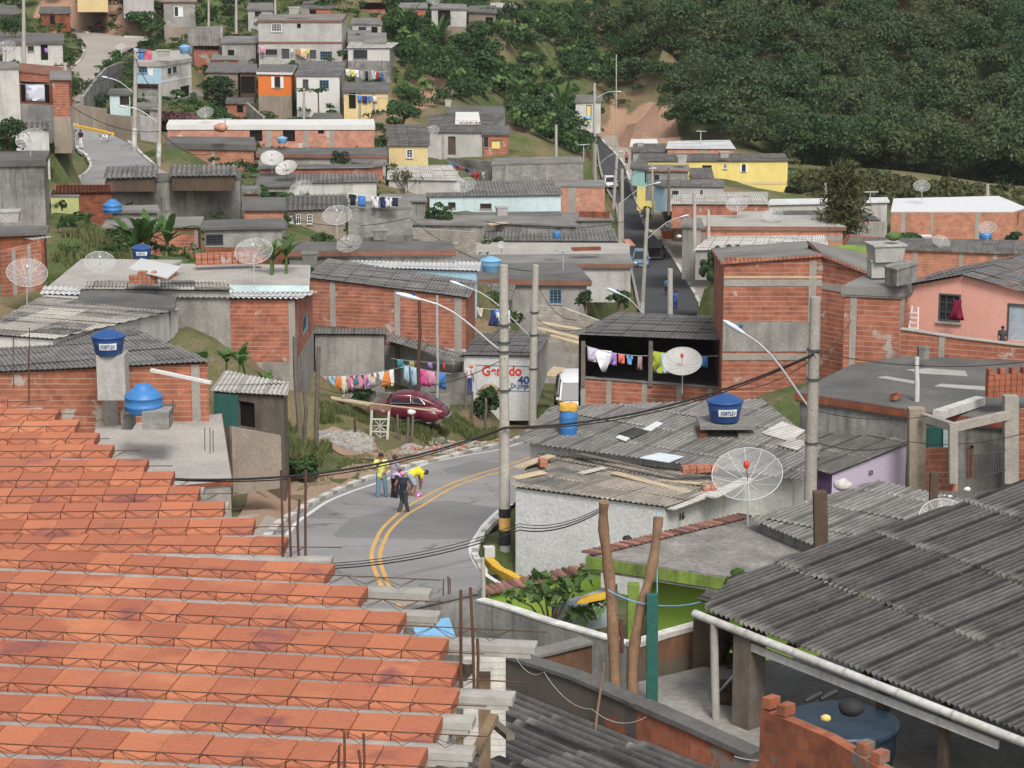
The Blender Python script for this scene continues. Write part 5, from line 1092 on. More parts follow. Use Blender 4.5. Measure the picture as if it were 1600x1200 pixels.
# ================================================================== the new slab of hollow blocks on lattice joists
ZS = CZ-3.98
rows = [(639.5,12,639),(658.5,86,658),(678,117,677),(697.5,147,697),(717,171,716),(741,225,740),(763,267,761),(788,309,784),(814,349,808),(840,395,836),(861,441,867),
        (887,507,911),(923,560,948),(960,620,990),(996,687,1032),(1036,706,1074),(1080,705,1115),(1126,677,1161),(1176,652,1212),(1230,624,1264),(1288,590,1320)]
ext = [.25,.14,.1,.06,.16,.14,.22,.2,.18,.22,.3,.62,.46,.75,.18,.32,.12,.2,.15,.1,.1]
slab = thing('unfinished_roof_slab', PZ(300,950,ZS-3), 'unfinished roof slab of orange hollow blocks between lattice joists, lower left foreground', 'roof slab')
TM = NB('hollow_block'); g_ = TM.n('NewGeometry'); p_ = TM.pos()
c_ = TM.mix(TM.ramp(g_.outputs['Random Per Island'], .25, .85), (.41,.15,.08), (.325,.113,.066))
c_ = TM.mix(TM.ramp(TM.noise(p_, 2.6, 3, .5), .60, .70), c_, (.22,.08,.07)); c_ = TM.mix(TM.ramp(TM.noise(p_, 1.9, 2, .5), .60, .74), c_, (.45,.18,.095))
c_ = TM.mix(1.0, c_, TM.ramp(TM.noise(p_, 60, 4, .7), .25, .8, (.82,.82,.82,1), (1.15,1.15,1.15,1)), 'MULTIPLY'); TM.bump(TM.noise(p_, 90, 3, .6), .15, .004)
M['tile'] = TM.out(c_, .85, .2)
for k, (yl, xr, yr) in enumerate(rows):
    L = PZ(0, yl, ZS); Rr = PZ(xr, yr, ZS); e = (Rr-L).normalized(); n = Vector((-e.y, e.x, 0))
    xmin = PZ(-150, yl, ZS).x; m = MB(); s = Rr; rg = random.Random(k)
    dep = .30
    while s.x > xmin:
        w_ = .2; a0 = s-e*w_+e*.003; lift = rg.uniform(-.003, .005); tw = rg.uniform(-.006, .006)
        if k == 10: tw += .02*min(1, (Rr-s).length/2)
        N = 9; prof = []; tp = .033; dd_ = .258
        rib = rg.choice([.006, .010, .014])
        for i in range(N):
            t0 = .014+dd_*i/N; w2 = dd_/N; prof += [(t0, tp-rib if i else tp-.006), (t0+w2*.10, tp), (t0+w2*.70, tp), (t0+w2*.82, tp-rib), (t0+w2*.97, tp-rib)]
        prof = [(0, -.03), (-.004, -.02), (0, tp-.022), (.006, tp-.009)]+prof+[(.278, tp-.01), (.284, tp-.03), (.286, -.02), (.284, -.03)]
        vs = []
        for q in (0, 1):
            o = a0+e*(w_-.006)*q
            for (b_, z_) in prof: vs.append(o+n*(b_+tw*(1 if q else -1))+Z3*(z_+lift))
        K = len(prof); fs = [(i, K+i, K+i+1, i+1) for i in range(K-1)]
        m.add(vs, fs); m.add(vs[K:], [tuple(range(K))]); m.add(vs[:K], [tuple(range(K))[::-1]])
        s = s-e*w_
    # make each block a separate island: end caps share no vertices with the sides
    m.build('filler_block_row', M['tile'], slab)
    E_ = Rr+e*ext[k]; Lx = L+e*(xmin-L.x); j = MB(); mid = -n*.06
    j.box((Lx+E_)/2+mid-Z3*.018, (E_-Lx)/2, n*.058, Z3*.018); j.box((Lx+E_)/2+mid-Z3*.05, (E_-Lx)/2-e*.02, n*.055, Z3*.013)
    jo = j.build('joist', 'conc_light', slab); tr = MB(); top = mid+Z3*.068
    tr.tube([Lx+top, E_+top+e*.06], .0031, 5)
    x = 0; tot = (E_-Lx).length; ph = rg.random()*.2
    for sgn in (-1, 1):
        pts = []; i = 0; x = tot-ph
        while x > 0: pts.append(Lx+e*x+(top if i % 2 == 0 else mid+n*.032*sgn+Z3*.015)); x -= .1; i += 1
        tr.tube(pts, .0019, 4, cap=False)
    tr.build('lattice_bar', 'rust', jo)
fpz = [PZ(-140,640,ZS),PZ(10,650,ZS),PZ(250,770,ZS),PZ(432,872,ZS),PZ(560,960,ZS),PZ(700,1048,ZS),PZ(712,1096,ZS),PZ(690,1165,ZS),PZ(560,1340,ZS),PZ(-140,1340,ZS)]
m = MB(); m.prism([p-Z3*3.6 for p in fpz[::-1]], Z3*3.5); m.build('wall', 'white_dirty', slab)
m = MB(); m.prism([p-Z3*.105 for p in fpz[::-1]], Z3*.045); m.build('ring_beam', 'conc_light', slab)
def rebar(px, py0, py1, D, label, wd=.012, lean=0):
    m = MB(); a = P(px, py1, D); b = P(px+lean, py0, D); m.tube([a-Z3*.1, (a+b)/2+Vector((R.uniform(-.01,.01),0,0)), b], wd/2, 6); tag(m.build('rebar', 'rust'), label, 'rebar', 'rusty rebars standing up from the slab')
for i, (px, y0, y1, z_) in enumerate(((442,735,870,0),(455,747,870,0),(467,780,868,0),(477,735,868,0))):
    rebar(px, y0, y1, PZ(px, y1, ZS).y, ['leftmost tall rusty rebar at the slab corner above the road','second rusty rebar at the slab corner above the road','short rusty rebar at the slab corner above the road','rightmost tall thick rusty rebar at the slab corner above the road'][i], .016, -3 if i < 2 else 1)
for i, (px, y0, y1) in enumerate(((530,1165,1215),(538,1145,1215),(560,1172,1215),(568,1146,1215))):
    rebar(px, y0, y1, PZ(px, y1, ZS+.1).y, 'rusty rebar poking up at the bottom edge of the slab, %s of four' % ['leftmost','second','third','rightmost'][i], .012)
for i, (px, y0, y1, ln) in enumerate(((720,922,1058,0),(741,918,1062,-6),(746,998,1056,0))):
    rebar(px, y0, y1, PZ(px, y1, ZS).y, ['tall straight rusty rebar by the slab end','tall leaning rusty rebar by the slab end','short rusty rebar by the slab end'][i], .016, ln)
for px, y0, y1, D in ((693,905,940,57.3),(700,900,940,57.3),(703,903,940,57.3)): rebar(px, y0, y1, D, 'thin rebar on the black end wall beside the road', .035)
def post(px, y0, y1, D, r, mat, label, name='post', cat='post', lean=0, group=None, sq=False, r1=None, n=8):
    a = P(px, y1, D); b = P(px+lean, y0, D); m = MB()
    if sq: m.bar(a-Z3*.3, b, r*2, r*2, up=Vector((0,1,0)))
    else: m.tube([a-Z3*.3, a+(b-a)*.3+Vector((R.uniform(-r,r)*.6,0,0)), a+(b-a)*.65+Vector((R.uniform(-r,r)*.6,0,0)), b], [r, r*.97, r*.9, r1 or r*.85], n)
    return tag(m.build(name, mat), label, cat, group)
post(757, 1052, 1300, 11.9, .032, 'wood', 'rough upright timber prop at the slab end', 'timber_prop', 'prop', sq=True)
m = MB(); m.bar(P(742,1180,11.3), P(772,1118,11.5), .05, .03); tag(m.build('loose_plank', 'wood'), 'short splintered plank leaning on the timber prop', 'plank')
m = MB(); m.bar(P(772,1130,11.9), P(798,1152,11.6), .045, .03); tag(m.build('loose_plank', 'wood_grey'), 'dark short board sticking out behind the timber prop', 'plank')
m = MB(); c = PZ(731,1052,ZS); m.lathe([(.0,.0),(.025,.0),(.032,.06),(.034,.06),(.03,.055)], 14, c); tag(m.build('tin_can', 'asb'), 'small grey cement pot on the slab end between the rebars', 'pot')
# ================================================================== antennas, tanks
def dish(px, py, wpx, D, foot, label, solid=False, ribs=10, lnb='steel', az=None, el=57, mesh='mesh', frame='white_metal', footx=None):
    Rd = wpx*D/3700/2; c = P(px, py, D); a = P(footx if footx is not None else px, foot, D); n = Vector((R.uniform(-.25,.25) if az is None else az, -math.cos(math.radians(el)), math.sin(math.radians(el)))).normalized()
    t = thing('satellite_dish', (a.x, a.y, a.z), label, 'satellite dish', 'parabolic antennas on the roofs')
    dep = Rd*.36; c0 = c-n*dep*.5
    prof = [(Rd*q, dep*q*q) for q in (0, .15, .3, .45, .6, .75, .9, 1)]
    m = MB(); m.lathe(prof, 28, c0, n); m.build('reflector', 'mesh_dense' if solid else mesh, t)
    u = n.orthogonal().normalized(); v = n.cross(u); rt = max(.013, Rd*.012)
    m = MB(); m.tube([c0+n*dep+(u*math.cos(2*math.pi*i/28)+v*math.sin(2*math.pi*i/28))*Rd for i in range(29)], rt, 5); m.build('rim', frame, t)
    m = MB()
    for i in range(ribs):
        an = 2*math.pi*(i+.3)/ribs; d = u*math.cos(an)+v*math.sin(an); m.tube([c0+d*Rd*q+n*(dep*q*q+.01) for q in (0, .3, .6, .85, 1)], rt*.9, 4)
    m.build('ribs', frame, t)
    f = c0+n*Rd*.75; m = MB(); m.tube([c0, f], rt*.9, 5); m.ell(f, Rd*.09, Rd*.09, Rd*.12, 8, 6); m.build('feed', lnb, t)
    m = MB(); m.tube([a-Z3*.15, Vector((a.x, a.y, c0.z-Rd*.25)) if abs(a.x-c.x) < .05 else c0-n*.05-Z3*Rd*.25, c0-n*.03], max(.028, Rd*.03), 6); m.build('mast', 'steel' if frame == 'white_metal' else 'rust', t)
    return t
for a in ((42,430,64,103,520,'large mesh satellite dish on a tall mast at the left edge over patched roofs'),
          (156,412,48,111,436,'mesh satellite dish standing on the pale concrete slab, left'),
          (397,396,60,117,436,'mesh satellite dish in front of the banana leaves, left of centre'),
          (527,339,46,141,376,'mesh satellite dish on a thin mast against the bare concrete wall'),
          (547,383,44,137,402,'bright mesh satellite dish in front of the low slab with rusty cornice'),
          (425,249,36,206,268,'dense white mesh satellite dish on the roof left of the two round bushes'),
          (448,264,36,203,284,'rusty framed satellite dish leaning behind the dense white one'),
          (471,296,36,197,308,'mesh satellite dish in front of the white wall left of the bare tree'),
          (48,219,46,133,240,'mesh satellite dish on top of the massive stained house, left edge'),
          (8,77,38,230,96,'rusty ribbed satellite dish cut by the left edge near the white shack'),
          (321,177,25,236,190,'small mesh satellite dish above the white roof edge of the salmon house'),
          (675,206,25,240,236,'small white satellite dish on a leaning mast by the brown door'),
          (727,291,34,193,302,'mesh satellite dish sunk on the grey corrugated roof of the turquoise house'),
          (1152,321,34,186,342,'yellowish mesh satellite dish left of the other one near the feathery tree'),
          (1208,338,31,184,352,'mesh satellite dish near the left side of the feathery tree'),
          (1440,292,26,203,312,'mesh satellite dish behind the white tarp roof by the forest'),
          (1543,357,28,172,376,'mesh satellite dish over a blue barrel on the salmon brick roof'),
          (1470,379,28,166,386,'low half hidden dish on the long sheet roof, right'),
          (677,1,22,344,12,'small white satellite dish cut by the top edge beside the red block house'),
          (190,74,17,262,86,'small mesh satellite dish behind the roof terrace of the white and blue house'),
          (1168,747,114,60.5,824,'biggest mesh satellite dish, on a mast over the tile edge with a red feed'),
          (1066,568,63,98.2,610,'grey solid satellite dish with a red feed in front of the porch washing'),
          (1474,812,78,55.5,836,'satellite dish half hidden behind the dark lean to roof')):
    dish(*a, solid='solid' in a[5], lnb='cloth_red' if 'red feed' in a[5] else 'steel', mesh='mesh_dense' if 'dense' in a[5] else 'mesh', frame='rust' if 'rusty' in a[5] else 'white_metal', ribs=12 if a[2] > 60 else 9)
m = MB(); c = P(783,383,150); m.lathe([(.02,-.04),(.18,-.03),(.25,.03),(.26,.05),(.2,.0),(.02,-.02)], 14, c, Vector((0,-1,.5))); t = thing('offset_antenna', P(784,404,150), 'tiny solid offset dish beside the left pole top', 'satellite dish', 'parabolic antennas on the roofs'); m.build('reflector', 'asb', t)
m = MB(); m.tube([P(784,406,150.2), P(783.5,384,150.1)], .025, 6); m.build('mast', 'steel', t)
def text(body, p, E, nr, size, mat, parent=None, name='lettering', ext=.004, up=Z3, center=True, squash=1.0, bold=0.0):
    cu = bpy.data.curves.new(name, 'FONT'); cu.body = body; cu.size = 1; cu.extrude = .01; cu.offset = bold; cu.align_x = 'CENTER' if center else 'LEFT'; cu.align_y = 'CENTER'
    o = bpy.data.objects.new(name, cu); COL.objects.link(o); dg = bpy.context.evaluated_depsgraph_get(); dg.update()
    me = bpy.data.meshes.new_from_object(o.evaluated_get(dg)); bpy.data.objects.remove(o)
    b = MB(); vs = [p+E*v.co.x*size*squash+up*v.co.y*size+nr*(v.co.z/.01*ext) for v in me.vertices]; b.add(vs, [tuple(f.vertices) for f in me.polygons])
    return b.build(name, mat, parent)
def tank(px, pyb, wpx, hpx, D, label, mat='tank_blue', style='rim', word=None, group='blue water tanks on the roofs'):
    r = wpx*D/3700/2; h = hpx*D/3700; a = P(px, pyb, D); t = thing('water_tank', (a.x, a.y, a.z), label, 'water tank', group); m = MB()
    if style == 'rim':      # tapered body, flared rim and low lid
        hb = h*.74; m.lathe([(0,0),(r*.74,0),(r*.76,.02),(r*.86,hb*.55),(r*.885,hb*.58),(r*.885,hb*.64),(r*.95,hb)], 28, a); m.build('body', mat, t)
        m = MB(); m.lathe([(r*.96,hb-.05*r),(r,hb-.03*r),(r,hb+.03*r),(r*.96,hb+.05*r),(r*.7,h*.88),(r*.35,h*.965),(r*.3,h),(0,h)], 28, a); m.build('lid', mat, t)
    elif style == 'dome':   # drum with shouldered top and neck
        hb = h*.55; m.lathe([(0,0),(r*.9,0),(r*.97,h*.05),(r*.97,h*.2),(r,h*.22),(r,h*.28),(r*.97,h*.3),(r*.97,hb-.02),(r,hb)], 28, a); m.build('body', mat, t)
        m = MB(); m.lathe([(r*1.0,hb),(r*.98,hb+h*.05),(r*.62,h*.80),(r*.50,h*.83),(r*.46,h*.95),(r*.2,h),(0,h)], 28, a); m.build('lid', mat, t)
    elif style == 'drum':
        m.lathe([(0,0),(r*.92,0),(r*.95,h*.04),(r,h*.3),(r*1.03,h*.33),(r,h*.36),(r,h*.64),(r*1.03,h*.67),(r,h*.70),(r*.96,h*.96),(r*.9,h),(0,h)], 24, a); m.build('body', mat, t)
    elif style == 'flat':
        hb = h*.93; m.lathe([(0,0),(r*.9,0),(r*.93,hb*.5),(r*.96,hb*.52),(r*.97,hb)], 36, a); m.build('body', mat, t)
        m = MB(); m.lathe([(r*.975,hb-.1),(r*1.02,hb-.08),(r*1.02,hb+.02),(r*.96,hb+.05),(r*.5,h),(0,h+.01)], 36, a); m.build('lid', mat, t)
    if word:
        d = Vector((-a.x*.0+.12, -1, 0)).normalized(); E = Vector((-d.y, d.x, 0)); rr = r*.9+.0; hb = h*.74; pz = MB(); n = 8; span = 1.15
        for i in range(n):
            a0 = -span/2+span*i/n; a1 = a0+span/n; q = []
            for aa, zz in ((a0,hb*.36),(a1,hb*.36),(a1,hb*.72),(a0,hb*.72)):
                k = r*(.80+.12*zz/hb+.03); q.append(a+(d*math.cos(aa)+E*math.sin(aa))*k+Z3*zz)
            pz.quad(*q)
        lb = pz.build('label_panel', 'frame_white', t)
        text(word, a+d*(r*.93+.012)+Z3*hb*.54, E, d, hb*.30, 'tank_blue', lb, squash=.62, bold=.02)
    return t
tank(170,553,56,40,80.5,'dark blue tank with white lettering on a concrete pier, left','tank_blue','rim','FORTLEV')
tank(225,644,62,47,76.5,'bright blue shouldered tank on concrete blocks on the terrace','tank_sky','dome')
tank(1132,657,60,44,77.2,'dark blue tank with white lettering on a raised slab over grey sheets','tank_blue','rim','FORTLEV')
tank(222,403,34,22,121,'dark blue tank with white lettering in front of the banana plants','tank_blue','rim','FORTLEV')
tank(176,332,30,21,149,'bright blue shouldered tank on the low brick roof, upper left','tank_sky','dome')
tank(767,424,34,24,134,'faded blue tank behind the left concrete pole','tank_pale','rim')
tank(1343,350,22,15,200,'small dark blue tank left of the feathery tree','tank_blue','rim')
tank(1540,374,20,10,176,'small blue barrel under a dish on the salmon brick roof','tank_sky','drum')
tank(888,682,29,50,77.5,'upright blue drum with a yellow cloth over its rim','tank_sky','drum')
tank(870,372,12,11,164,'small blue drum on the long corrugated roof','tank_sky','drum')
tank(715,664,15,22,117,'blue drum in the weeds right of the red car','tank_blue','drum')
tank(441,224,17,11,222,'small faded tank on a white post in front of the salmon house','tank_pale','rim')
tank(289,84,19,14,263,'pale turquoise tank on the white and blue house roof','tank_pale','rim')
tank(1313,1225,184,118,36.4,'big dark navy tank with flat lid under the gutter, lower right','tank_dark','flat')
def asbox(px, pyb, wpx, hpx, D, label, rz=.2, mat='asb', tap=.85, tilt=0):
    w_ = wpx*D/3700; h = hpx*D/3700; a = P(px, pyb, D); t = thing('water_box', a, label, 'water box', 'square cement water boxes on the roofs'); m = MB(); vs = []
    E = Vector((math.cos(rz), math.sin(rz), tilt)); N = Vector((-math.sin(rz), math.cos(rz), 0))
    for k, z in ((tap, 0), (1, h)):
        for sx, sy in ((-1,-1),(1,-1),(1,1),(-1,1)): vs.append(a+E*w_/2*sx*k+N*w_/2*sy*k*.8+Z3*z)
    m.add(vs, [(3,2,1,0),(4,5,6,7),(0,1,5,4),(1,2,6,5),(2,3,7,6),(3,0,4,7)], [[(0,0),(1,0),(1,1),(0,1)]]*6); m.build('box', mat, t)
    m = MB(); m.box(a+Z3*(h+.04), E*w_*.54, N*w_*.44, Z3*.035); m.build('lid', mat, t)
asbox(1383,407,52,25,90.5,'wide cement water box draped with green cloth on the stair tower'); asbox(1407,441,40,26,88.5,'tilted cement water box with a dark side on the stair tower',.5,'plaster_dark',.95,.15)
asbox(1376,432,38,26,90.6,'square cement pedestal under the draped water box',.1,'asb',.97)
asbox(255,88,20,9,262,'white water box on the roof terrace of the white and blue house',.1); asbox(460,22,18,10,302,'pale water box on top of the long grey house',.1); asbox(476,22,13,7,301,'dark water box on top of the long grey house',.1,'plaster_dark')
asbox(700,166,10,8,270,'small pale water box above the painted banner roof',.1); asbox(1065,255,15,11,251,'ribbed grey water box on the house below the yellow one',.1); asbox(1131,246,14,8,262,'pale water box on the dark roof of the yellow house',.1)
asbox(594,374,24,14,152,'black and white water box against the bare concrete wall',.1,'plaster_dark'); asbox(484,410,25,14,130,'square cement chimney box at the left end of the slanted roof',.1,'conc'); asbox(784,336,18,12,178,'round shouldered cement box by the small blue window',.2)
asbox(16,346,32,16,119,'cement water box at the left edge on the old dark brick house',.1,'asb'); asbox(1000,230,10,6,291,'small cream box by the white roofs near the dirt lot',.1); asbox(1445,377,18,8,178,'white styrofoam box on the red block roof, right',.1,'white')
asbox(1442,560,16,16,84,'small grey meter box on the red block parapet',.05,'plaster_dark',1.0)
def pier(px0, px1, py0, py1, D, dep, label, mat='plaster', name='block_pier', cat='pier'):
    a, b = P(px0, py1, D), P(px1, py0, D); m = MB(); m.bx(((a.x+b.x)/2, D+dep/2, (a.z+b.z)/2-.2), b.x-a.x, dep, b.z-a.z+.4); tag(m.build(name, mat), label, cat)
pier(152,194,555,608,80.2,.9,'concrete pier holding the dark blue lettered tank','asb')
t = thing('tank_stand', P(225,668,76.4), 'stand of two grey block walls and a board under the bright blue tank', 'stand')
for x0, x1, D in ((189,205,76.9),(222,263,75.6)):
    a, b = P(x0,672,D), P(x1,645,D); m = MB(); m.bx(((a.x+b.x)/2, D+.5, (a.z+b.z)/2), b.x-a.x, .9, b.z-a.z); m.build('block_wall', 'block', t)
a, b = P(190,645,76), P(264,645,76); m = MB(); m.bx(((a.x+b.x)/2, 76.7, a.z-.03), b.x-a.x+.1, 1.3, .06); m.build('board', 'wood_grey', t)
t = thing('tank_stand', P(1132,690,77), 'raised concrete slab on brick stubs carrying the dark blue tank', 'stand')
a, b = P(1092,668,77), P(1180,660,77); m = MB(); m.bx(((a.x+b.x)/2, 77.3, (a.z+b.z)/2), b.x-a.x, 1.5, .12); m.build('slab', 'conc', t)
for x in (1098,1160,1174): a = P(x,685,76.9); m = MB(); m.bx((a.x, 77.2, a.z-.1), .3, .9, .62); m.build('stub', 'brick_old' if x < 1100 else 'plaster', t)
t = thing('drum_stand', P(888,698,77.3), 'little stand of grey blocks under the upright blue drum', 'stand')
for x in (872,903): a = P(x,690,77.3); m = MB(); m.bx((a.x, 77.5, a.z-.2), .28, .5, .55); m.build('block', 'block', t)
a = P(888,682,77.5); m = MB(); m.bx((a.x, 77.5, a.z-.03), .95, .6, .05); m.build('board', 'wood_grey', t)
m = MB(); c = P(888,632,77.5); rr = 14.5*77.5/3700
m.lathe([(rr*1.06,-.16),(rr*1.08,-.03),(rr*1.03,.02),(rr*.8,.03),(0,.02)], 16, c); m.v = [(v[0]+.05*mnoise.noise(Vector(v)*4), v[1], v[2]+.10*mnoise.noise(Vector(v)*5)) for v in m.v]; tag(m.build('cloth', colm((.50,.30,.06))), 'crumpled yellow cloth tied over the blue drum rim', 'cloth')
# ================================================================== lamp posts and poles
def lamp_arm(t, a, hx, hy, D, back=None):
    h = P(hx, hy, D); d = h-a; pts = [a+d*k+Z3*d.length*.13*math.sin(math.pi*min(1, k*1.02))*(k**.6) for k in (0,.15,.3,.45,.6,.75,.88,1)]
    m = MB(); m.tube(pts, .034 if D < 150 else .045, 6); ar = m.build('lamp_arm', 'steel', t); e = (pts[-1]-pts[-2]).normalized(); n = e.cross(Z3).normalized(); u = n.cross(e)
    L = .75; vs = []; fs = []; K = 8; 
    for i, (x, wd, ht) in enumerate(((-.12,.04,.04),(.08,.09,.07),(.28,.13,.085),(.5,.12,.07),(.66,.05,.03))):
        for k in range(K):
            an = 2*math.pi*k/K; vs.append(pts[-1]+e*x+n*math.cos(an)*wd+u*math.sin(an)*ht)
    for i in range(4):
        for k in range(K): fs.append((i*K+k, i*K+(k+1) % K, (i+1)*K+(k+1) % K, (i+1)*K+k))
    m = MB(); m.add(vs, fs, None, True); m.add(vs[:K], [tuple(range(K))[::-1]]); m.add(vs[-K:], [tuple(range(K))]); hd = m.build('lamp_head', 'lampgrey', ar)
    m = MB(); m.tube([pts[-1]+e*.1+u*.08, pts[-1]+e*.1+u*.17], .05, 6); m.build('photocell', 'tank_blue', hd)
def pole(px, y0, y1, D, r, label, lean=0, arm=None, white=None, mat='conc_pole', bands=(), cross=False, paint=None, group='street light poles', r1=None):
    if D > 130: r = r*.66; r1 = r1*.66 if r1 else None
    a = P(px, y1, D); b = P(px+lean, y0, D); t = thing('lamp_pole' if arm else 'utility_pole', a, label, 'lamp pole' if arm else 'pole', group)
    m = MB(); m.tube([a-Z3*1.2, a, a+(b-a)*.5, b], [r, r, (r+(r1 or r*.72))/2, r1 or r*.72], 12); m.build('shaft', mat, t); at = lambda py: a+(b-a)*((y1-py)/(y1-y0))
    if white: m = MB(); m.tube([a+Z3*.03, at(white)], [r+.012, r+.008], 12); m.build('painted_base', 'curb', t)
    for i, (p0, p1, mt) in enumerate(paint or ()): m = MB(); m.tube([at(p0), at(p1)], r+.01-.0003*i, 12); m.build('paint_band', mt, t)
    for p0 in bands: m = MB(); q = at(p0); m.tube([q-Z3*.03, q+Z3*.03], r+.03, 10); m.build('clamp', 'frame_dark', t)
    if cross:
        m = MB(); q = at(y0+4); m.bar(q-Vector((.9,.1,0)), q+Vector((.9,-.1,0)), .09, .11)
        for s in (-.75,-.3,.3,.75): m.tube([q+Vector((s,0,.05)), q+Vector((s,0,.2))], .04, 6)
        m.build('cross_arm', 'wood_dark', t)
    if arm: lamp_arm(t, at(arm[2]), arm[0], arm[1], D-.3)
    return t
pole(789,414,872,73.5,.19,'thick pale concrete lamp pole in the middle with yellow and black base', -2, (650,466,549), None, bands=(505,532,546,606), paint=((792,806,'blk'),(806,826,'liney'),(826,850,'blk')), r1=.14)
pole(832,414,628,118,.21,'pale concrete lamp pole standing just right of the thick one', 5, (722,446,530), None, bands=(487,522,575), r1=.16)
pole(100,98,286,190,.38,'tall concrete lamp pole with white painted foot beside the left street', 2, (54,150,188), 258, cross=True, r1=.28)
pole(210,78,229,215,.33,'lamp pole with white foot behind the left street corner', 2, (170,122,146), 200, cross=True, r1=.26)
pole(248,130,246,206,.3,'lamp pole with white foot beside the corner brick house', 2, (198,167,192), 224, r1=.24)
pole(1266,464,775,70.5,.2,'grey lamp pole in front of the big brick houses on the right', 8, (1158,518,642), None, mat='beam', bands=(545,590,690), r1=.16)
pole(1003,325,489,191,.3,'lamp pole leaning over the dark asphalt with a white foot', 9, (1064,339,374), 472, r1=.22)
pole(1047,420,500,172,.34,'bare pale pole rising behind the porch roof', 0, None, None, r1=.3, group=None)
pole(1014,500,560,118,.2,'lamp pole hidden behind the porch roof', 0, (966,458,500), None, r1=.16)
pole(928,130,285,302,.34,'lamp pole at the top of the road beside the small white hut', 1, (963,143,154), None, r1=.26)
pole(958,243,330,282,.34,'leaning lamp pole near the parked white car', 6, None, None, r1=.26)
pole(930,210,286,290,.3,'thin lamp pole left of the parked white car', 0, (966,238,262), None, r1=.24)
pole(972,264,372,246,.32,'lamp pole over the road below the white car, lamp to the right', 0, (1016,263,280), None, r1=.26)
pole(968,318,384,226,.30,'lamp pole left of the blue pickup, lamp to the right', 0, (1022,287,318), None, r1=.24)
pole(1020,255,320,244,.2,'thin grey post beside the narrow blue house', -1, None, None, group=None)
pole(1045,262,318,238,.24,'dark wooden pole in front of the yellow house', 0, None, None, mat='wood_grey', group=None)
pole(1085,302,398,176,.26,'grey pole beside the row house of red bands', 0, None, None, group=None); pole(1107,328,372,180,.24,'short grey pole on the row house roof', 0, None, None, group=None)
pole(963,85,250,335,.16,'slender pole above the footpath by the dirt lot', 0, None, None, group=None); pole(869,195,268,250,.28,'grey pole at the end of the long block wall', 0, None, None, group=None)
pole(37,-10,86,246,.34,'cross armed pole at the top left beside the dark tree', 0, None, None, cross=True, group=None); pole(326,-10,40,325,.25,'thin pole at the top edge left of the grey house', 0, None, None, group=None)
pole(369,-10,38,322,.3,'pale pole at the top edge above the stained wall', 0, None, None, group=None); pole(430,-10,24,310,.25,'thin pole at the top edge over the long grey house', 0, None, None, group=None)
pole(1543,288,322,215,.3,'short grey pole against the forest at the right edge', 0, None, None, group=None); pole(1290,286,312,240,.25,'short grey post beside the yellow house and forest', 0, None, None, group=None)
pole(475,138,186,262,.26,'pale post in front of the white house among papaya trees', 0, None, None, group=None)
post(655,470,615,111,.09,'rust','dark red steel post above the laundry lot'); post(683,462,622,114,.07,'steel','thin grey steel post right of the dark red one')
for i, (px, y0, y1, D, r, ln) in enumerate(((470,526,705,98,.12,-9),(495,541,706,99,.10,3),(478,612,700,99,.09,-2),(437,592,726,91,.09,0),(408,617,742,86,.12,0))):
    post(px, y0, y1, D, r, 'wood_grey', ['tall grey wooden post leaning left by the weedy lot','tall grey wooden post next to the leaning one','short grey wooden post between two tall ones','post of the wooden shack beside the weeds','front post of the wooden shack'][i], lean=ln)
for i, (px, y0, y1, D, ln) in enumerate(((637,652,702,105,1),(645,640,700,106,0),(554,654,706,105,0),(624,648,700,106,-3),(738,612,668,115,0),(719,630,668,115,0),(727,590,668,115.5,2),(759,622,668,114,0))):
    post(px, y0, y1, D, .07, 'wood_grey' if i != 2 else 'rust', ['fence stake under the rubbish board','stouter fence stake under the rubbish board','thin rusty stake left of the white gate','rusty brown stake right of the white gate','weathered stake by the pale post near the blue drum','leftmost stake by the blue drum','stake with a rag near the blue drum','stake in the bush left of the thick pole'][i], 'fence_stake', 'stake', ln)
# trunks and posts in the terrace
def trunk(pts, r0, r1, label, mat='trunk_brown'):
    p3 = smooth([P(*p) for p in pts], 4); m = MB(); K = len(p3); m.tube(p3, [r0+(r1-r0)*i/(K-1)+.012*math.sin(i*1.7) for i in range(K)], 10); return tag(m.build('lopped_tree', mat), label, 'tree')
trunk([(962,1098,40.6),(959,1010,40.6),(952,900,40.6),(943,826,40.5),(944,784,40.4)], .11, .085, 'lopped bare tree trunk standing left on the terrace wall')
trunk([(988,1094,40.4),(990,1020,40.4),(1002,950,40.4),(1020,880,40.4),(1029,808,40.5)], .105, .085, 'second lopped trunk bending right on the terrace wall')
post(1019,929,1098,40.2,.1,'teal','dark green painted square post beside the two lopped trunks','painted_post','post',sq=True)
post(927,1036,1145,39.3,.025,'wood','thin stick leaning on the grimy parapet','stick','stick',lean=17)
post(1284,768,872,52,.15,'wood_dark','dark weathered post with a blue rag between the ridged roofs','post','post',lean=-3,sq=True); post(1457,738,808,58,.1,'wood_dark','dark stick post over the ridged brown roof','post','post',lean=3,sq=True)
post(754,872,988,55.8,.06,'conc_pole','thin grey pipe post at the dark yard wall','pipe_post','post'); post(971,968,1000,51.0,.05,'rust','rusty red standpipe on the white topped wall','standpipe','pipe')
post(1433,558,615,78.5,.09,'white_metal','white pipe standing on the wide dark roof','pipe','pipe')
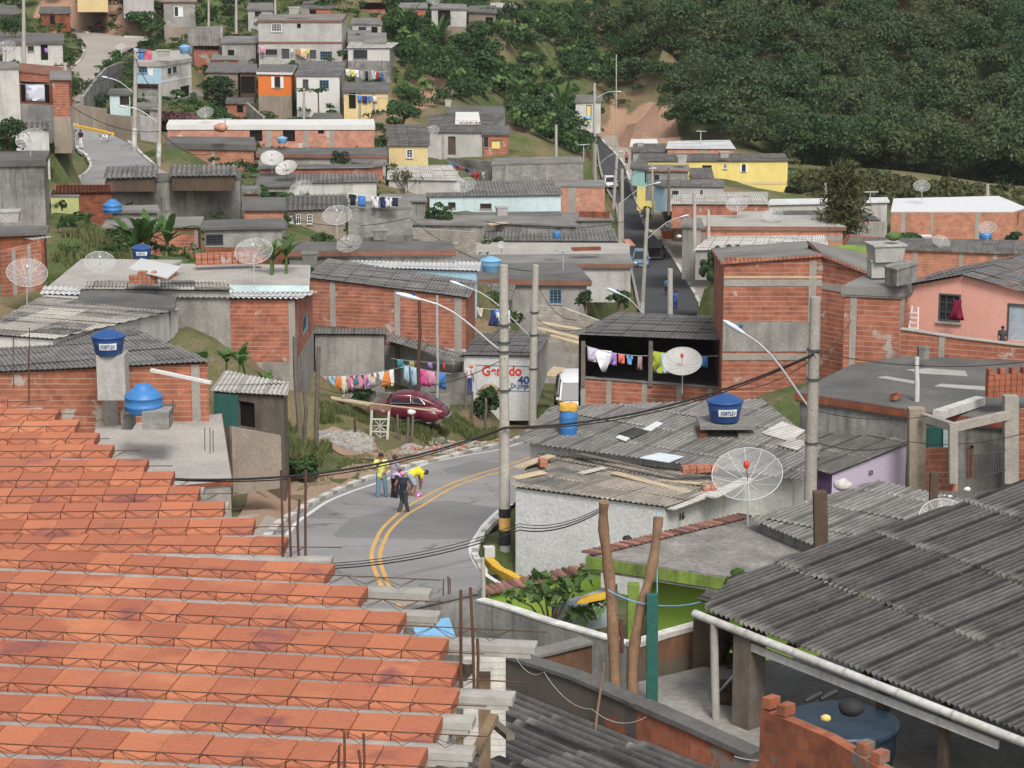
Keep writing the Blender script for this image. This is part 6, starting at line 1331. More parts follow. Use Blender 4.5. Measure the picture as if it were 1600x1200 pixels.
# ================================================================== plants
def tree(name, label, cat, base, w, h, n, size, mat, seed, lobes=7, trunk=.08, low=.25, group=None, bark='bark', flatten=1.0):
    """trunk, limbs and a crown of leaf-sized faces"""
    rng = np.random.default_rng(seed); b = Vector(base); t = thing(name, b, label, cat, group)
    L = []
    for i in range(lobes):
        a = rng.uniform(0, 6.28); r = w*.5*math.sqrt(rng.uniform(0, .55)); s = rng.uniform(.24, .40)
        L.append((b.x+r*math.cos(a), b.y+r*math.sin(a), b.z+h*(low+(1-low)*(rng.uniform(.22, .82) if low > .1 else rng.uniform(.05, .72))), w*s*.8, w*s*.8, h*(1-low)*s*.75*flatten))
    p, d = crown_pts(rng, n, L); mesh_np('crown', leaves(p, d, size, rng), 4, mat, t)
    m = MB()
    for k, l in enumerate(L[:5]):
        e = Vector(l[:3]); m.tube([b-Z3*.3, b+(e-b)*.45+Vector((0,0,h*.1)), e], [trunk, trunk*.65, trunk*.25], 5)
    m.build('trunk', bark, t); return t
def Gp(px, py, D=None):
    if D is None: return PG(px, py, 60)
    v = P(px, py, D); return v
def shrub(label, px, py, w, h, D=None, mat='leaf', n=900, size=None, name='bush', cat='bush', **k):
    b = Gp(px, py, D); s = b.y/3700; g0 = ground(b.x, b.y)
    if -1.8 < g0-b.z < .8: b.z = g0
    return tree(name, label, cat, b, w*s, h*s, n, size or max(.12, w*s*.05), mat, R.randrange(9999), low=.05, **k)
def leaf_blade(m, base, dirv, L, W, droop, fold=.25, seg=7, ragged=0):
    d = Vector(dirv).normalized(); hz = Vector((d.x, d.y, 0)); hz = hz.normalized() if hz.length > .05 else Vector((1, 0, 0)); sd = Vector((-hz.y, hz.x, 0)); p = Vector(base); th = math.asin(max(-1, min(1, d.z))); pts = []
    for i in range(seg+1):
        t = i/seg; pts.append((p.copy(), W*.5*(math.sin(math.pi*min(1, .06+t*.94))**.6)*(1 if t < .98 else .1))); dd = hz*math.cos(th)+Z3*math.sin(th); p = p+dd*L/seg; th -= droop/seg*(.5+t)
    for i in range(seg):
        (a, wa), (b, wb) = pts[i], pts[i+1]
        for s in (-1, 1):
            g = (R.uniform(.75, 1) if ragged else 1)
            m.add([a, b, b+sd*s*wb*g+Z3*wb*fold, a+sd*s*wa*g+Z3*wa*fold], [(0, 1, 2, 3) if s < 0 else (3, 2, 1, 0)])
def banana(label, px, py, hpx, D, stems=3, spread=.8, n=8, mat='leaf_banana', name='banana_plant', cat='banana plant', group=None, wf=.22):
    b = P(px, py, D); h = hpx*D/3700; t = thing(name, b, label, cat, group); ml = MB()
    for s in range(stems):
        o = b+Vector((R.uniform(-1,1)*spread*(stems > 1), R.uniform(-.6,.6)*(stems > 1), 0)); hs = h*R.uniform(.22, .38); top = o+Vector((R.uniform(-.15,.15), 0, hs)); mt = MB(); mt.tube([o-Z3*.3, top], [h*.045, h*.03], 7); mt.build('stem', 'leaf_pale', t)
        for i in range(n):
            an = i*2.4+R.random(); el = R.uniform(.55, 1.45); L = h*R.uniform(.55, .8); leaf_blade(ml, top-Z3*.1*R.random(), (math.cos(an)*math.cos(el), math.sin(an)*math.cos(el), math.sin(el)), L, L*wf*2*.5, R.uniform(.6, 1.7), ragged=1)
    ml.build('leaves', mat, t); return t
banana('tall banana clump in front of the stained concrete house, left',236,412,92,134,4,.9,8)
banana('banana leaves behind the mesh dish, left of centre',432,420,62,121,3,.6,7)
banana('small banana plant beside the wooden shack',416,606,42,97,2,.3,6)
banana('spiky clump of leaves by the barred window, left',302,418,40,131,3,.5,9,wf=.1)
banana('low taro plant with broad leaves at the foot of the brick house',345,576,40,100,5,1.2,5,name='taro_plant',cat='plant',wf=.55)
t_ = 0
for px, py, h, D, st, lab in ((690,72,52,338,3,'banana clump beside the little white box house'),(604,62,50,335,3,'banana plants left of the red block house on the slope'),(633,58,58,338,2,'yellowing banana plant beside the red block house on the slope'),(903,62,62,368,1,'tall palm like plant at the top edge of the slope'),(880,180,62,318,2,'palm like plant with long fronds left of the small white hut'),
        (806,158,44,312,3,'banana clump low on the slope above the banner house'),(770,120,40,326,2,'banana plant in the middle of the green slope'),(845,196,40,300,3,'banana plants near the broken wall on the slope'),(1265,312,30,262,2,'small banana plant beside the yellow house'),(758,60,36,345,2,'banana plant behind the grey brown hut'),(330,40,46,330,2,'banana plants at the top edge beside the grey shuttered house')):
    banana(lab, px, py, h, D, st, .9, 7, wf=.16 if 'palm' in lab else .24, name='palm_plant' if 'palm' in lab else 'banana_plant')
for px, py, h, D, lab in ((475,180,46,263,'left papaya tree in front of the white house'),(498,186,52,262,'right papaya tree in front of the white house')):
    b = P(px, py, D); hh = h*D/3700; t = thing('papaya_tree', b, lab, 'tree', 'papaya trees'); m = MB(); m.tube([b-Z3*.3, b+Z3*hh*.85], [.12, .07], 6); m.build('trunk', 'bark', t); m = MB()
    for i in range(12):
        an = i*2.4; leaf_blade(m, b+Z3*hh*(.75+.1*R.random()), (math.cos(an), math.sin(an), .55), hh*.32, hh*.18, 1.6, seg=5)
    m.build('leaves', 'leaf', t)
for a in (('round dark bush left of the tan hut and above the white roof edge',336,166,62,48,281,'leaf_dark',1600),('dark purple leafless shrub beside the white and blue house',264,184,76,36,246,'leaf_purple',2200),
          ('left round bush in front of the long grey house',497,258,36,26,215,'leaf_dark',900),('right round bush in front of the long grey house',532,258,26,28,214,'leaf_dark',800),
          ('dark tree at the far left edge above the stained house',8,240,60,62,140,'leaf_dark',1600),('dark round tree at the far left by the cross armed pole',22,62,34,46,262,'leaf_dark',1300),
          ('green bush leaning over the grey slab, by the small blue window',686,346,42,36,180,'leaf',1100),('bush beside the front of the yellow house',628,194,60,34,244,'leaf',1200),
          ('weedy bush at the foot of the wooden shack',470,724,64,44,91,'leaf',1500),('tall bush behind the thick pale pole',762,668,46,58,116,'leaf',1600),('thin bush hanging over the drying clothes',680,600,26,30,120,'leaf_dark',600),
          ('low bush in front of the plaster outhouse',552,604,60,28,117.5,'leaf_dark',900),('small thin tree above the red car',592,632,34,40,120,'leaf_dark',420),
          ('bush in the yard left of the asphalt',916,482,30,38,150,'leaf_dark',700),('clump of weeds under the porch of the plaster house',965,480,40,30,158,'leaf',800),
          ('small dark hedge on the salmon brick roof at the right edge',1583,376,34,14,174,'leaf_dark',700),('weeds on the red block roof below the salmon house',1420,380,70,14,176,'leaf',700),
          ('bush on the roadside below the narrow turquoise house',1012,344,26,22,238,'leaf',500),('shrub under the dish at the far left street corner',92,262,20,16,200,'leaf',400),
          ('fern like plant under the gutter on the terrace',1160,1042,62,70,42.6,'leaf_olive',1400),('small weed growing on the lichened green roof edge',1150,912,30,28,53,'leaf_pale',260),
          ('leafy creeper beside the wall of the upper road',150,165,40,36,252,'leaf_dark',900),('leafy mango like tree beside the upper road wall',125,142,36,24,256,'leaf',600),('bushes beside the grey shuttered house',228,52,60,36,322,'leaf',1200),
          ('dark bush beside the white box house',640,86,46,70,320,'leaf_dark',1700),('round tree at the top edge right of the white roofed hut',812,45,60,46,372,'leaf_dark',1700),('dark tree right of the cross slope hut',790,52,40,50,350,'leaf_dark',1300)):
    lab, px, py, w_, h_, D, mt, n = a
    shrub(lab, px, py, w_, h_, D, mt, n, name='tree' if 'tree' in lab else 'bush', cat='tree' if 'tree' in lab else 'bush')
# creeper tree in the green yard, feathery tree, tree of round leaves, bare tree
rng = np.random.default_rng(5)
b = P(860,985,57.6); t = thing('young_tree', b, 'young tree with big drooping leaves in the bright green yard', 'tree'); L = [(P(x,y,57.3+R.uniform(-.5,.5)).x, 57.3+R.uniform(-.4,.4), P(x,y,57.3).z, r*57/3700, .5, r*.7*57/3700) for x,y,r in ((845,905,22),(888,912,20),(915,900,16),(830,930,18),(870,940,20),(940,952,26),(905,965,22),(800,935,14))]
p, d = crown_pts(rng, 300, L); mesh_np('crown', leaves(p, d, .16, rng, .9, 1.9), 4, 'leaf_pale', t); m = MB()
for l in L: m.tube([b, b+(Vector(l[:3])-b)*.5+Z3*.2, Vector(l[:3])], [.04,.025,.01], 5)
m.build('trunk', 'bark', t)
b = P(1318,384,184); t = thing('feathery_tree', b, 'feathery grey green pine like tree rising over the brick houses, right', 'tree'); P_ = []; m = MB(); D_ = []
for i in range(150):
    k = i/150; z = .6+5.2*k**.85; an = i*2.4; L_ = 2.4*(1-k*.55)*R.uniform(.6, 1); a0 = b+Z3*z; tip = a0+Vector((math.cos(an)*L_, math.sin(an)*L_, .5+.5*R.random())); m.tube([a0, a0+(tip-a0)*.5+Z3*.15, tip], [.035,.02,.008], 3, cap=False)
    for j in range(18):
        q = a0+(tip-a0)*R.uniform(.25, 1.08)+Vector((R.gauss(0,.16),R.gauss(0,.16),R.gauss(0,.16))); P_.append(q); D_.append((R.gauss(0,1),R.gauss(0,1),R.gauss(0,1)))
mesh_np('crown', leaves(np.array([tuple(q) for q in P_]), np.array(D_), 15e-2, rng, .5, 5.0), 4, 'leaf_olive', t); m.tube([b-Z3*.5, b+Z3*3, b+Z3*6], [.16,.1,.03], 7); m.build('trunk', 'bark', t)
b = P(1138,470,150); t = thing('cactus_tree', b, 'dark tree of thick rounded leaf pads beside the red gable house', 'tree'); m = MB(); mt = MB()
for i in range(95):
    an = R.uniform(0, 6.28); rr = 1.75*math.sqrt(R.random()); c = b+Vector((rr*math.cos(an), rr*math.sin(an)*.8, 1.7+R.random()*2.3*(1-rr/3.2))); n_ = Vector((R.gauss(0,1),R.gauss(0,1)-.6,R.gauss(0,.5))).normalized(); u = n_.orthogonal().normalized(); v = n_.cross(u); k = R.uniform(.16,.3); up_ = Z3*k*1.5
    m.ell(c, k*.75, k*.35, k*1.15, 8, 6)
for i in range(9):
    an = i*.7; e_ = b+Vector((1.2*math.cos(an), .9*math.sin(an), 2.4+R.random())); mt.tube([b+Vector((R.uniform(-.4,.4),0,-.5)), b+(e_-b)*.5, e_], [.14,.11,.06], 6)
m.build('crown', 'leaf_dark', t); mt.build('trunk', 'bark', t)
b = P(634,316,205); t = thing('bare_tree', b, 'bare twiggy tree in front of the pale flat sheet roof', 'tree'); m = MB(); tp = []
def branch(a, d, L, r, k):
    e_ = a+d*L; m.tube([a, (a+e_)/2+Vector((R.uniform(-.06,.06),0,0)), e_], [r, r*.8, r*.6], 4, cap=False)
    if k:
        for i in range(3): branch(a+d*L*R.uniform(.55, 1), (d+Vector((R.gauss(0,.42),R.gauss(0,.42),.18))).normalized(), L*.68, r*.6, k-1)
    else: tp.append(tuple(e_))
for i in range(5): branch(b, Vector((R.gauss(0,.35),R.gauss(0,.3),1)).normalized(), 1.3, .06, 3)
m.build('trunk', 'wood_grey', t); tp = np.array(tp); p = np.repeat(tp, 3, 0)+rng.normal(0, .14, (len(tp)*3, 3)); mesh_np('crown', leaves(p, rng.normal(0,1,p.shape), .12, rng), 4, 'leaf_olive', t)
# ---- ground cover
def scatter(poly_px, n, D0=60):
    P3 = [PG(a, b, D0) for a, b in poly_px]; pl = [(p.x, p.y) for p in P3]; xs = [p[0] for p in pl]; ys = [p[1] for p in pl]; out = []
    k = 0
    while len(out) < n and k < n*40:
        k += 1; x, y = R.uniform(min(xs), max(xs)), R.uniform(min(ys), max(ys))
        if inpoly(x, y, pl): out.append((x, y))
    A = np.array(out); Z = gridz(A[:,0], A[:,1]); return np.column_stack([A, Z])
def grass(label, poly_px, n, h, D0=60, mat='grass', tuft=1.0):
    A = scatter(poly_px, n, D0); rg = np.random.default_rng(len(A)); cl = np.array([mnoise.noise(Vector((x*.5, y*.5, 3.3))) for x, y, z in A]); A = A[cl > -.25*tuft]; n = len(A)
    hh = h*rg.uniform(.4, 1.3, n); an = rg.uniform(0, 6.28, n); ln = rg.uniform(.1, .6, n)*hh; wd = hh*.10+.012
    tx, ty = np.cos(an), np.sin(an); t = np.column_stack([A[:,0]+tx*ln, A[:,1]+ty*ln, A[:,2]+hh]); s = np.column_stack([-ty*wd, tx*wd, 0*wd])
    base = A.copy(); base[:,2] -= .05
    V = np.stack([base-s, base+s, t], 1).reshape(-1, 3); o = mesh_np('grass', V, 3, mat); return tag(o, label, 'grass', kind='stuff')
grass('tall green weeds of the lot around the red car', [(500,628),(500,664),(560,660),(600,672),(690,690),(740,682),(776,670),(776,640),(700,650),(690,664),(600,650)], 14000, .24)
grass('weeds at the left of the rubble lot', [(440,690),(452,724),(500,722),(520,700),(505,680),(460,672),(440,660)], 4500, .4)
grass('dry grass on the roadside verge', [(450,760),(520,748),(620,716),(700,700),(780,685),(780,676),(690,690),(560,706),(470,735)], 3500, .16)
grass('overgrown grass between the brick houses, left', [(78,470),(80,380),(120,364),(180,372),(206,398),(206,412),(130,420),(110,450)], 9000, .4)
grass('green grass bank beside the upper road, far left', [(30,50),(40,26),(70,36),(100,60),(124,78),(126,92),(108,104),(96,98),(84,60)], 6000, .8, 200)
grass('grass on the hillside above the grey houses', [(400,25),(540,22),(620,40),(620,-10),(400,-14)], 5000, .9, 250)
grass('grass in the bank beside the concrete lamp pole', [(78,262),(96,285),(110,280),(100,262)], 1200, .5, 150)
grass('grass at the edge of the asphalt yard', [(840,510),(900,520),(990,500),(985,488),(930,484),(850,496)], 3000, .6, 100)
# ---- hillside undergrowth and the forest
def project(A):
    y = A[:,1]*cs-(A[:,2]-CZ)*sn; z = A[:,1]*sn+(A[:,2]-CZ)*cs; return 800+F*A[:,0]/y, 600-F*z/y
def mass(name, label, cat, mask, x0, x1, y0, y1, step, wr, hr, nleaf, size, mat, seed, jit=.5, avoid=()):
    rg = np.random.default_rng(seed); xs = np.arange(x0, x1, step); ys = np.arange(y0, y1, step*.9); X, Y = np.meshgrid(xs, ys); X = X+rg.uniform(-jit, jit, X.shape)*step; Y = Y+rg.uniform(-jit, jit, Y.shape)*step
    A = np.column_stack([X.ravel(), Y.ravel(), gridz(X.ravel(), Y.ravel())]); A = A[A[:,1] < 440]
    for po in avoid: A = A[[not inpoly(a, b, po) for a, b in A[:,:2]]]
    px, py = project(A)
    keep = np.array([inpoly(a, b, mask) for a, b in zip(px, py)]); A = A[keep]; V = []; TR = MB()
    for c in A:
        w_ = rg.uniform(*wr); h = rg.uniform(*hr); L = []
        for k in range(rg.integers(3, 6)):
            an = rg.uniform(0, 6.28); r = w_*.34*rg.uniform(.2, 1); s = rg.uniform(.28, .42)
            L.append((c[0]+r*math.cos(an), c[1]+r*math.sin(an), c[2]+h*rg.uniform(.45, .85), w_*s, w_*s, h*s*.62))
        nn = int(nleaf*(w_/wr[1])**1.5); p, d = crown_pts(rg, nn, L); V.append(leaves(p, d, size*rg.uniform(.75, 1.3), rg, .7, 1.5))
    o = mesh_np(name, np.concatenate(V), 4, mat); print(name, len(A), 'crowns', sum(len(v) for v in V)//4, 'leaves')
    return tag(o, label, cat, kind='stuff')
FOREST = [(985,-60),(965,20),(955,70),(972,110),(985,140),(1010,152),(1046,164),(1052,196),(1062,222),(1150,228),(1240,262),(1262,306),(1400,318),(1620,330),(1700,330),(1700,-260),(1000,-260)]
mass('forest', 'dense dark green forest covering the whole hillside, upper right', 'forest', FOREST, 6, 150, 285, 438, 3.0, (2.2,7.4), (3.0,8.5), 1500, .27, 'leaf_forest', 11)
SLOPE = [(590,-20),(610,30),(625,90),(622,150),(640,178),(660,176),(700,160),(790,164),(800,200),(912,250),(928,215),(935,190),(955,186),(958,150),(962,172),(985,176),(1010,158),(1010,-60)]
mass('undergrowth', 'tangled green undergrowth on the middle slope above the houses', 'undergrowth', SLOPE, -30, 22, 255, 430, 2.3, (1.2,3.4), (1.0,3.0), 220, .26, 'leaf', 12)
SL2 = [(610,20),(625,90),(622,150),(640,178),(700,160),(790,164),(800,200),(912,250),(928,215),(955,180),(1000,165),(985,60),(800,40),(700,80)]
mass('undergrowth', 'darker bushes scattered through the middle slope', 'undergrowth', SL2, -30, 20, 255, 400, 4.6, (2.2,4.6), (2.5,5.0), 700, .26, 'leaf', 13, .8)
mass('undergrowth', 'pale broad leaved plants dotted over the middle slope', 'undergrowth', SL2, -30, 20, 255, 400, 4.2, (1.4,3.2), (1.6,3.2), 60, .6, 'leaf_pale', 23, .9)
mass('undergrowth', 'scrub along the far left hillside above the upper road', 'undergrowth', [(-20,30),(-20,-40),(640,-40),(600,24),(540,16),(400,20),(340,30),(250,-4),(120,-10),(60,4),(40,30)], -110, -10, 300, 438, 4.5, (1.5,4.0), (1.2,3.5), 200, .4, 'leaf', 14)
mass('undergrowth', 'scrub between the yellow house and the salmon brick house', 'undergrowth', [(1230,250),(1236,312),(1390,326),(1640,340),(1640,316),(1400,298),(1262,280)], 20, 90, 205, 320, 2.0, (1,2.4), (.8,2.4), 130, .3, 'leaf_olive', 15)
ROADS = [[(p.x, p.y) for p in po] for po in (street_poly, upper_poly, near_poly, far_poly)]
mass('undergrowth', 'low weeds and shrubs growing between the houses on the left hillside', 'undergrowth', [(-20,0),(640,0),(640,240),(600,330),(330,330),(330,190),(100,170),(60,330),(-20,250)], -75, -5, 150, 360, 2.2, (.8,2.0), (.5,1.5), 90, .22, 'leaf', 16, .5, ROADS)
mass('undergrowth', 'weeds between the houses in the valley middle', 'undergrowth', [(80,330),(640,330),(990,480),(940,520),(860,560),(500,470),(80,440)], -40, 10, 110, 230, 3.0, (.8,1.8), (.4,1.2), 90, .2, 'leaf', 17, .5, ROADS)
mass('undergrowth', 'dark bushes between the houses on the left hillside', 'undergrowth', [(-20,-20),(640,-20),(640,30),(400,24),(340,40),(330,66),(290,60),(-20,20)], -75, -5, 250, 380, 6.5, (2.0,4.2), (2.0,4.0), 600, .25, 'leaf_dark', 18, .9, ROADS)
# rubble
def rubble(label, poly_px, n, s, mat, D0=60, name='rubble'):
    A = scatter(poly_px, n, D0); m = MB()
    for x, y, z in A:
        k = s*R.uniform(.4, 1.3); an = R.random()*3; m.box((x, y, z+k*.25), Vector((math.cos(an), math.sin(an), R.uniform(-.3,.3)))*k*.6, Vector((-math.sin(an), math.cos(an), R.uniform(-.3,.3)))*k*.45, Z3*k*.35)
    return tag(m.build(name, mat), label, 'rubble', kind='stuff')
rubble('grey rubble spread in the fenced lot', [(496,690),(560,706),(580,706),(582,686),(560,676),(500,676)], 900, .16, 'conc_light')
rubble('broken bits along the verge by the kerb', [(620,704),(700,706),(760,692),(776,684),(700,684),(640,690)], 420, .18, 'conc_light')
rubble('brick chips on the verge', [(620,700),(700,704),(760,690),(700,686)], 60, .22, 'brick')
rubble('scattered rubbish at the street corner, far left', [(190,212),(214,222),(230,236),(240,240),(225,222),(200,206)], 90, .3, 'white_dirty', 150)
def heap(label, px, py, wpx, hpx, D, mat):
    b = P(px, py, D); w_ = wpx*D/3700/2; h = hpx*D/3700; m = MB(); N = 24; prof = [(1,-.15),(.85,.25),(.62,.6),(.4,.84),(.2,.97),(0,1)]
    vs = []
    for r, z in prof:
        for k in range(N):
            an = 2*math.pi*k/N; j = 1+.12*mnoise.noise(Vector((math.cos(an)*2, math.sin(an)*2, r*3+px))); vs.append(b+Vector((math.cos(an)*w_*r*j, math.sin(an)*w_*r*j*.8, z*h*j)))
    fs = [(i*N+k, i*N+(k+1)%N, (i+1)*N+(k+1)%N, (i+1)*N+k) for i in range(len(prof)-1) for k in range(N)]; m.add(vs, fs, None, True); return tag(m.build('heap', mat), label, 'heap')
heap('heap of pale sand on the red dirt lot at the end of the road', 1017, 202, 36, 11, 336, 'conc_light'); heap('heap of brown earth in front of the painted campaign wall', 766, 615, 46, 16, 117.6, 'dirt'); heap('small heap of pale sand high on the slope by the washing', 957, 52, 26, 8, 376, 'conc_light')
# ================================================================== people, ball, dog
def remeshed(caps, vox, name, mat, parent, smooth_it=3):
    """tapered limbs and ellipsoids fused into one continuous skin"""
    m = MB()
    for c in caps:
        if c[0] == 'e': m.ell(c[1], *c[2], n=14, m=10)
        else:
            a, ra, b, rb = Vector(c[0]), c[1], Vector(c[2]), c[3]; m.tube([a, b], [ra, rb], 10); m.ell(a, ra, ra, ra, 10, 6); m.ell(b, rb, rb, rb, 10, 6)
    me = bpy.data.meshes.new(name); me.from_pydata(m.v, [], m.f); o = bpy.data.objects.new(name, me); COL.objects.link(o)
    r = o.modifiers.new('r', 'REMESH'); r.mode = 'VOXEL'; r.voxel_size = vox; s = o.modifiers.new('s', 'SMOOTH'); s.iterations = smooth_it; s.factor = .5
    dg = bpy.context.evaluated_depsgraph_get(); dg.update(); me2 = bpy.data.meshes.new_from_object(o.evaluated_get(dg)); bpy.data.objects.remove(o); bpy.data.meshes.remove(me)
    me2.name = name; me2.polygons.foreach_set('use_smooth', [True]*len(me2.polygons)); me2.materials.clear(); me2.materials.append(M[mat] if isinstance(mat, str) else mat)
    o = bpy.data.objects.new(name, me2); COL.objects.link(o); o.parent = parent; return o
def person(label, base, rz, h=1.7, J=None, shirt=(.5,.5,.5), pants=(.1,.1,.12), skin='skin', shorts=False, sleeves='short', hair='hair', cap=None, shoes=(.05,.045,.04), waist=None, group=None, vest=None, longshirt=0.0):
    t = thing('person', base, label, 'person', group, rz); k = h/1.7; V = Vector
    j = dict(pel=(0,0,.92), chest=(0,0,1.25), nk=(0,0,1.45), hd=(0,.02,1.585), lh=(-.09,0,.90), rh=(.09,0,.90), lk=(-.10,.02,.49), rk=(.10,.02,.49), la=(-.11,-.02,.09), ra=(.11,-.02,.09),
             ls=(-.18,0,1.39), rs=(.18,0,1.39), le=(-.23,-.02,1.11), re=(.23,-.02,1.11), lw=(-.24,.06,.87), rw=(.24,.06,.87), lf=(0,1,0), rf=(0,1,0))
    j.update(J or {}); j = {a: V(b)*(k if a not in ('lf','rf') else 1) for a, b in j.items()}
    hd = j['hd']; nk = j['nk']; hv = (hd-nk).normalized(); fwd = V((j.get('face') or V((0,1,0))/k)).normalized(); fwd = (fwd-hv*fwd.dot(hv)).normalized(); sd = fwd.cross(hv)
    caps = [(j['pel'],.115*k,j['chest'],.125*k), ('e',j['chest'],(.165*k,.115*k,.17*k)), ('e',j['pel'],(.155*k,.115*k,.12*k)), (j['chest']+(nk-j['chest'])*.75,.08*k,nk,.055*k), (nk,.052*k,hd,.055*k),
            (hd-hv*.01*k,.082*k,hd+hv*.035*k,.084*k), (hd-hv*.05*k+fwd*.025*k,.055*k,hd-hv*.075*k+fwd*.045*k,.04*k), (hd+fwd*.075*k,.016*k,hd-hv*.022*k+fwd*.10*k,.02*k)]
    for s in (-1, 1): caps += [('e',hd+sd*s*.088*k-hv*.005*k,(.018*k,.026*k,.034*k))]
    for a in 'lr':
        S, E, W = j[a+'s'], j[a+'e'], j[a+'w']; H, K, A = j[a+'h'], j[a+'k'], j[a+'a']; caps += [(j['chest']+(nk-j['chest'])*.5,.075*k,S,.062*k),(S,.056*k,E,.042*k),(E,.042*k,W,.03*k),(H,.088*k,K,.058*k),(K,.06*k,A,.04*k)]
        ft = j[a+'f'].normalized() if a+'f' in j else V((0,1,0)); caps += [(A-V((0,0,.045*k))-ft*.04*k,.038*k,A-V((0,0,.055*k))+ft*.15*k,.03*k)]
        hdir = (W-E).normalized(); sp = hdir.cross(V((0,1,.3))).normalized(); pn = hdir.cross(sp); P0 = W+hdir*.075*k; caps += [(W,.03*k,P0,.036*k),(P0-sp*.02*k,.02*k,P0+sp*.02*k,.02*k)]
        for i in range(4):
            b0 = P0+sp*(-.03+.02*i)*k+hdir*.01*k; ln = (.065,.078,.074,.058)[i]*k; b1 = b0+hdir*ln*.55+pn*.008*k; caps += [(b0,.0095*k,b1,.009*k),(b1,.009*k,b1+hdir*ln*.4+pn*.02*k,.008*k)]
        tb = W+hdir*.03*k-sp*.032*k; caps += [(tb,.0115*k,tb+hdir*.04*k-sp*.028*k,.0095*k),(tb+hdir*.04*k-sp*.028*k,.0095*k,tb+hdir*.07*k-sp*.03*k+pn*.01*k,.0085*k)]
    remeshed(caps, .0115, 'body', skin, t, 2)
    sc_ = colm(shirt); c2 = [(j['pel']+(j['chest']-j['pel'])*.12,.145*k,j['chest'],.15*k)]+([('e',j['pel']-V((0,0,.04*k)),(.19*k,.15*k,(.09+.18*longshirt)*k))] if longshirt else [])+[('e',j['chest'],(.188*k,.138*k,.185*k)), (j['chest']+(nk-j['chest'])*.6,.10*k,j['chest']+(nk-j['chest'])*.8,.082*k)]
    for a in 'lr':
        S, E, W = j[a+'s'], j[a+'e'], j[a+'w']; c2 += [(j['chest']+(nk-j['chest'])*.5,.10*k,S,.076*k)]
        if sleeves == 'short': c2 += [(S,.076*k,S+(E-S)*.62,.072*k)]
        elif sleeves == 'long': c2 += [(S,.074*k,E,.06*k),(E,.06*k,W,.045*k)]
    remeshed(c2, .018, 'shirt', sc_, t)
    c3 = [('e',j['pel']-V((0,0,.0)),(.178*k,.138*k,.12*k))]
    for a in 'lr':
        H, K, A = j[a+'h'], j[a+'k'], j[a+'a']; c3 += [(H,.108*k,K,.084*k)] if not shorts else [(H,.112*k,H+(K-H)*.85,.10*k)]
        if not shorts: c3 += [(K,.086*k,A+V((0,0,.02*k)),.075*k)]
    remeshed(c3, .018, 'trousers' if not shorts else 'shorts', colm(pants), t)
    hm = [('e',hd+hv*.034*k-fwd*.016*k,(.10*k,.104*k,.094*k))]; remeshed(hm, .014, 'hair' if not cap else 'cap', hair if not cap else colm(cap), t)
    if cap: remeshed([('e',hd+hv*.055*k+fwd*.10*k,(.07*k,.07*k,.014*k))], .01, 'cap_brim', colm(cap), t)
    if shoes:
        c4 = []
        for a in 'lr': A = j[a+'a']; ft = j[a+'f'].normalized(); c4 += [(A-V((0,0,.05*k))-ft*.04*k,.046*k,A-V((0,0,.055*k))+ft*.16*k,.036*k)]
        remeshed(c4, .014, 'shoes', colm(shoes), t)
    ey = MB()
    for s in (-1, 1): ey.ell(hd+sd*s*.034*k+fwd*.082*k+hv*.012*k, .012*k, .012*k, .008*k, 6, 4)
    ey.build('eyes', 'dark', t, world=False); mo = MB(); mo.ell(hd-hv*.052*k+fwd*.088*k, .025*k, .012*k, .007*k, 8, 4); mo.build('mouth', 'cloth_red', t, world=False)
    for w in (vest or ()): remeshed(w[0], .016, w[1], colm(w[2]), t)
    return t
PI = math.pi
person('boy in yellow shirt and blue jeans standing with a hand at his chin', PR(596,779), PI, 1.78, dict(le=(-.30,.02,1.14), lw=(-.16,.16,1.05), re=(.26,.10,1.12), rw=(.05,.16,1.36), la=(-.17,-.06,.09), lk=(-.14,.02,.49), ra=(.13,.04,.09), lf=(-.5,1,0)), (.52,.55,.17), (.13,.21,.27), longshirt=.35)
person('boy in cap with a lilac shirt tied at his waist and black trousers', PR(617,780), -.9, 1.72, dict(le=(-.2,.10,1.12), lw=(-.1,.28,1.0), re=(.2,.12,1.14), rw=(.08,.30,1.02)), (.30,.27,.33), (.022,.02,.028), skin='skin_dark', cap=(.05,.04,.05),
       vest=[([('e',(0,0,1.0),(.19,.15,.10)), ((.14,.02,1.02),.05,(.24,.12,.92),.03)], 'tied_shirt', (.52,.36,.58))], longshirt=.1)
person('boy in pink cap and dark clothes turning on the yellow road lines', PR(630,803), -.3, 1.58, dict(lk=(-.08,.14,.50), la=(-.12,-.10,.10), rk=(.10,.03,.49), ra=(.16,.10,.09), lw=(-.34,.08,.95), le=(-.30,-.05,1.14), hd=(.0,-.03,1.585), chest=(.02,-.03,1.25), nk=(.02,-.03,1.45)), (.025,.03,.045), (.05,.055,.065), cap=(.55,.25,.33), sleeves='none', shoes=(.4,.33,.25))
person('boy in yellow shirt and grey shorts bending to a ball', PR(644,777), -1.25, 1.68, dict(pel=(0,-.10,.88), lh=(-.09,-.10,.88), rh=(.09,-.10,.88), chest=(0,.24,1.02), nk=(0,.42,1.02), hd=(0,.53,.96), ls=(-.17,.36,1.0), rs=(.17,.36,1.0), le=(-.17,.34,.70), re=(.17,.34,.70), lw=(-.09,.34,.43), rw=(.09,.34,.43), lk=(-.13,.06,.49), rk=(.13,.10,.50), la=(-.12,-.08,.09), ra=(.14,.02,.09), face=(0,.5,-1)), (.62,.56,.04), (.28,.34,.38), shorts=True, group=None)
bb = NB('ball_panels'); vv_ = bb.n('TexVoronoi', Scale=9.0); bb.l(bb.pos(), vv_.inputs['Vector']); bb.out(bb.mix(bb.ramp(vv_.outputs['Distance'], .38, .44), (.62,.6,.62), (.45,.1,.3)), .5, .3); M['ball'] = bb.m
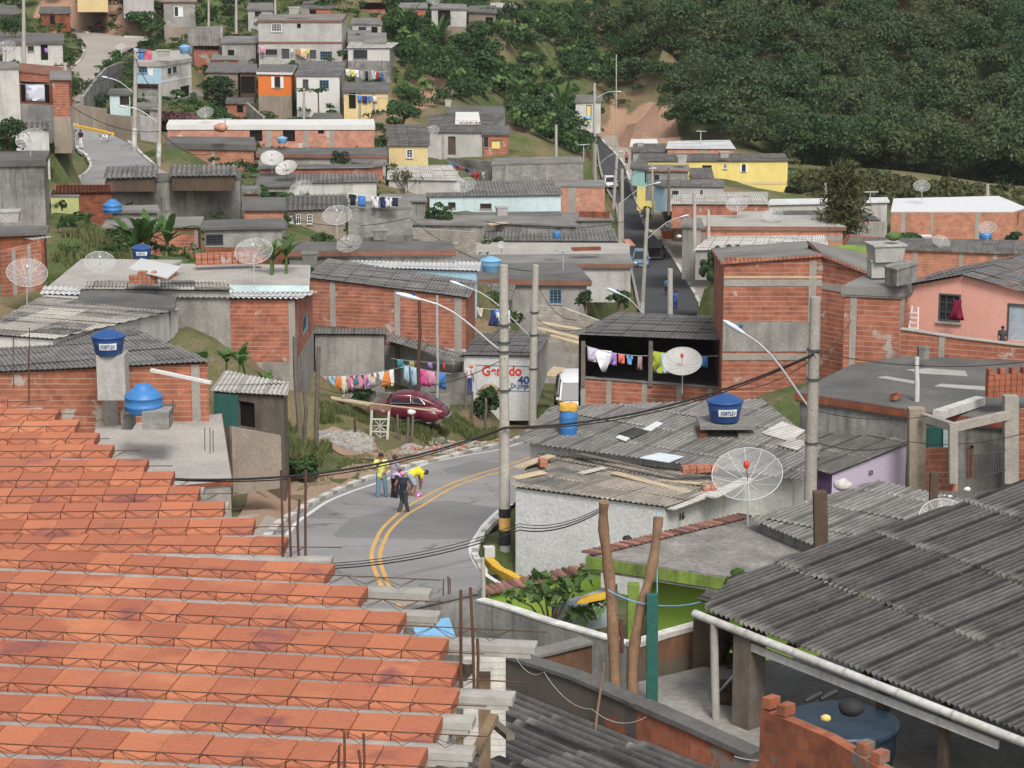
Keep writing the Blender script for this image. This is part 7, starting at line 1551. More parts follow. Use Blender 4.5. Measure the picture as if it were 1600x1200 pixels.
m = MB(); c = PR(654,779); m.ell(c+Z3*.13, .12, .12, .12, 16, 10); tag(m.build('football', 'ball'), 'white and pink football in front of the bending boy', 'ball')
person('man in blue walking up the dark asphalt behind the pale pole', PR(1042,463), .1, 1.68, dict(lk=(-.1,.16,.5), ra=(.1,-.16,.12)), (.05,.16,.28), (.03,.03,.05))
person('woman in bright blue dress on the dark asphalt right of the pale pole', PR(1055,485), .25, 1.7, None, (.04,.10,.33), (.03,.05,.16), longshirt=.8, vest=[([('e',(.16,.02,1.2),(.06,.08,.16))],'white_bag',(.6,.62,.62))])
person('person in light blue jeans bending on the pavement at the red gable house', PR(1116,492), .4, 1.65, dict(pel=(0,-.05,.9), chest=(0,.28,1.05), nk=(0,.45,1.08), hd=(0,.56,1.04), ls=(-.17,.38,1.06), rs=(.17,.38,1.06), le=(-.2,.45,.82), re=(.2,.45,.82), lw=(-.12,.5,.6), rw=(.12,.5,.6)), (.06,.05,.05), (.36,.50,.62))
person('person in red top far up the asphalt near the turquoise house', PR(979,257), .2, 1.66, dict(la=(-.1,.12,.1)), (.35,.10,.09), (.02,.022,.04))
zs = lambda px, py: PZ(px, py, Lz(py))+Z3*.06
person('person in black shirt and white trousers on the left street', zs(127,233), 2.6, 1.75, dict(lk=(-.12,.08,.5), la=(-.16,.0,.09)), (.035,.025,.035), (.58,.57,.58))
person('person in grey checked shirt half behind the corner wall on the left street', zs(119.5,231), 1.0, 1.6, None, (.26,.27,.27), (.30,.32,.33))
person('person in blue shirt and white shorts by the yellow kerb', zs(114,207), 2.2, 1.7, None, (.14,.16,.26), (.6,.58,.58), shorts=True)
person('child looking over the red block parapet by the pink house', P(1565,556,87.0), PI-.2, 1.15, None, (.06,.05,.055), (.05,.05,.06), skin='skin_dark')
person('person in orange cap bending by the earth heap near the painted wall', P(733,614,117.6)-Z3*.1, -.4, 1.6, dict(chest=(0,.12,1.2), nk=(0,.22,1.38), hd=(0,.3,1.48)), (.5,.42,.4), (.05,.07,.18), cap=(.6,.14,.04))
def dog(label, base, rz, s=1.0):
    t = thing('dog', base, label, 'dog', None, rz); b = NB('dog_coat'); n_ = b.noise(b.pos(), 3.2, 2, .5); c = b.mix(b.ramp(n_, .5, .56), (.6,.55,.5), (.09,.05,.035)); b.out(c, .9, .1); M['coat'] = b.m
    V = lambda *a: Vector(a)*s
    caps = [(V(-.22,0,.42),.10*s,V(.05,0,.43),.115*s),(V(.05,0,.43),.12*s,V(.22,0,.43),.13*s),(V(.22,0,.46),.085*s,V(.36,0,.60),.06*s),('e',V(.40,0,.63),(.085*s,.065*s,.065*s)),(V(.44,0,.62),.045*s,V(.54,0,.59),.028*s),(V(-.28,0,.46),.03*s,V(-.42,0,.60),.014*s)]
    for y in (-.07,.07):
        caps += [(V(.22,y,.40),.055*s,V(.24,y,.22),.034*s),(V(.24,y,.22),.03*s,V(.22,y,.03),.022*s),(V(.22,y,.025),.026*s,V(.27,y,.02),.02*s),(V(-.22,y,.40),.075*s,V(-.15,y,.25),.04*s),(V(-.15,y,.25),.036*s,V(-.27,y,.16),.024*s),(V(-.27,y,.16),.022*s,V(-.25,y,.03),.02*s),(V(-.25,y,.025),.026*s,V(-.2,y,.02),.02*s),(V(.37,y*.8,.68),.024*s,V(.35,y*1.2,.74),.01*s)]
    remeshed(caps, .012*s, 'body', 'coat', t, 2); return t
dog('brown and white dog trotting on the left street', zs(163,224), -.1, 1.35)
# ================================================================== vehicles
def loft(m, st, n=20, ex=.5):
    vs = []
    for (x, z0, z1, hw) in st:
        for k in range(n):
            a = 2*PI*k/n; c, s = math.cos(a), math.sin(a); vs.append(Vector((x, math.copysign(abs(c)**ex, c)*hw, (z0+z1)/2+math.copysign(abs(s)**ex, s)*(z1-z0)/2)))
    fs = [(i*n+k, (i+1)*n+k, (i+1)*n+(k+1) % n, i*n+(k+1) % n) for i in range(len(st)-1) for k in range(n)]
    m.add(vs, fs, None, True); m.add(vs[:n], [tuple(range(n))]); m.add(vs[-n:], [tuple(range(n))[::-1]])
def vput(m, name, mat, par): return m.build(name, mat, par, world=False)
def paint(name, col): M[name] = flat(name, col, .3, .5, .06); return name
paint('car_burgundy', (.10,.014,.026)); paint('car_blue', (.12,.19,.29)); paint('car_white', (.66,.67,.67)); paint('car_black', (.02,.022,.025)); M['chrome'] = flat('chrome', (.6,.6,.6), .2, .5, .05, 1.0); M['lampglass'] = flat('lamp_glass', (.6,.6,.55), .15, .5); M['redglass'] = flat('red_lamp_glass', (.4,.02,.02), .2, .5)
def wheel(par, x, y, r, wd=.18):
    s = 1 if y > 0 else -1; w_ = MB(); w_.lathe([(r*.6,-wd/2),(r*.95,-wd/2),(r,-wd/4),(r,wd/4),(r*.95,wd/2),(r*.6,wd/2)], 20, (x,y,r), (0,1,0)); wh = vput(w_, 'wheel', 'blk', par)
    h = MB(); h.lathe([(0,wd*.42),(r*.5,wd*.45),(r*.62,wd*.38),(r*.62,-wd*.3)], 16, (x,y,r), (0,s,0)); vput(h, 'hubcap', 'steel', wh)
def car(label, base, rz, col, L=4.0, W=1.66, H=1.42, van=False, hatch_open=False, group=None, name='parked_car'):
    t = thing(name, base, label, 'van' if van else 'car', group, rz); a = L/2; w = W/2; b = MB()
    if van: st = [(-a,.45,1.0,w*.9),(-a+.08,.3,1.15,w),(-a*.5,.22,1.1,w),(a*.6,.22,1.05,w),(a-.25,.25,1.0,w*.98),(a-.03,.35,.92,w*.9),(a,.45,.8,w*.82)]; g = (-a+.05, a-.15, 1.02, -a+.1, a-.75, H, .86)
    else: st = [(-a,.42,.78,w*.82),(-a+.1,.28,.9,w*.95),(-a*.5,.22,.95,w),(.3,.22,.94,w),(a*.55,.22,.88,w*.98),(a-.15,.25,.74,w*.92),(a,.38,.62,w*.8)]; g = (-a+.28, a*.46, .9, -a+.75, a*.06, H, .78)
    loft(b, st, 22, .45); bd = vput(b, 'body', col, t)
    x0, x1, z0, X0, X1, z1, tw = g; wb, wt = w*.93, w*tw*.9; lo = [Vector((x0,-wb,z0)),Vector((x1,-wb,z0)),Vector((x1,wb,z0)),Vector((x0,wb,z0))]; hi = [Vector((X0,-wt,z1)),Vector((X1,-wt,z1)),Vector((X1,wt,z1)),Vector((X0,wt,z1))]
    m = MB(); m.add(lo+hi, [(0,1,5,4),(1,2,6,5),(2,3,7,6),(3,0,4,7)]); vput(m, 'windows', 'glass', t)
    m = MB(); loft(m, [(X0-.06,z1-.05,z1+.03,wt*.9),(X0+.1,z1-.07,z1+.07,wt*1.03),((X0+X1)/2,z1-.07,z1+.09,wt*1.05),(X1-.1,z1-.07,z1+.06,wt*1.03),(X1+.06,z1-.05,z1+.02,wt*.9)], 16, .5); vput(m, 'roof', col, t)
    m = MB()
    for i in range(4): m.bar(lo[i], hi[i], .09, .07)
    for s in (0, 3):
        f = .52 if not van else .62; p, q = lo[s]+(lo[s+1 if s == 0 else 2]-lo[s])*f, hi[s]+(hi[s+1 if s == 0 else 2]-hi[s])*f; m.bar(p, q, .09, .06)
    vput(m, 'pillars', col, t)
    for x in (-a*.62, a*.64):
        for y in (-w+.06, w-.06): wheel(t, x, y, .30)
    for s in (-1, 1):
        m = MB(); m.ell((a-.10, s*w*.62, .68 if not van else .82), .09, .17, .09, 10, 6); vput(m, 'headlight', 'lampglass', t)
        m = MB(); m.ell((-a+.06, s*w*.72, .78), .06, .13, .10, 10, 6); vput(m, 'tail_light', 'redglass', t)
        m = MB(); m.box((x1-.25, s*(w+.06), z0+.07), Vector((.06,0,0)), Vector((0,.09,0)), Z3*.06); vput(m, 'mirror', col, t)
    for x, nm in ((a-.02,'bumper'),(-a+.02,'bumper')): m = MB(); m.box((x,0,.42), Vector((.06,0,0)), Vector((0,w*.86,0)), Z3*.09); vput(m, nm, 'frame_dark' if not van else 'blk', t)
    m = MB(); m.box((a+.045,0,.45), Vector((.012,0,0)), Vector((0,.2,0)), Z3*.06); vput(m, 'number_plate', 'steel', t)
    m = MB(); m.box((a-.03,0,.60 if not van else .72), Vector((.05,0,0)), Vector((0,w*.42,0)), Z3*.05); vput(m, 'grille', 'blk', t)
    if hatch_open: m = MB(); m.box((-a+.15,0,z1+.38), Vector((.10,0,.45)), Vector((0,w*.85,0)), Vector((.03,0,-.007))); vput(m, 'open_tailgate', col, t); m = MB(); m.box((-a+.02,0,.95), Vector((.03,0,0)), Vector((0,w*.7,0)), Z3*.28); vput(m, 'boot_opening', 'dark', t)
    return t
car('white van facing the camera beside the porch house', PR(893,641), -PI/2+.05, 'car_white', 4.3, 1.72, 1.95, van=True, name='parked_van')
car('silver blue car parked on the left of the dark asphalt, facing down', PR(1001,416), -PI/2-.05, 'car_blue', 4.1, 1.72, 1.6)
car('black car with its tailgate open beside the silver blue car', PR(1026,404), PI/2-.15, 'car_black', 3.9, 1.66, 1.5, hatch_open=True)
car('white car coming down the road between leaning lamp poles', PR(953,294), -PI/2+.15, 'car_white', 3.7, 1.62, 1.45)
def beetle(label, base, rz, col='car_burgundy'):
    t = thing('parked_car', base, label, 'car', None, rz); b = MB()
    loft(b, [(-1.98,.36,.62,.46),(-1.86,.30,.80,.56),(-1.5,.27,.98,.62),(-.9,.25,1.02,.70),(0,.25,1.0,.73),(.7,.25,.98,.70),(1.1,.28,.97,.60),(1.5,.30,.90,.52),(1.8,.34,.76,.44),(1.94,.42,.60,.32)], 24, .55); vput(b, 'body', col, t)
    m = MB(); loft(m, [(-1.72,.7,.93,.42),(-1.5,.75,1.08,.5),(-1.15,.85,1.29,.57),(-.7,.85,1.45,.60),(-.2,.85,1.53,.61),(.2,.85,1.53,.61),(.5,.85,1.47,.60),(.72,.85,1.31,.59),(.95,.85,.98,.57)], 24, .60); cb = vput(m, 'cabin', col, t)
    for x, nm in ((1.25,'front_fender'),(-1.25,'rear_fender')):
        for s in (-1, 1): m = MB(); m.ell((x, s*.60, .48), .50, .19, .33, 16, 10); vput(m, 'fender', col, t)
    for s in (-1, 1):
        for pts in (((-1.04,1.03),(-.72,1.05),(-.44,1.06),(-.44,1.40),(-.80,1.28)), ((-.34,1.04),(.68,1.02),(.58,1.24),(.42,1.40),(-.34,1.42))):
            m = MB(); q = []
            for x, z in pts: kz = (z-1.0)/.45; q.append(Vector((x, s*(.645-.10*max(0, kz)**1.5), z)))
            m.add(q, [tuple(range(len(q))) if s < 0 else tuple(range(len(q)))[::-1]]); m.add([v+Vector((0,-s*.05,0)) for v in q], [tuple(range(len(q)))]); w_ = vput(m, 'side_window', 'glass', t)
            m = MB(); m.tube(q+[q[0]], .016, 5); vput(m, 'window_trim', 'chrome', w_)
        m = MB(); m.tube([(-.75,s*.72,.24),(0,s*.76,.24),(.8,s*.72,.24)], .06, 6); vput(m, 'running_board', 'blk', t)
        m = MB(); m.lathe([(0,.03),(.07,.02),(.09,0)], 12, (1.62,s*.58,.66), (1,0,.25)); vput(m, 'headlight', 'lampglass', t)
        m = MB(); m.ell((-1.66,s*.62,.58), .05,.05,.09, 8, 6); vput(m, 'tail_light', 'redglass', t)
        m = MB(); m.tube([(-.35,s*.742,.78),(-.2,s*.755,.78)], .015, 5); vput(m, 'handle', 'chrome', t)
        for x in (1.22, -1.22): wheel(t, x, s*.62, .31, .16)
    for z0, z1, x0, x1, nm in ((1.12,1.40,-1.42,-.84,'rear_window'),(1.04,1.38,.90,.69,'windscreen')):
        m = MB(); d = .03 if x0 > 0 else -.03; m.add([(x0+d,-.36,z0),(x0+d,.36,z0),(x1+d*1.4,.30,z1),(x1+d*1.4,-.30,z1)], [(0,1,2,3)]); vput(m, nm, 'glass', t)
    for x in (2.02, -2.06): m = MB(); m.tube([(x-.12*(1 if x > 0 else -1),-.70,.42),(x,-.45,.42),(x,.45,.42),(x-.12*(1 if x > 0 else -1),.70,.42)], .05, 8); vput(m, 'bumper', 'chrome', t)
    return t
bc = PG(636,659,90); bc = bc if 108 < bc.y < 118 else P(636,659,115); beetle('old burgundy rounded car standing in the weeds', (bc.x, bc.y, ground(bc.x,bc.y)), PI-.2)
t = thing('rubbish_skip', PR(1047,374), 'orange skip heaped with pale rubbish beside the dark asphalt', 'skip', rz=.2); m = MB()
m.add([(-.7,-.5,0),(.7,-.5,0),(.7,.5,0),(-.7,.5,0),(-.95,-.65,1.05),(.95,-.65,1.05),(.95,.65,1.05),(-.95,.65,1.05)], [(3,2,1,0),(0,1,5,4),(1,2,6,5),(2,3,7,6),(3,0,4,7)]); vput(m, 'bin', colm((.60,.14,.03)), t); m = MB()
for i in range(60): m.box((R.uniform(-.8,.8), R.uniform(-.5,.5), .95+R.random()*.9*(1-abs(R.uniform(-.7,.7)))), Vector((R.random()*.25+.06,R.random()*.1,0)), Vector((0,R.random()*.2+.05,.05)), Vector((.03,0,R.random()*.14+.04)))
vput(m, 'rubbish', 'white_dirty', t)
# ================================================================== washing on lines
ORD = 'first second third fourth fifth sixth seventh eighth ninth tenth eleventh twelfth thirteenth fourteenth fifteenth sixteenth seventeenth eighteenth'.split()
SHAPE = {'shirt': [(-.5,0),(-.2,.02),(0,-.05),(.2,.02),(.5,0),(.62,-.34),(.42,-.40),(.36,-.26),(.38,-1),(-.38,-1),(-.36,-.26),(-.42,-.40),(-.62,-.34)], 'trousers': [(-.34,0),(.34,0),(.42,-1),(.10,-1),(0,-.36),(-.10,-1),(-.42,-1)], 'towel': [(-.42,0),(.42,0),(.44,-1),(-.40,-.97)], 'dress': [(-.25,0),(-.1,-.04),(.1,-.04),(.25,0),(.24,-.3),(.45,-1),(-.45,-1),(-.24,-.3)], 'shorts': [(-.45,0),(.45,0),(.52,-1),(.08,-.95),(0,-.5),(-.08,-.95),(-.52,-1)], 'slip': [(-.48,0),(.48,.04),(.40,-.45),(.12,-1),(-.05,-1),(-.30,-.42)]}
def washing(where, a, b, items, sag=.15, line=True, wr=1.0):
    """items: (pixel x, height m, kind, colour, colour name)"""
    A, Bv = P(*a), P(*b); d = Bv-A; L = d.length; e = d.normalized(); nr = e.cross(Z3).normalized(); pt = lambda k: A+d*k-Z3*sag*4*k*(1-k)
    if line: m = MB(); m.tube([pt(i/16) for i in range(17)], .012 if A.y < 140 else .022, 4); tag(m.build('washing_line', 'steel'), 'thin line strung with washing '+where, 'washing line')
    for n, (px, h, kind, col, cn) in enumerate(items):
        k = (px-a[0])/(b[0]-a[0]); p = pt(k); w_ = h*{'shirt':.62,'trousers':.45,'towel':.8,'dress':.8,'shorts':.9,'slip':.9}[kind]*wr; sh = SHAPE[kind]; bm = bmesh.new(); ph = R.random()*6
        f = bm.faces.new([bm.verts.new((x*w_, 0, z*h)) for x, z in sh]); bmesh.ops.triangulate(bm, faces=[f])
        for it in range(2): bmesh.ops.subdivide_edges(bm, edges=bm.edges[:], cuts=1)
        for v in bm.verts: v.co.y = .05*h*math.sin(v.co.x/w_*9+ph)*(-v.co.z/h*.8+.2)+.03*h*math.sin(v.co.z/h*5+ph)
        ex = bmesh.ops.solidify(bm, geom=bm.faces[:], thickness=.012); bm.verts.index_update(); mb = MB()
        mb.v = [tuple(p+e*v.co.x+nr*v.co.y+Z3*v.co.z) for v in bm.verts]
        for f in bm.faces: mb.f.append([v.index for v in f.verts]); mb.sm.append(True); mb.uv.append([(0,0)]*len(f.verts))
        bm.free(); nm = {'slip':'cloth','towel':'towel'}.get(kind, kind)
        tag(mb.build('hanging_'+nm, colm(col)), '%s %s, %s from left on the line %s' % (cn, nm, ORD[n], where), 'washing', 'washing '+where)
PK, RD, WH, BL, NV, BK, YL_, OR_, PU, TE, CR, LB, GY, MG = (.55,.25,.34),(.42,.05,.05),(.6,.6,.62),(.06,.17,.42),(.03,.04,.11),(.03,.03,.035),(.55,.5,.12),(.58,.2,.05),(.27,.18,.42),(.05,.20,.22),(.55,.5,.4),(.30,.42,.52),(.3,.3,.31),(.55,.08,.24)
washing('above the weedy lot', (488,588,117.4), (655,566,117), [(494,.75,'shirt',WH,'white'),(503,.65,'shirt',PK,'pink'),(519,.55,'shirt',LB,'pale blue'),(529,.7,'dress',OR_,'orange'),(537,.85,'trousers',CR,'cream'),(549,.7,'shirt',PK,'rose patterned'),(557,.5,'shirt',TE,'teal'),(566,.75,'shirt',PK,'pink'),(574,.65,'towel',PU,'violet'),(581,.7,'shirt',CR,'pale'),(596,.45,'shirt',WH,'white'),(604,.8,'dress',OR_,'orange'),(611,.85,'trousers',WH,'white patterned')], .25)
washing('by the dark red post', (630,570,117), (705,584,116.6), [(635,.85,'trousers',LB,'light denim'),(646,.98,'trousers',LB,'faded denim'),(664,.85,'towel',MG,'magenta'),(675,.75,'shorts',PK,'pale pink'),(688,.85,'towel',BL,'bright blue')], .05)
washing('under the lean-to', (610,560,118.4), (712,568,117.6), [(625,.5,'towel',TE,'dark green'),(643,.4,'towel',(.28,.27,.08),'olive'),(672,.35,'towel',PU,'dull purple'),(684,.38,'trousers',MG,'purple red'),(694,.38,'trousers',RD,'dark red')], .05)
washing('in the porch', (915,540,100.6), (1012,556,99.8), [(925,.62,'towel',(.45,.40,.50),'lavender'),(942,.95,'slip',WH,'big white'),(957,.55,'towel',PU,'dark purple'),(971,.42,'towel',(.6,.14,.10),'coral red'),(984,.42,'shirt',(.15,.32,.58),'sky blue'),(1000,.62,'trousers',(.28,.2,.19),'brown grey')], .12)
washing('beside the porch dish', (1018,548,100.2), (1122,556,99.4), [(1028,.95,'towel',(.30,.36,.05),'olive green'),(1035,.9,'dress',LB,'pale patterned'),(1100,.5,'towel',BL,'blue')], .1, line=True)
washing('above the cream shack', (538,107,276), (606,112,275), [(543,.85,'towel',WH,'white'),(550,.8,'towel',YL_,'yellow'),(557,.85,'towel',WH,'pale'),(565,1.2,'trousers',GY,'grey'),(573,1.1,'trousers',BK,'black')], .1)
washing('left of the cream shack line', (578,108,277), (604,116,276), [(584,.9,'shirt',WH,'white'),(590,.8,'shirt',RD,'dark red'),(597,.8,'shirt',BL,'blue')], .1)
washing('fronting the cream shack', (545,147,261), (605,150,261), [(562,.7,'towel',BL,'bright blue'),(570,.8,'towel',NV,'navy'),(578,.65,'shirt',BL,'royal blue'),(586,.7,'towel',CR,'cream')], .1)
washing('behind the block house', (696,249,240), (762,268,233), [(702,.9,'shirt',LB,'light blue'),(708,1.0,'towel',BL,'blue'),(715,.8,'shirt',RD,'red'),(722,1.0,'shirt',PK,'rose'),(730,.9,'towel',BK,'black'),(738,.8,'shirt',PK,'pink'),(747,.7,'towel',RD,'crimson'),(755,.8,'towel',WH,'white and pink')], .3)
washing('low in that drying yard', (704,262,236), (750,270,233), [(712,.8,'shirt',BL,'deep blue'),(721,.8,'shorts',BK,'black'),(732,.7,'shirt',GY,'grey'),(742,.7,'shorts',RD,'dark red')], .2)
washing('atop the concrete house', (543,302,156), (628,308,156), [(551,.75,'shirt',BK,'black'),(565,.75,'towel',BL,'blue and white'),(586,.75,'shirt',WH,'white'),(598,.7,'shirt',NV,'navy'),(607,.7,'shirt',WH,'pale'),(617,.6,'towel',BK,'black')], .1)
washing('at the two storey house', (402,72,299.5), (486,76,299.5), [(410,.9,'towel',PK,'pink'),(456,.6,'shirt',CR,'cream'),(466,.9,'shirt',(.4,.22,.1),'brown'),(474,1.2,'towel',(.55,.4,.26),'tan'),(481,.7,'shirt',YL_,'olive yellow')], .1)
washing('by the high sand heap', (928,34,378), (1012,38,378), [(934,.9,'trousers',LB,'pale blue'),(941,1,'trousers',CR,'cream'),(951,.9,'shirt',BL,'blue'),(958,1,'shirt',WH,'white'),(966,.9,'shirt',(.3,.1,.16),'maroon'),(973,.9,'shirt',PK,'pink'),(984,.8,'shirt',NV,'navy'),(991,1,'shirt',WH,'white'),(999,1,'shirt',LB,'light blue'),(1007,1.1,'trousers',TE,'teal')], .3)
washing('at the stained wall', (380,77,308), (402,80,308), [(386,.9,'trousers',LB,'pale'),(391,.9,'shirt',GY,'grey'),(396,.9,'trousers',NV,'navy')], .1)
washing('in the dark shed', (744,480,125), (792,484,125), [(750,.5,'shirt',CR,'pale green'),(772,.9,'dress',NV,'navy'),(779,.7,'towel',BL,'blue'),(786,1.1,'towel',WH,'striped white')], .05)
washing('behind the roof terrace', (205,72,266), (232,78,265), [(212,1,'towel',LB,'pale blue'),(222,1.4,'towel',BL,'blue'),(231,1.6,'towel',(.45,.12,.17),'red')], .1)
washing('at the white shack', (66,74,254.6), (80,76,254.6), [(72,.5,'towel',PU,'lilac')], .02, line=False)
washing('of the open brick storey', (30,131,185.6), (80,131,184.2), [(54,1.35,'towel',(.5,.5,.58),'patterned blue and white')], .03, wr=2.0)
m = MB()
washing('in the pink house window', (1478,466,88.0), (1514,468,87.9), [(1496,.8,'dress',(.13,.012,.03),'dark red')], .02, line=False)
# ================================================================== cables
def cable(label, pts, r=.02, sag=.4, mat='black'):
    q = [P(*p) for p in pts]; out = []
    for a, b in zip(q[:-1], q[1:]): out += [a+(b-a)*i/14-Z3*sag*4*(i/14)*(1-i/14) for i in range(14)]
    m = MB(); m.tube(out+[q[-1]], r, 5); return tag(m.build('power_cable', mat), label, 'cable', 'cables between the poles')
cable('thick twisted cable from the slab past the thick pole to the right pole', [(255,748,62),(789,668,73.2),(1272,553,70.3)], .035, .55)
cable('reddish cable twisted along the thick cable', [(255,749,62.1),(789,669.5,73.3),(1272,554.5,70.4)], .02, .62, 'rust')
for i in range(3): cable('%s of three thin wires crossing above the road bend' % ['upper','middle','lower'][i], [(505,884+i*4-3,62),(812,818+i*5,71),(944,790+i*3,41+20)], .012+.004*i, .25)
cable('wire from the thick pole towards the left houses', [(789,560,73.3),(600,596,100),(490,600,112)], .015, .5)
cable('wire sagging from the right pole to the stair tower', [(1274,556,70.3),(1330,500,88)], .012, .3); cable('wire running right from the grey pole to the edge', [(1274,550,70.3),(1640,560,74)], .014, .35); cable('lower wire running right from the grey pole to the edge', [(1268,688,70.3),(1420,690,74),(1640,664,73)], .014, .3)
cable('wire from the grey pole to the left over the porch', [(1274,558,70.3),(1130,606,95)], .014, .4); cable('pale cord slung along the grimy parapet', [(803,1022,41.2),(850,1050,40.2),(925,1108,39),(1010,1120,38.4)], .006, .18, 'conc_pole'); cable('pale cord at the near red block wall', [(1148,1182,36.8),(1215,1186,36)], .012, .05, 'steel')
cable('blue cord tied between the lopped trunks and the far roof', [(950,922,40.4),(1020,945,40.2),(1098,940,42)], .012, .05, 'tank_pale'); cable('cord hanging down beside the dark green post', [(1026,800,41),(1027,945,40.2)], .01, 0, 'tank_pale')
cable('wire between the left street poles', [(102,130,190),(212,90,215),(250,140,206)], .035, .9); cable('lower wire across the left street', [(102,160,190),(250,205,206),(330,240,212)], .03, .8)
cable('wire along the asphalt road poles', [(1010,335,190),(976,270,246),(932,220,290)], .035, .8); cable('wire from the road pole to the white parapet house', [(1010,338,190),(700,330,186)], .03, 1.2); cable('wire crossing in front of the tall concrete house', [(838,424,132),(640,340,150),(420,330,170)], .022, .8); cable('wire from the second pale pole to the sheet roofed house', [(838,440,132),(900,500,104)], .018, .6)
cable('wires looped from the second pale pole to the porch roof', [(836,495,132),(926,508,101.5)], .018, .5)
cable('wire across the lilac house to the right', [(1268,640,70.3),(1450,650,74)], .012, .2)
# ================================================================== writing
p_, E, nr = onwall(sign, 784, 580, .02); text('Geraldo', p_, E, nr, .72, 'cloth_red', sign, squash=.86, bold=.03)
p_, E, nr = onwall(sign, 818, 594.5, .02); text('40', p_, E, nr, .55, 'tank_blue', sign, squash=1.1, bold=.03)
p_, E, nr = onwall(sign, 812, 603, .02); text('Dr.Jorge', p_, E, nr, .36, 'tank_blue', sign, squash=.75, bold=.02)
m = MB()
for a, b in (((744,570),(830,572)),((744,570),(744,609)),((744,609),(830,611))): m.bar(onwall(sign,*a,.012)[0], onwall(sign,*b,.012)[0], .05, .015)
m.build('painted_frame', 'frame_blue', sign)
p_, E, nr = onwall(whh, 1064, 807, .03); text('16', p_, E, nr, .32, 'black', whh, bold=.02)
p_, E, nr = onwall(lil, 1360, 739, .02); text('53', p_, E, nr, .22, 'black', lil, bold=.02)
bp = [(666,208,254),(756,208,254),(792,178,272),(670,178)]; q_ = [roofpt(a, b, bp) for a, b in ((711,196),(751,196),(748,177),(712,177))]; n_ = (q_[1]-q_[0]).cross(q_[3]-q_[0]).normalized(); t = thing('banner', q_[0], 'white painted banner with dark capitals lying on the grey roof', 'banner')
m = MB(); m.prism([q+n_*.12 for q in q_], n_*.03); m.build('sheet', 'white', t); E = (q_[1]-q_[0]).normalized(); up = n_.cross(E)
text('ONI', q_[0]+(q_[1]-q_[0])*.58+up*1.0+n_*.16, E, n_, 2.2, 'wood_dark', t, up=up, squash=.6, bold=.03)
m = MB()
for i in range(5): a = q_[0]+(q_[1]-q_[0])*(.1+.17*i)+up*3.1+n_*.165; m.box(a, E*.16, up*.12, n_*.005)
m.build('faded_lettering', 'cloth_red', t)
# ================================================================== odds and ends
def plank(label, a, b, wd=.22, th=.04, mat='wood_pale', name='loose_plank', cat='plank'): m = MB(); m.bar(P(*a), P(*b), wd, th); return tag(m.build(name, mat), label, cat)
t = thing('door_gate', P(593,708,105.5), 'white metal gate standing alone with a brown lintel by the rubble', 'gate'); D = 105.5
def gb(a, b, w_, nm, mat, th=.05): m = MB(); m.bar(P(*a, D), P(*b, D), w_, th, up=Vector((0,1,0))); return m.build(nm, mat, t)
gb((581,640),(578,708),.11,'gate_post','white_dirty',.09); gb((608,640),(604,706),.11,'gate_post','white_dirty',.09); gb((577,635),(611,638),.22,'lintel','wood',.12); gb((582,655),(607,655),.06,'rail','white_metal'); gb((581,674),(606,675),.06,'rail','white_metal')
m = MB(); a, b, c, d_ = P(580,692,D), P(604,692,D), P(603,706,D), P(579,706,D); m.prism([d_,c,b,a], Vector((0,.04,0))); m.build('lower_panel', 'white_dirty', t); m = MB()
for i in range(4): an = i*PI/4; ctr = P(594,665,D); d2 = Vector((math.cos(an),0,math.sin(an)))*.32; m.bar(ctr-d2, ctr+d2, .03)
for i in range(3): ctr = P(593.5,683,D); an = i*PI/3+.3; d2 = Vector((math.cos(an),0,math.sin(an)))*.26; m.bar(ctr-d2, ctr+d2, .03)
m.build('ornament', 'white_metal', t)
t = thing('board_table', P(600,640,108), 'long pale rubbish board laid on stakes in front of the red car', 'board')
m = MB(); m.bar(P(506,620,110), P(580,632,107.5), .5, .06); m.bar(P(585,631,108), P(690,643,106.5), .13, .04); m.build('boards', 'wood_pale', t); m = MB()
for i in range(3): m.bar(P(536+i*5,616,109.2), P(540+i*5,619,109.2), .22, .2)
m.build('loose_blocks', 'block', t)
def bag(label, px, py, wpx, D, mat, name='rubbish_bag', cat='bag'):
    b = P(px, py, D); r = wpx*D/7400; m = MB(); m.ell((0,0,r*.6), r, r*.8, r*.65, 12, 8); m.v = [tuple(Vector(v)*(1+.22*mnoise.noise(Vector(v)*3/r+Vector((px,py,0))))+b) for v in m.v]; return tag(m.build(name, mat), label, cat)
bag('knotted white plastic bag on the rubbish board',643,648,14,106,'white'); bag('heap of white plastic bags against the lilac wall',1316,766,30,66,'white_dirty'); bag('pale plastic rag on the brown ridged roof',1480,786,22,62,'tarp'); bag('black bag in front of the white rendered wall',980,846,16,62.5,'black'); bag('white bucket on the ledge at the right edge',1511,768,12,66,'white','bucket','bucket'); bag('clump of dark netting on the navy tank lid',1330,1118,44,34.2,'blk','netting_heap','netting')
bag('pale helmet shaped bag on the footpath by the skip',1061,372,9,232,'white'); bag('yellow bag beside the tree of rounded pads',1092,406,8,205,'yellow'); bag('green cloth thrown over the water box on the stair tower',1396,376,24,90.2,'leaf_pale','cloth','cloth'); bag('pink cloth hung on the dark parapet above the street corner',345,206,22,220,'brick_salmon','cloth','cloth'); bag('blue barrel cloth at the path left of the road',918,188,12,302,'tank_pale','cloth','cloth')
t = thing('shoes', P(1290,1092,34.3), 'pair of black shoes drying on the navy tank lid', 'shoes')
for dx in (0, 10): m = MB(); a = P(1258+dx*2.4,1096-dx*.3,34.3); m.tube([a, a+Vector((.12,.05,.05)), a+Vector((.26,.10,.10))], [.04,.055,.05], 8); m.build('shoe', 'black', t)
bag('yellow sponge on the near red block wall',1290,1127,18,35,'yellow','sponge','sponge')
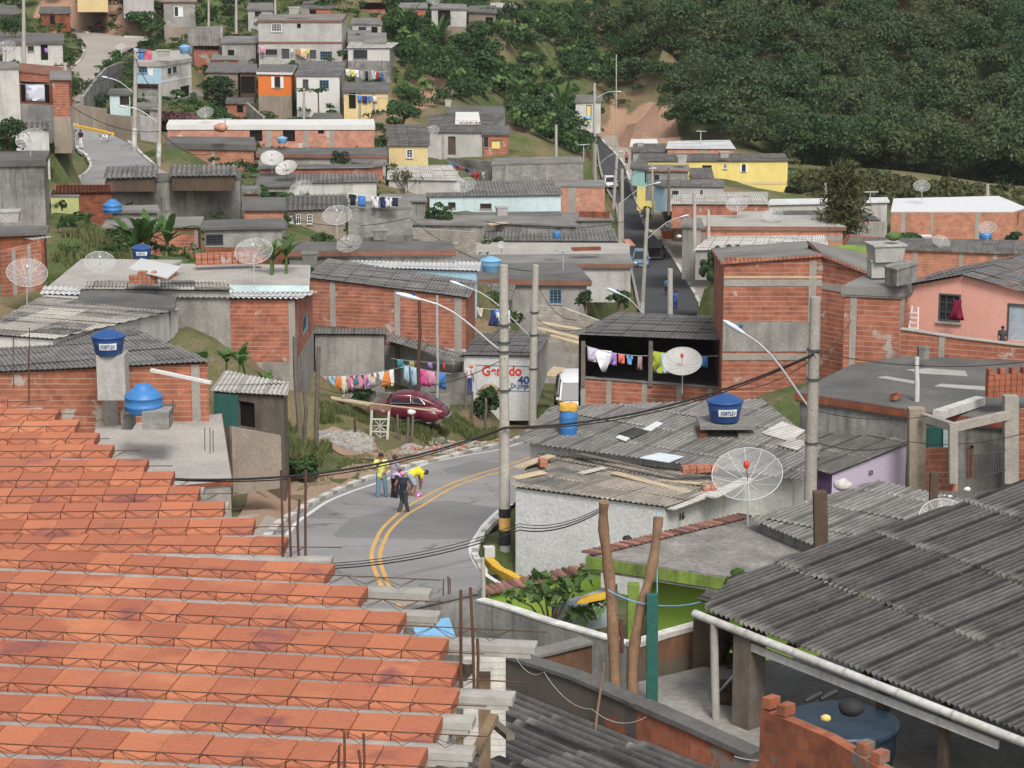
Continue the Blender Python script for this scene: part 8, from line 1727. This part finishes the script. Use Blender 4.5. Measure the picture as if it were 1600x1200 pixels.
for i, (a, b, mt, w_) in enumerate((((958,743,73.6),(1076,774,71.2),'wood_pale',.3),((900,712,75.6),(1060,748,72.6),'wood_grey',.2),((1000,752,73.4),(1110,762,71.8),'wood_pale',.25),((806,736,74),(862,716,75.5),'wood_pale',.35),((803,752,73),(850,742,73.6),'wood_pale',.4),((1042,800,69.4),(1128,768,71.6),'fib_white',.5),((1110,782,70.4),(1170,752,72.4),'fib_white',.4),((905,745,73.6),(945,735,74.2),'fib_white',.25))):
    mm = [P(*a)+Z3*.1, P(*b)+Z3*.1]; m = MB(); m.bar(mm[0], mm[1], w_, .03); tag(m.build('loose_plank', mt), ['long pale plank lying across the lower sheets','weathered board under the upper sheet edge','pale board beside the long plank','short pale board at the left corner of the white house roof','broken pale board at the left eave','whitish sheet strip along the right eave of the white house','whitish sheet offcut near the big dish','small whitish offcut on the lower sheets'][i], 'plank')
roofU = [(803,692,76.6),(1256,753,71.9),(1284,700),(1190,624,81.6),(860,637)]
def onroof(label, px4, mat, name, cat, lift=.08, th=.03, rf=roofU):
    q = [roofpt(a, b, rf) for a, b in px4]; n_ = (q[1]-q[0]).cross(q[2]-q[0]).normalized()
    if n_.z < 0: n_ = -n_; q = q[::-1]
    m = MB(); m.prism([p+n_*lift for p in q], n_*th); return tag(m.build(name, mat), label, cat)
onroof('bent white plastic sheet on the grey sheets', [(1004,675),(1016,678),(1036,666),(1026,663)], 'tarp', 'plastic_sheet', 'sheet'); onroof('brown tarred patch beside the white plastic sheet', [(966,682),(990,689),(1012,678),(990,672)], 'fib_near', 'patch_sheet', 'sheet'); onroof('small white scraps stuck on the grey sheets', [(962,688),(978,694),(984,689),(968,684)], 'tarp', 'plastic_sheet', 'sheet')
onroof('pale blue barred window frame lying on the grey sheets', [(1000,720),(1045,727),(1068,718),(1030,712)], 'lampgrey', 'window_frame', 'window frame'); onroof('cluster of newer whitish sheets at the right end of the grey roof', [(1190,680),(1236,694),(1258,676),(1222,662)], 'fib_white', 'sheet', 'sheet', .06); onroof('second whitish sheet below the cluster at the right end', [(1216,700),(1246,708),(1262,694),(1236,690)], 'fib_light', 'sheet', 'sheet', .08)
def bricks(label, px, py, D, nx_, nz, mat='brick_near', s=.19, rz=.2, group=None, scatter_=0):
    b = P(px, py, D); m = MB(); e = Vector((math.cos(rz), math.sin(rz), 0)); n_ = Vector((-math.sin(rz), math.cos(rz), 0))
    for i in range(nx_):
        for k in range(nz if not scatter_ else 1):
            if k == nz-1 and R.random() < .35 and nz > 1: continue
            c = b+e*(i*(s*1.06)+R.uniform(-scatter_,scatter_))+Z3*(s*.5+k*s*1.02)+n_*R.uniform(-.02-scatter_,.02+scatter_); m.box(c, e*s*.48, n_*s*.72, Z3*s*.48)
    return tag(m.build('brick_stack' if nz > 1 else 'loose_bricks', mat), label, 'bricks', group)
bricks('stack of red hollow blocks at the right edge of the dark flat roof',1545,620,76.5,10,5); bricks('row of red blocks weighing down the upper sheet edge',1070,738,72.6,5,1,'brick',.22); bricks('single red block on the left end of the lower sheets',848,728,74.4,1,1,'brick',.25); bricks('red block lying by the right eave of the white house',1102,768,71.4,2,1,'brick',.24); bricks('red blocks left loose on the dark flat roof',1392,622,78.6,3,1,'brick_near',.16,.2,None,.15); bricks('short stack of red blocks beside the pale dish on the concrete slab, left',310,414,122,11,2,'brick',.3); bricks('row of red blocks on the road side slab, left of the car',896,392,166,8,1,'brick_old',.25)
bricks('red block pile on the pale slab under the tilted board',206,443,108,6,3,'brick',.2,-.1)
onr = MB(); q = [P(200,421,108.5),P(262,436,107),P(284,418,110),P(220,405,112)]; onr.prism([p for p in q], Z3*.05); tag(onr.build('tilted_sheet', 'white_metal'), 'clean white board tilted over the pale slab, left', 'board')
m = MB(); m.bar(P(236,578,81), P(330,598,80.2), .14, .1); tag(m.build('white_gutter', 'white'), 'white gutter pipe along the brick house eave, left', 'gutter')
t = thing('step_ladder', P(1428,516,88.2), 'small white step ladder against the pink wall', 'ladder'); m = MB()
for a, b in (((1420,516),(1426,478)),((1434,518),(1435,480))): m.bar(P(*a,88.2), P(*b,88.5), .05)
for i in range(4): y = 488+i*8; m.bar(P(1422.5-i*.6,y,88.25), P(1434.5,y+1,88.25), .05)
m.build('frame', 'white_metal', t)
t = thing('wheelbarrow', P(1150,1092,40.5), 'old wheelbarrow with rusty wheel standing in the terrace corner', 'wheelbarrow'); c = P(1155,1080,40.6); m = MB(); m.lathe([(.14,-.04),(.17,-.03),(.17,.03),(.14,.04)], 16, c+Vector((.12,0,0)), (.9,.4,0)); m.build('wheel', 'rust', t)
m = MB(); m.tube([c+Vector((-.35,.2,-.1)), c+Vector((-.1,.1,.25)), c+Vector((.05,0,.5))], .03, 6); m.tube([c+Vector((-.1,-.1,-.15)), c+Vector((.12,-.05,0))], .025, 6); m.build('handle', 'steel', t); m = MB(); m.add([c+Vector(v) for v in ((-.4,-.3,-.12),(.1,-.35,-.12),(.1,.2,-.12),(-.4,.2,-.12),(-.5,-.4,.12),(.2,-.45,.12),(.2,.3,.12),(-.5,.3,.12))], [(3,2,1,0),(0,1,5,4),(1,2,6,5),(2,3,7,6),(3,0,4,7)]); m.build('tray', 'wood_dark', t)
m = MB(); m.bx(P(764,862,73), .34, .3, .34, .2); tag(m.build('meter_box', 'white'), 'white meter box at the kerb left of the thick pole', 'box')
m = MB(); a = P(700,1000,40); m.box(P(678,986,55), Vector((.45,.2,0)), Vector((-.1,.5,.1)), Z3*.02); tag(m.build('blue_sheet', 'tank_pale'), 'light blue tarpaulin showing past the joist ends', 'tarpaulin')
for i, (x0, y0, x1, y1) in enumerate(((845,504,938,520),(838,512,930,534),(850,520,926,542))): plank(['top','middle','lowest'][i]+' long pale plank on the slope below the leaning block wall', (x0,y0,139-i*.6), (x1,y1,137-i*.6), .5, .05)
plank('yellow board thrown beside the path, right of the second pole', (858,588,131), (874,574,132.5), .7, .05); plank('pale loose boards on the low grey roof', (762,351,166.5+22), (802,346,190), .6, .1); plank('red board leaning at the road side near the parked car', (978,374,186), (987,384,184), .6, .06, 'brick_pale'); plank('yellow awning over the green yard door', (906,938,57.2), (948,930,57.0), .6, .05, 'curby', 'awning', 'awning')
m = MB(); a, b = P(862,948,57.6), P(965,915,58.2); c = P(965,975,58.2); d_ = P(862,1000,57.6); m.prism([d_,c,b,a], Vector((0,.15,0))); tag(m.build('yard_door', 'blue_grey'), 'dark blue grey sheet door in the bright green yard', 'door')


for i_, (px_, py_, D_) in enumerate(((1206,1104,34.8),(1228,1116,34.5),(1352,1176,32.9),(1376,1190,32.6))):
    bricks(['broken red block end at the top of the near wall, left','second loose red block on top of the near wall','red block stub on the near wall below the gutter','last red block stub on the near wall, right'][i_], px_, py_, D_, 1, 1, 'brick_near', .17, -.8)
hb_ = MB(); hb_.box((0, 250, 24), Vector((260,0,0)), Vector((0,300,0)), Z3*60); hz = NB('haze_air'); hz.t.nodes.remove(hz.b); pv_ = hz.t.nodes.new('ShaderNodeVolumePrincipled'); pv_.inputs['Color'].default_value = (.86,.89,.93,1); pv_.inputs['Density'].default_value = .00006; hz.t.links.new(pv_.outputs[0], hz.t.nodes['Material Output'].inputs['Volume'])
tag(hb_.build('haze', hz.m), 'thin pale haze filling the valley air', 'haze', kind='stuff')

def tvant(px, py0, py1, D, label, rz=0.3):
    a = P(px, py1, D); b = P(px, py0, D); t = thing('tv_antenna', a, label, 'antenna', 'thin television antennas'); k = .012+D*.00012; m = MB(); m.tube([a-Z3*.4, b], k*1.3, 5); m.build('mast', 'steel', t); e = Vector((math.cos(rz), math.sin(rz), 0)); n = Vector((-e.y, e.x, 0)); m = MB(); m.tube([b-e*.5, b+e*.7], k, 4)
    for i in range(6): c = b+e*(-.45+.2*i); m.tube([c-n*(.42-.04*i), c+n*(.42-.04*i)], k*.8, 4)
    m.build('elements', 'steel', t)
for a in ((60,372,398,114,'television antenna over the old dark brick house at the left'),(706,268,284,218,'television antenna on the turquoise house roof'),(1095,205,222,288,'television antenna in front of the forest by the white roofs'),(590,380,398,150,'television antenna beside the black and white box'),(1240,372,396,112,'television antenna behind the red gable house'),(352,186,206,222,'television antenna on the corner brick house'),(912,226,246,240,'television antenna at the end of the block yard house'),(1360,300,316,212,'television antenna right of the feathery tree'),(700,380,404,165,'television antenna on the grey slab house'),(880,392,412,152,'television antenna on the barred window house'),(1290,318,336,190,'television antenna left of the feathery tree'),(545,78,96,296,'television antenna by the cream shack washing')): tvant(*a, rz=R.uniform(-.6,.8))
for i_, (px_, y0_, y1_, D_) in enumerate(((21,524,600,82),(46,512,622,80.5),(44,546,628,79.8))): rebar(px_, y0_, y1_, D_, ['rebar rising from the worn sheet roof at the far left','tallest rebar by the left brick wall','middle rebar by the left brick wall'][i_], .035)
for i_, (px_, y0_, y1_, D_) in enumerate(((270,622,645,77),(320,668,700,75),(328,668,704,75),(333,672,702,75))): rebar(px_, y0_, y1_, D_, ['starter rebar beside the bright blue tank','leftmost starter rebar on the pale terrace','middle starter rebar on the pale terrace','rightmost starter rebar on the pale terrace'][i_], .03)
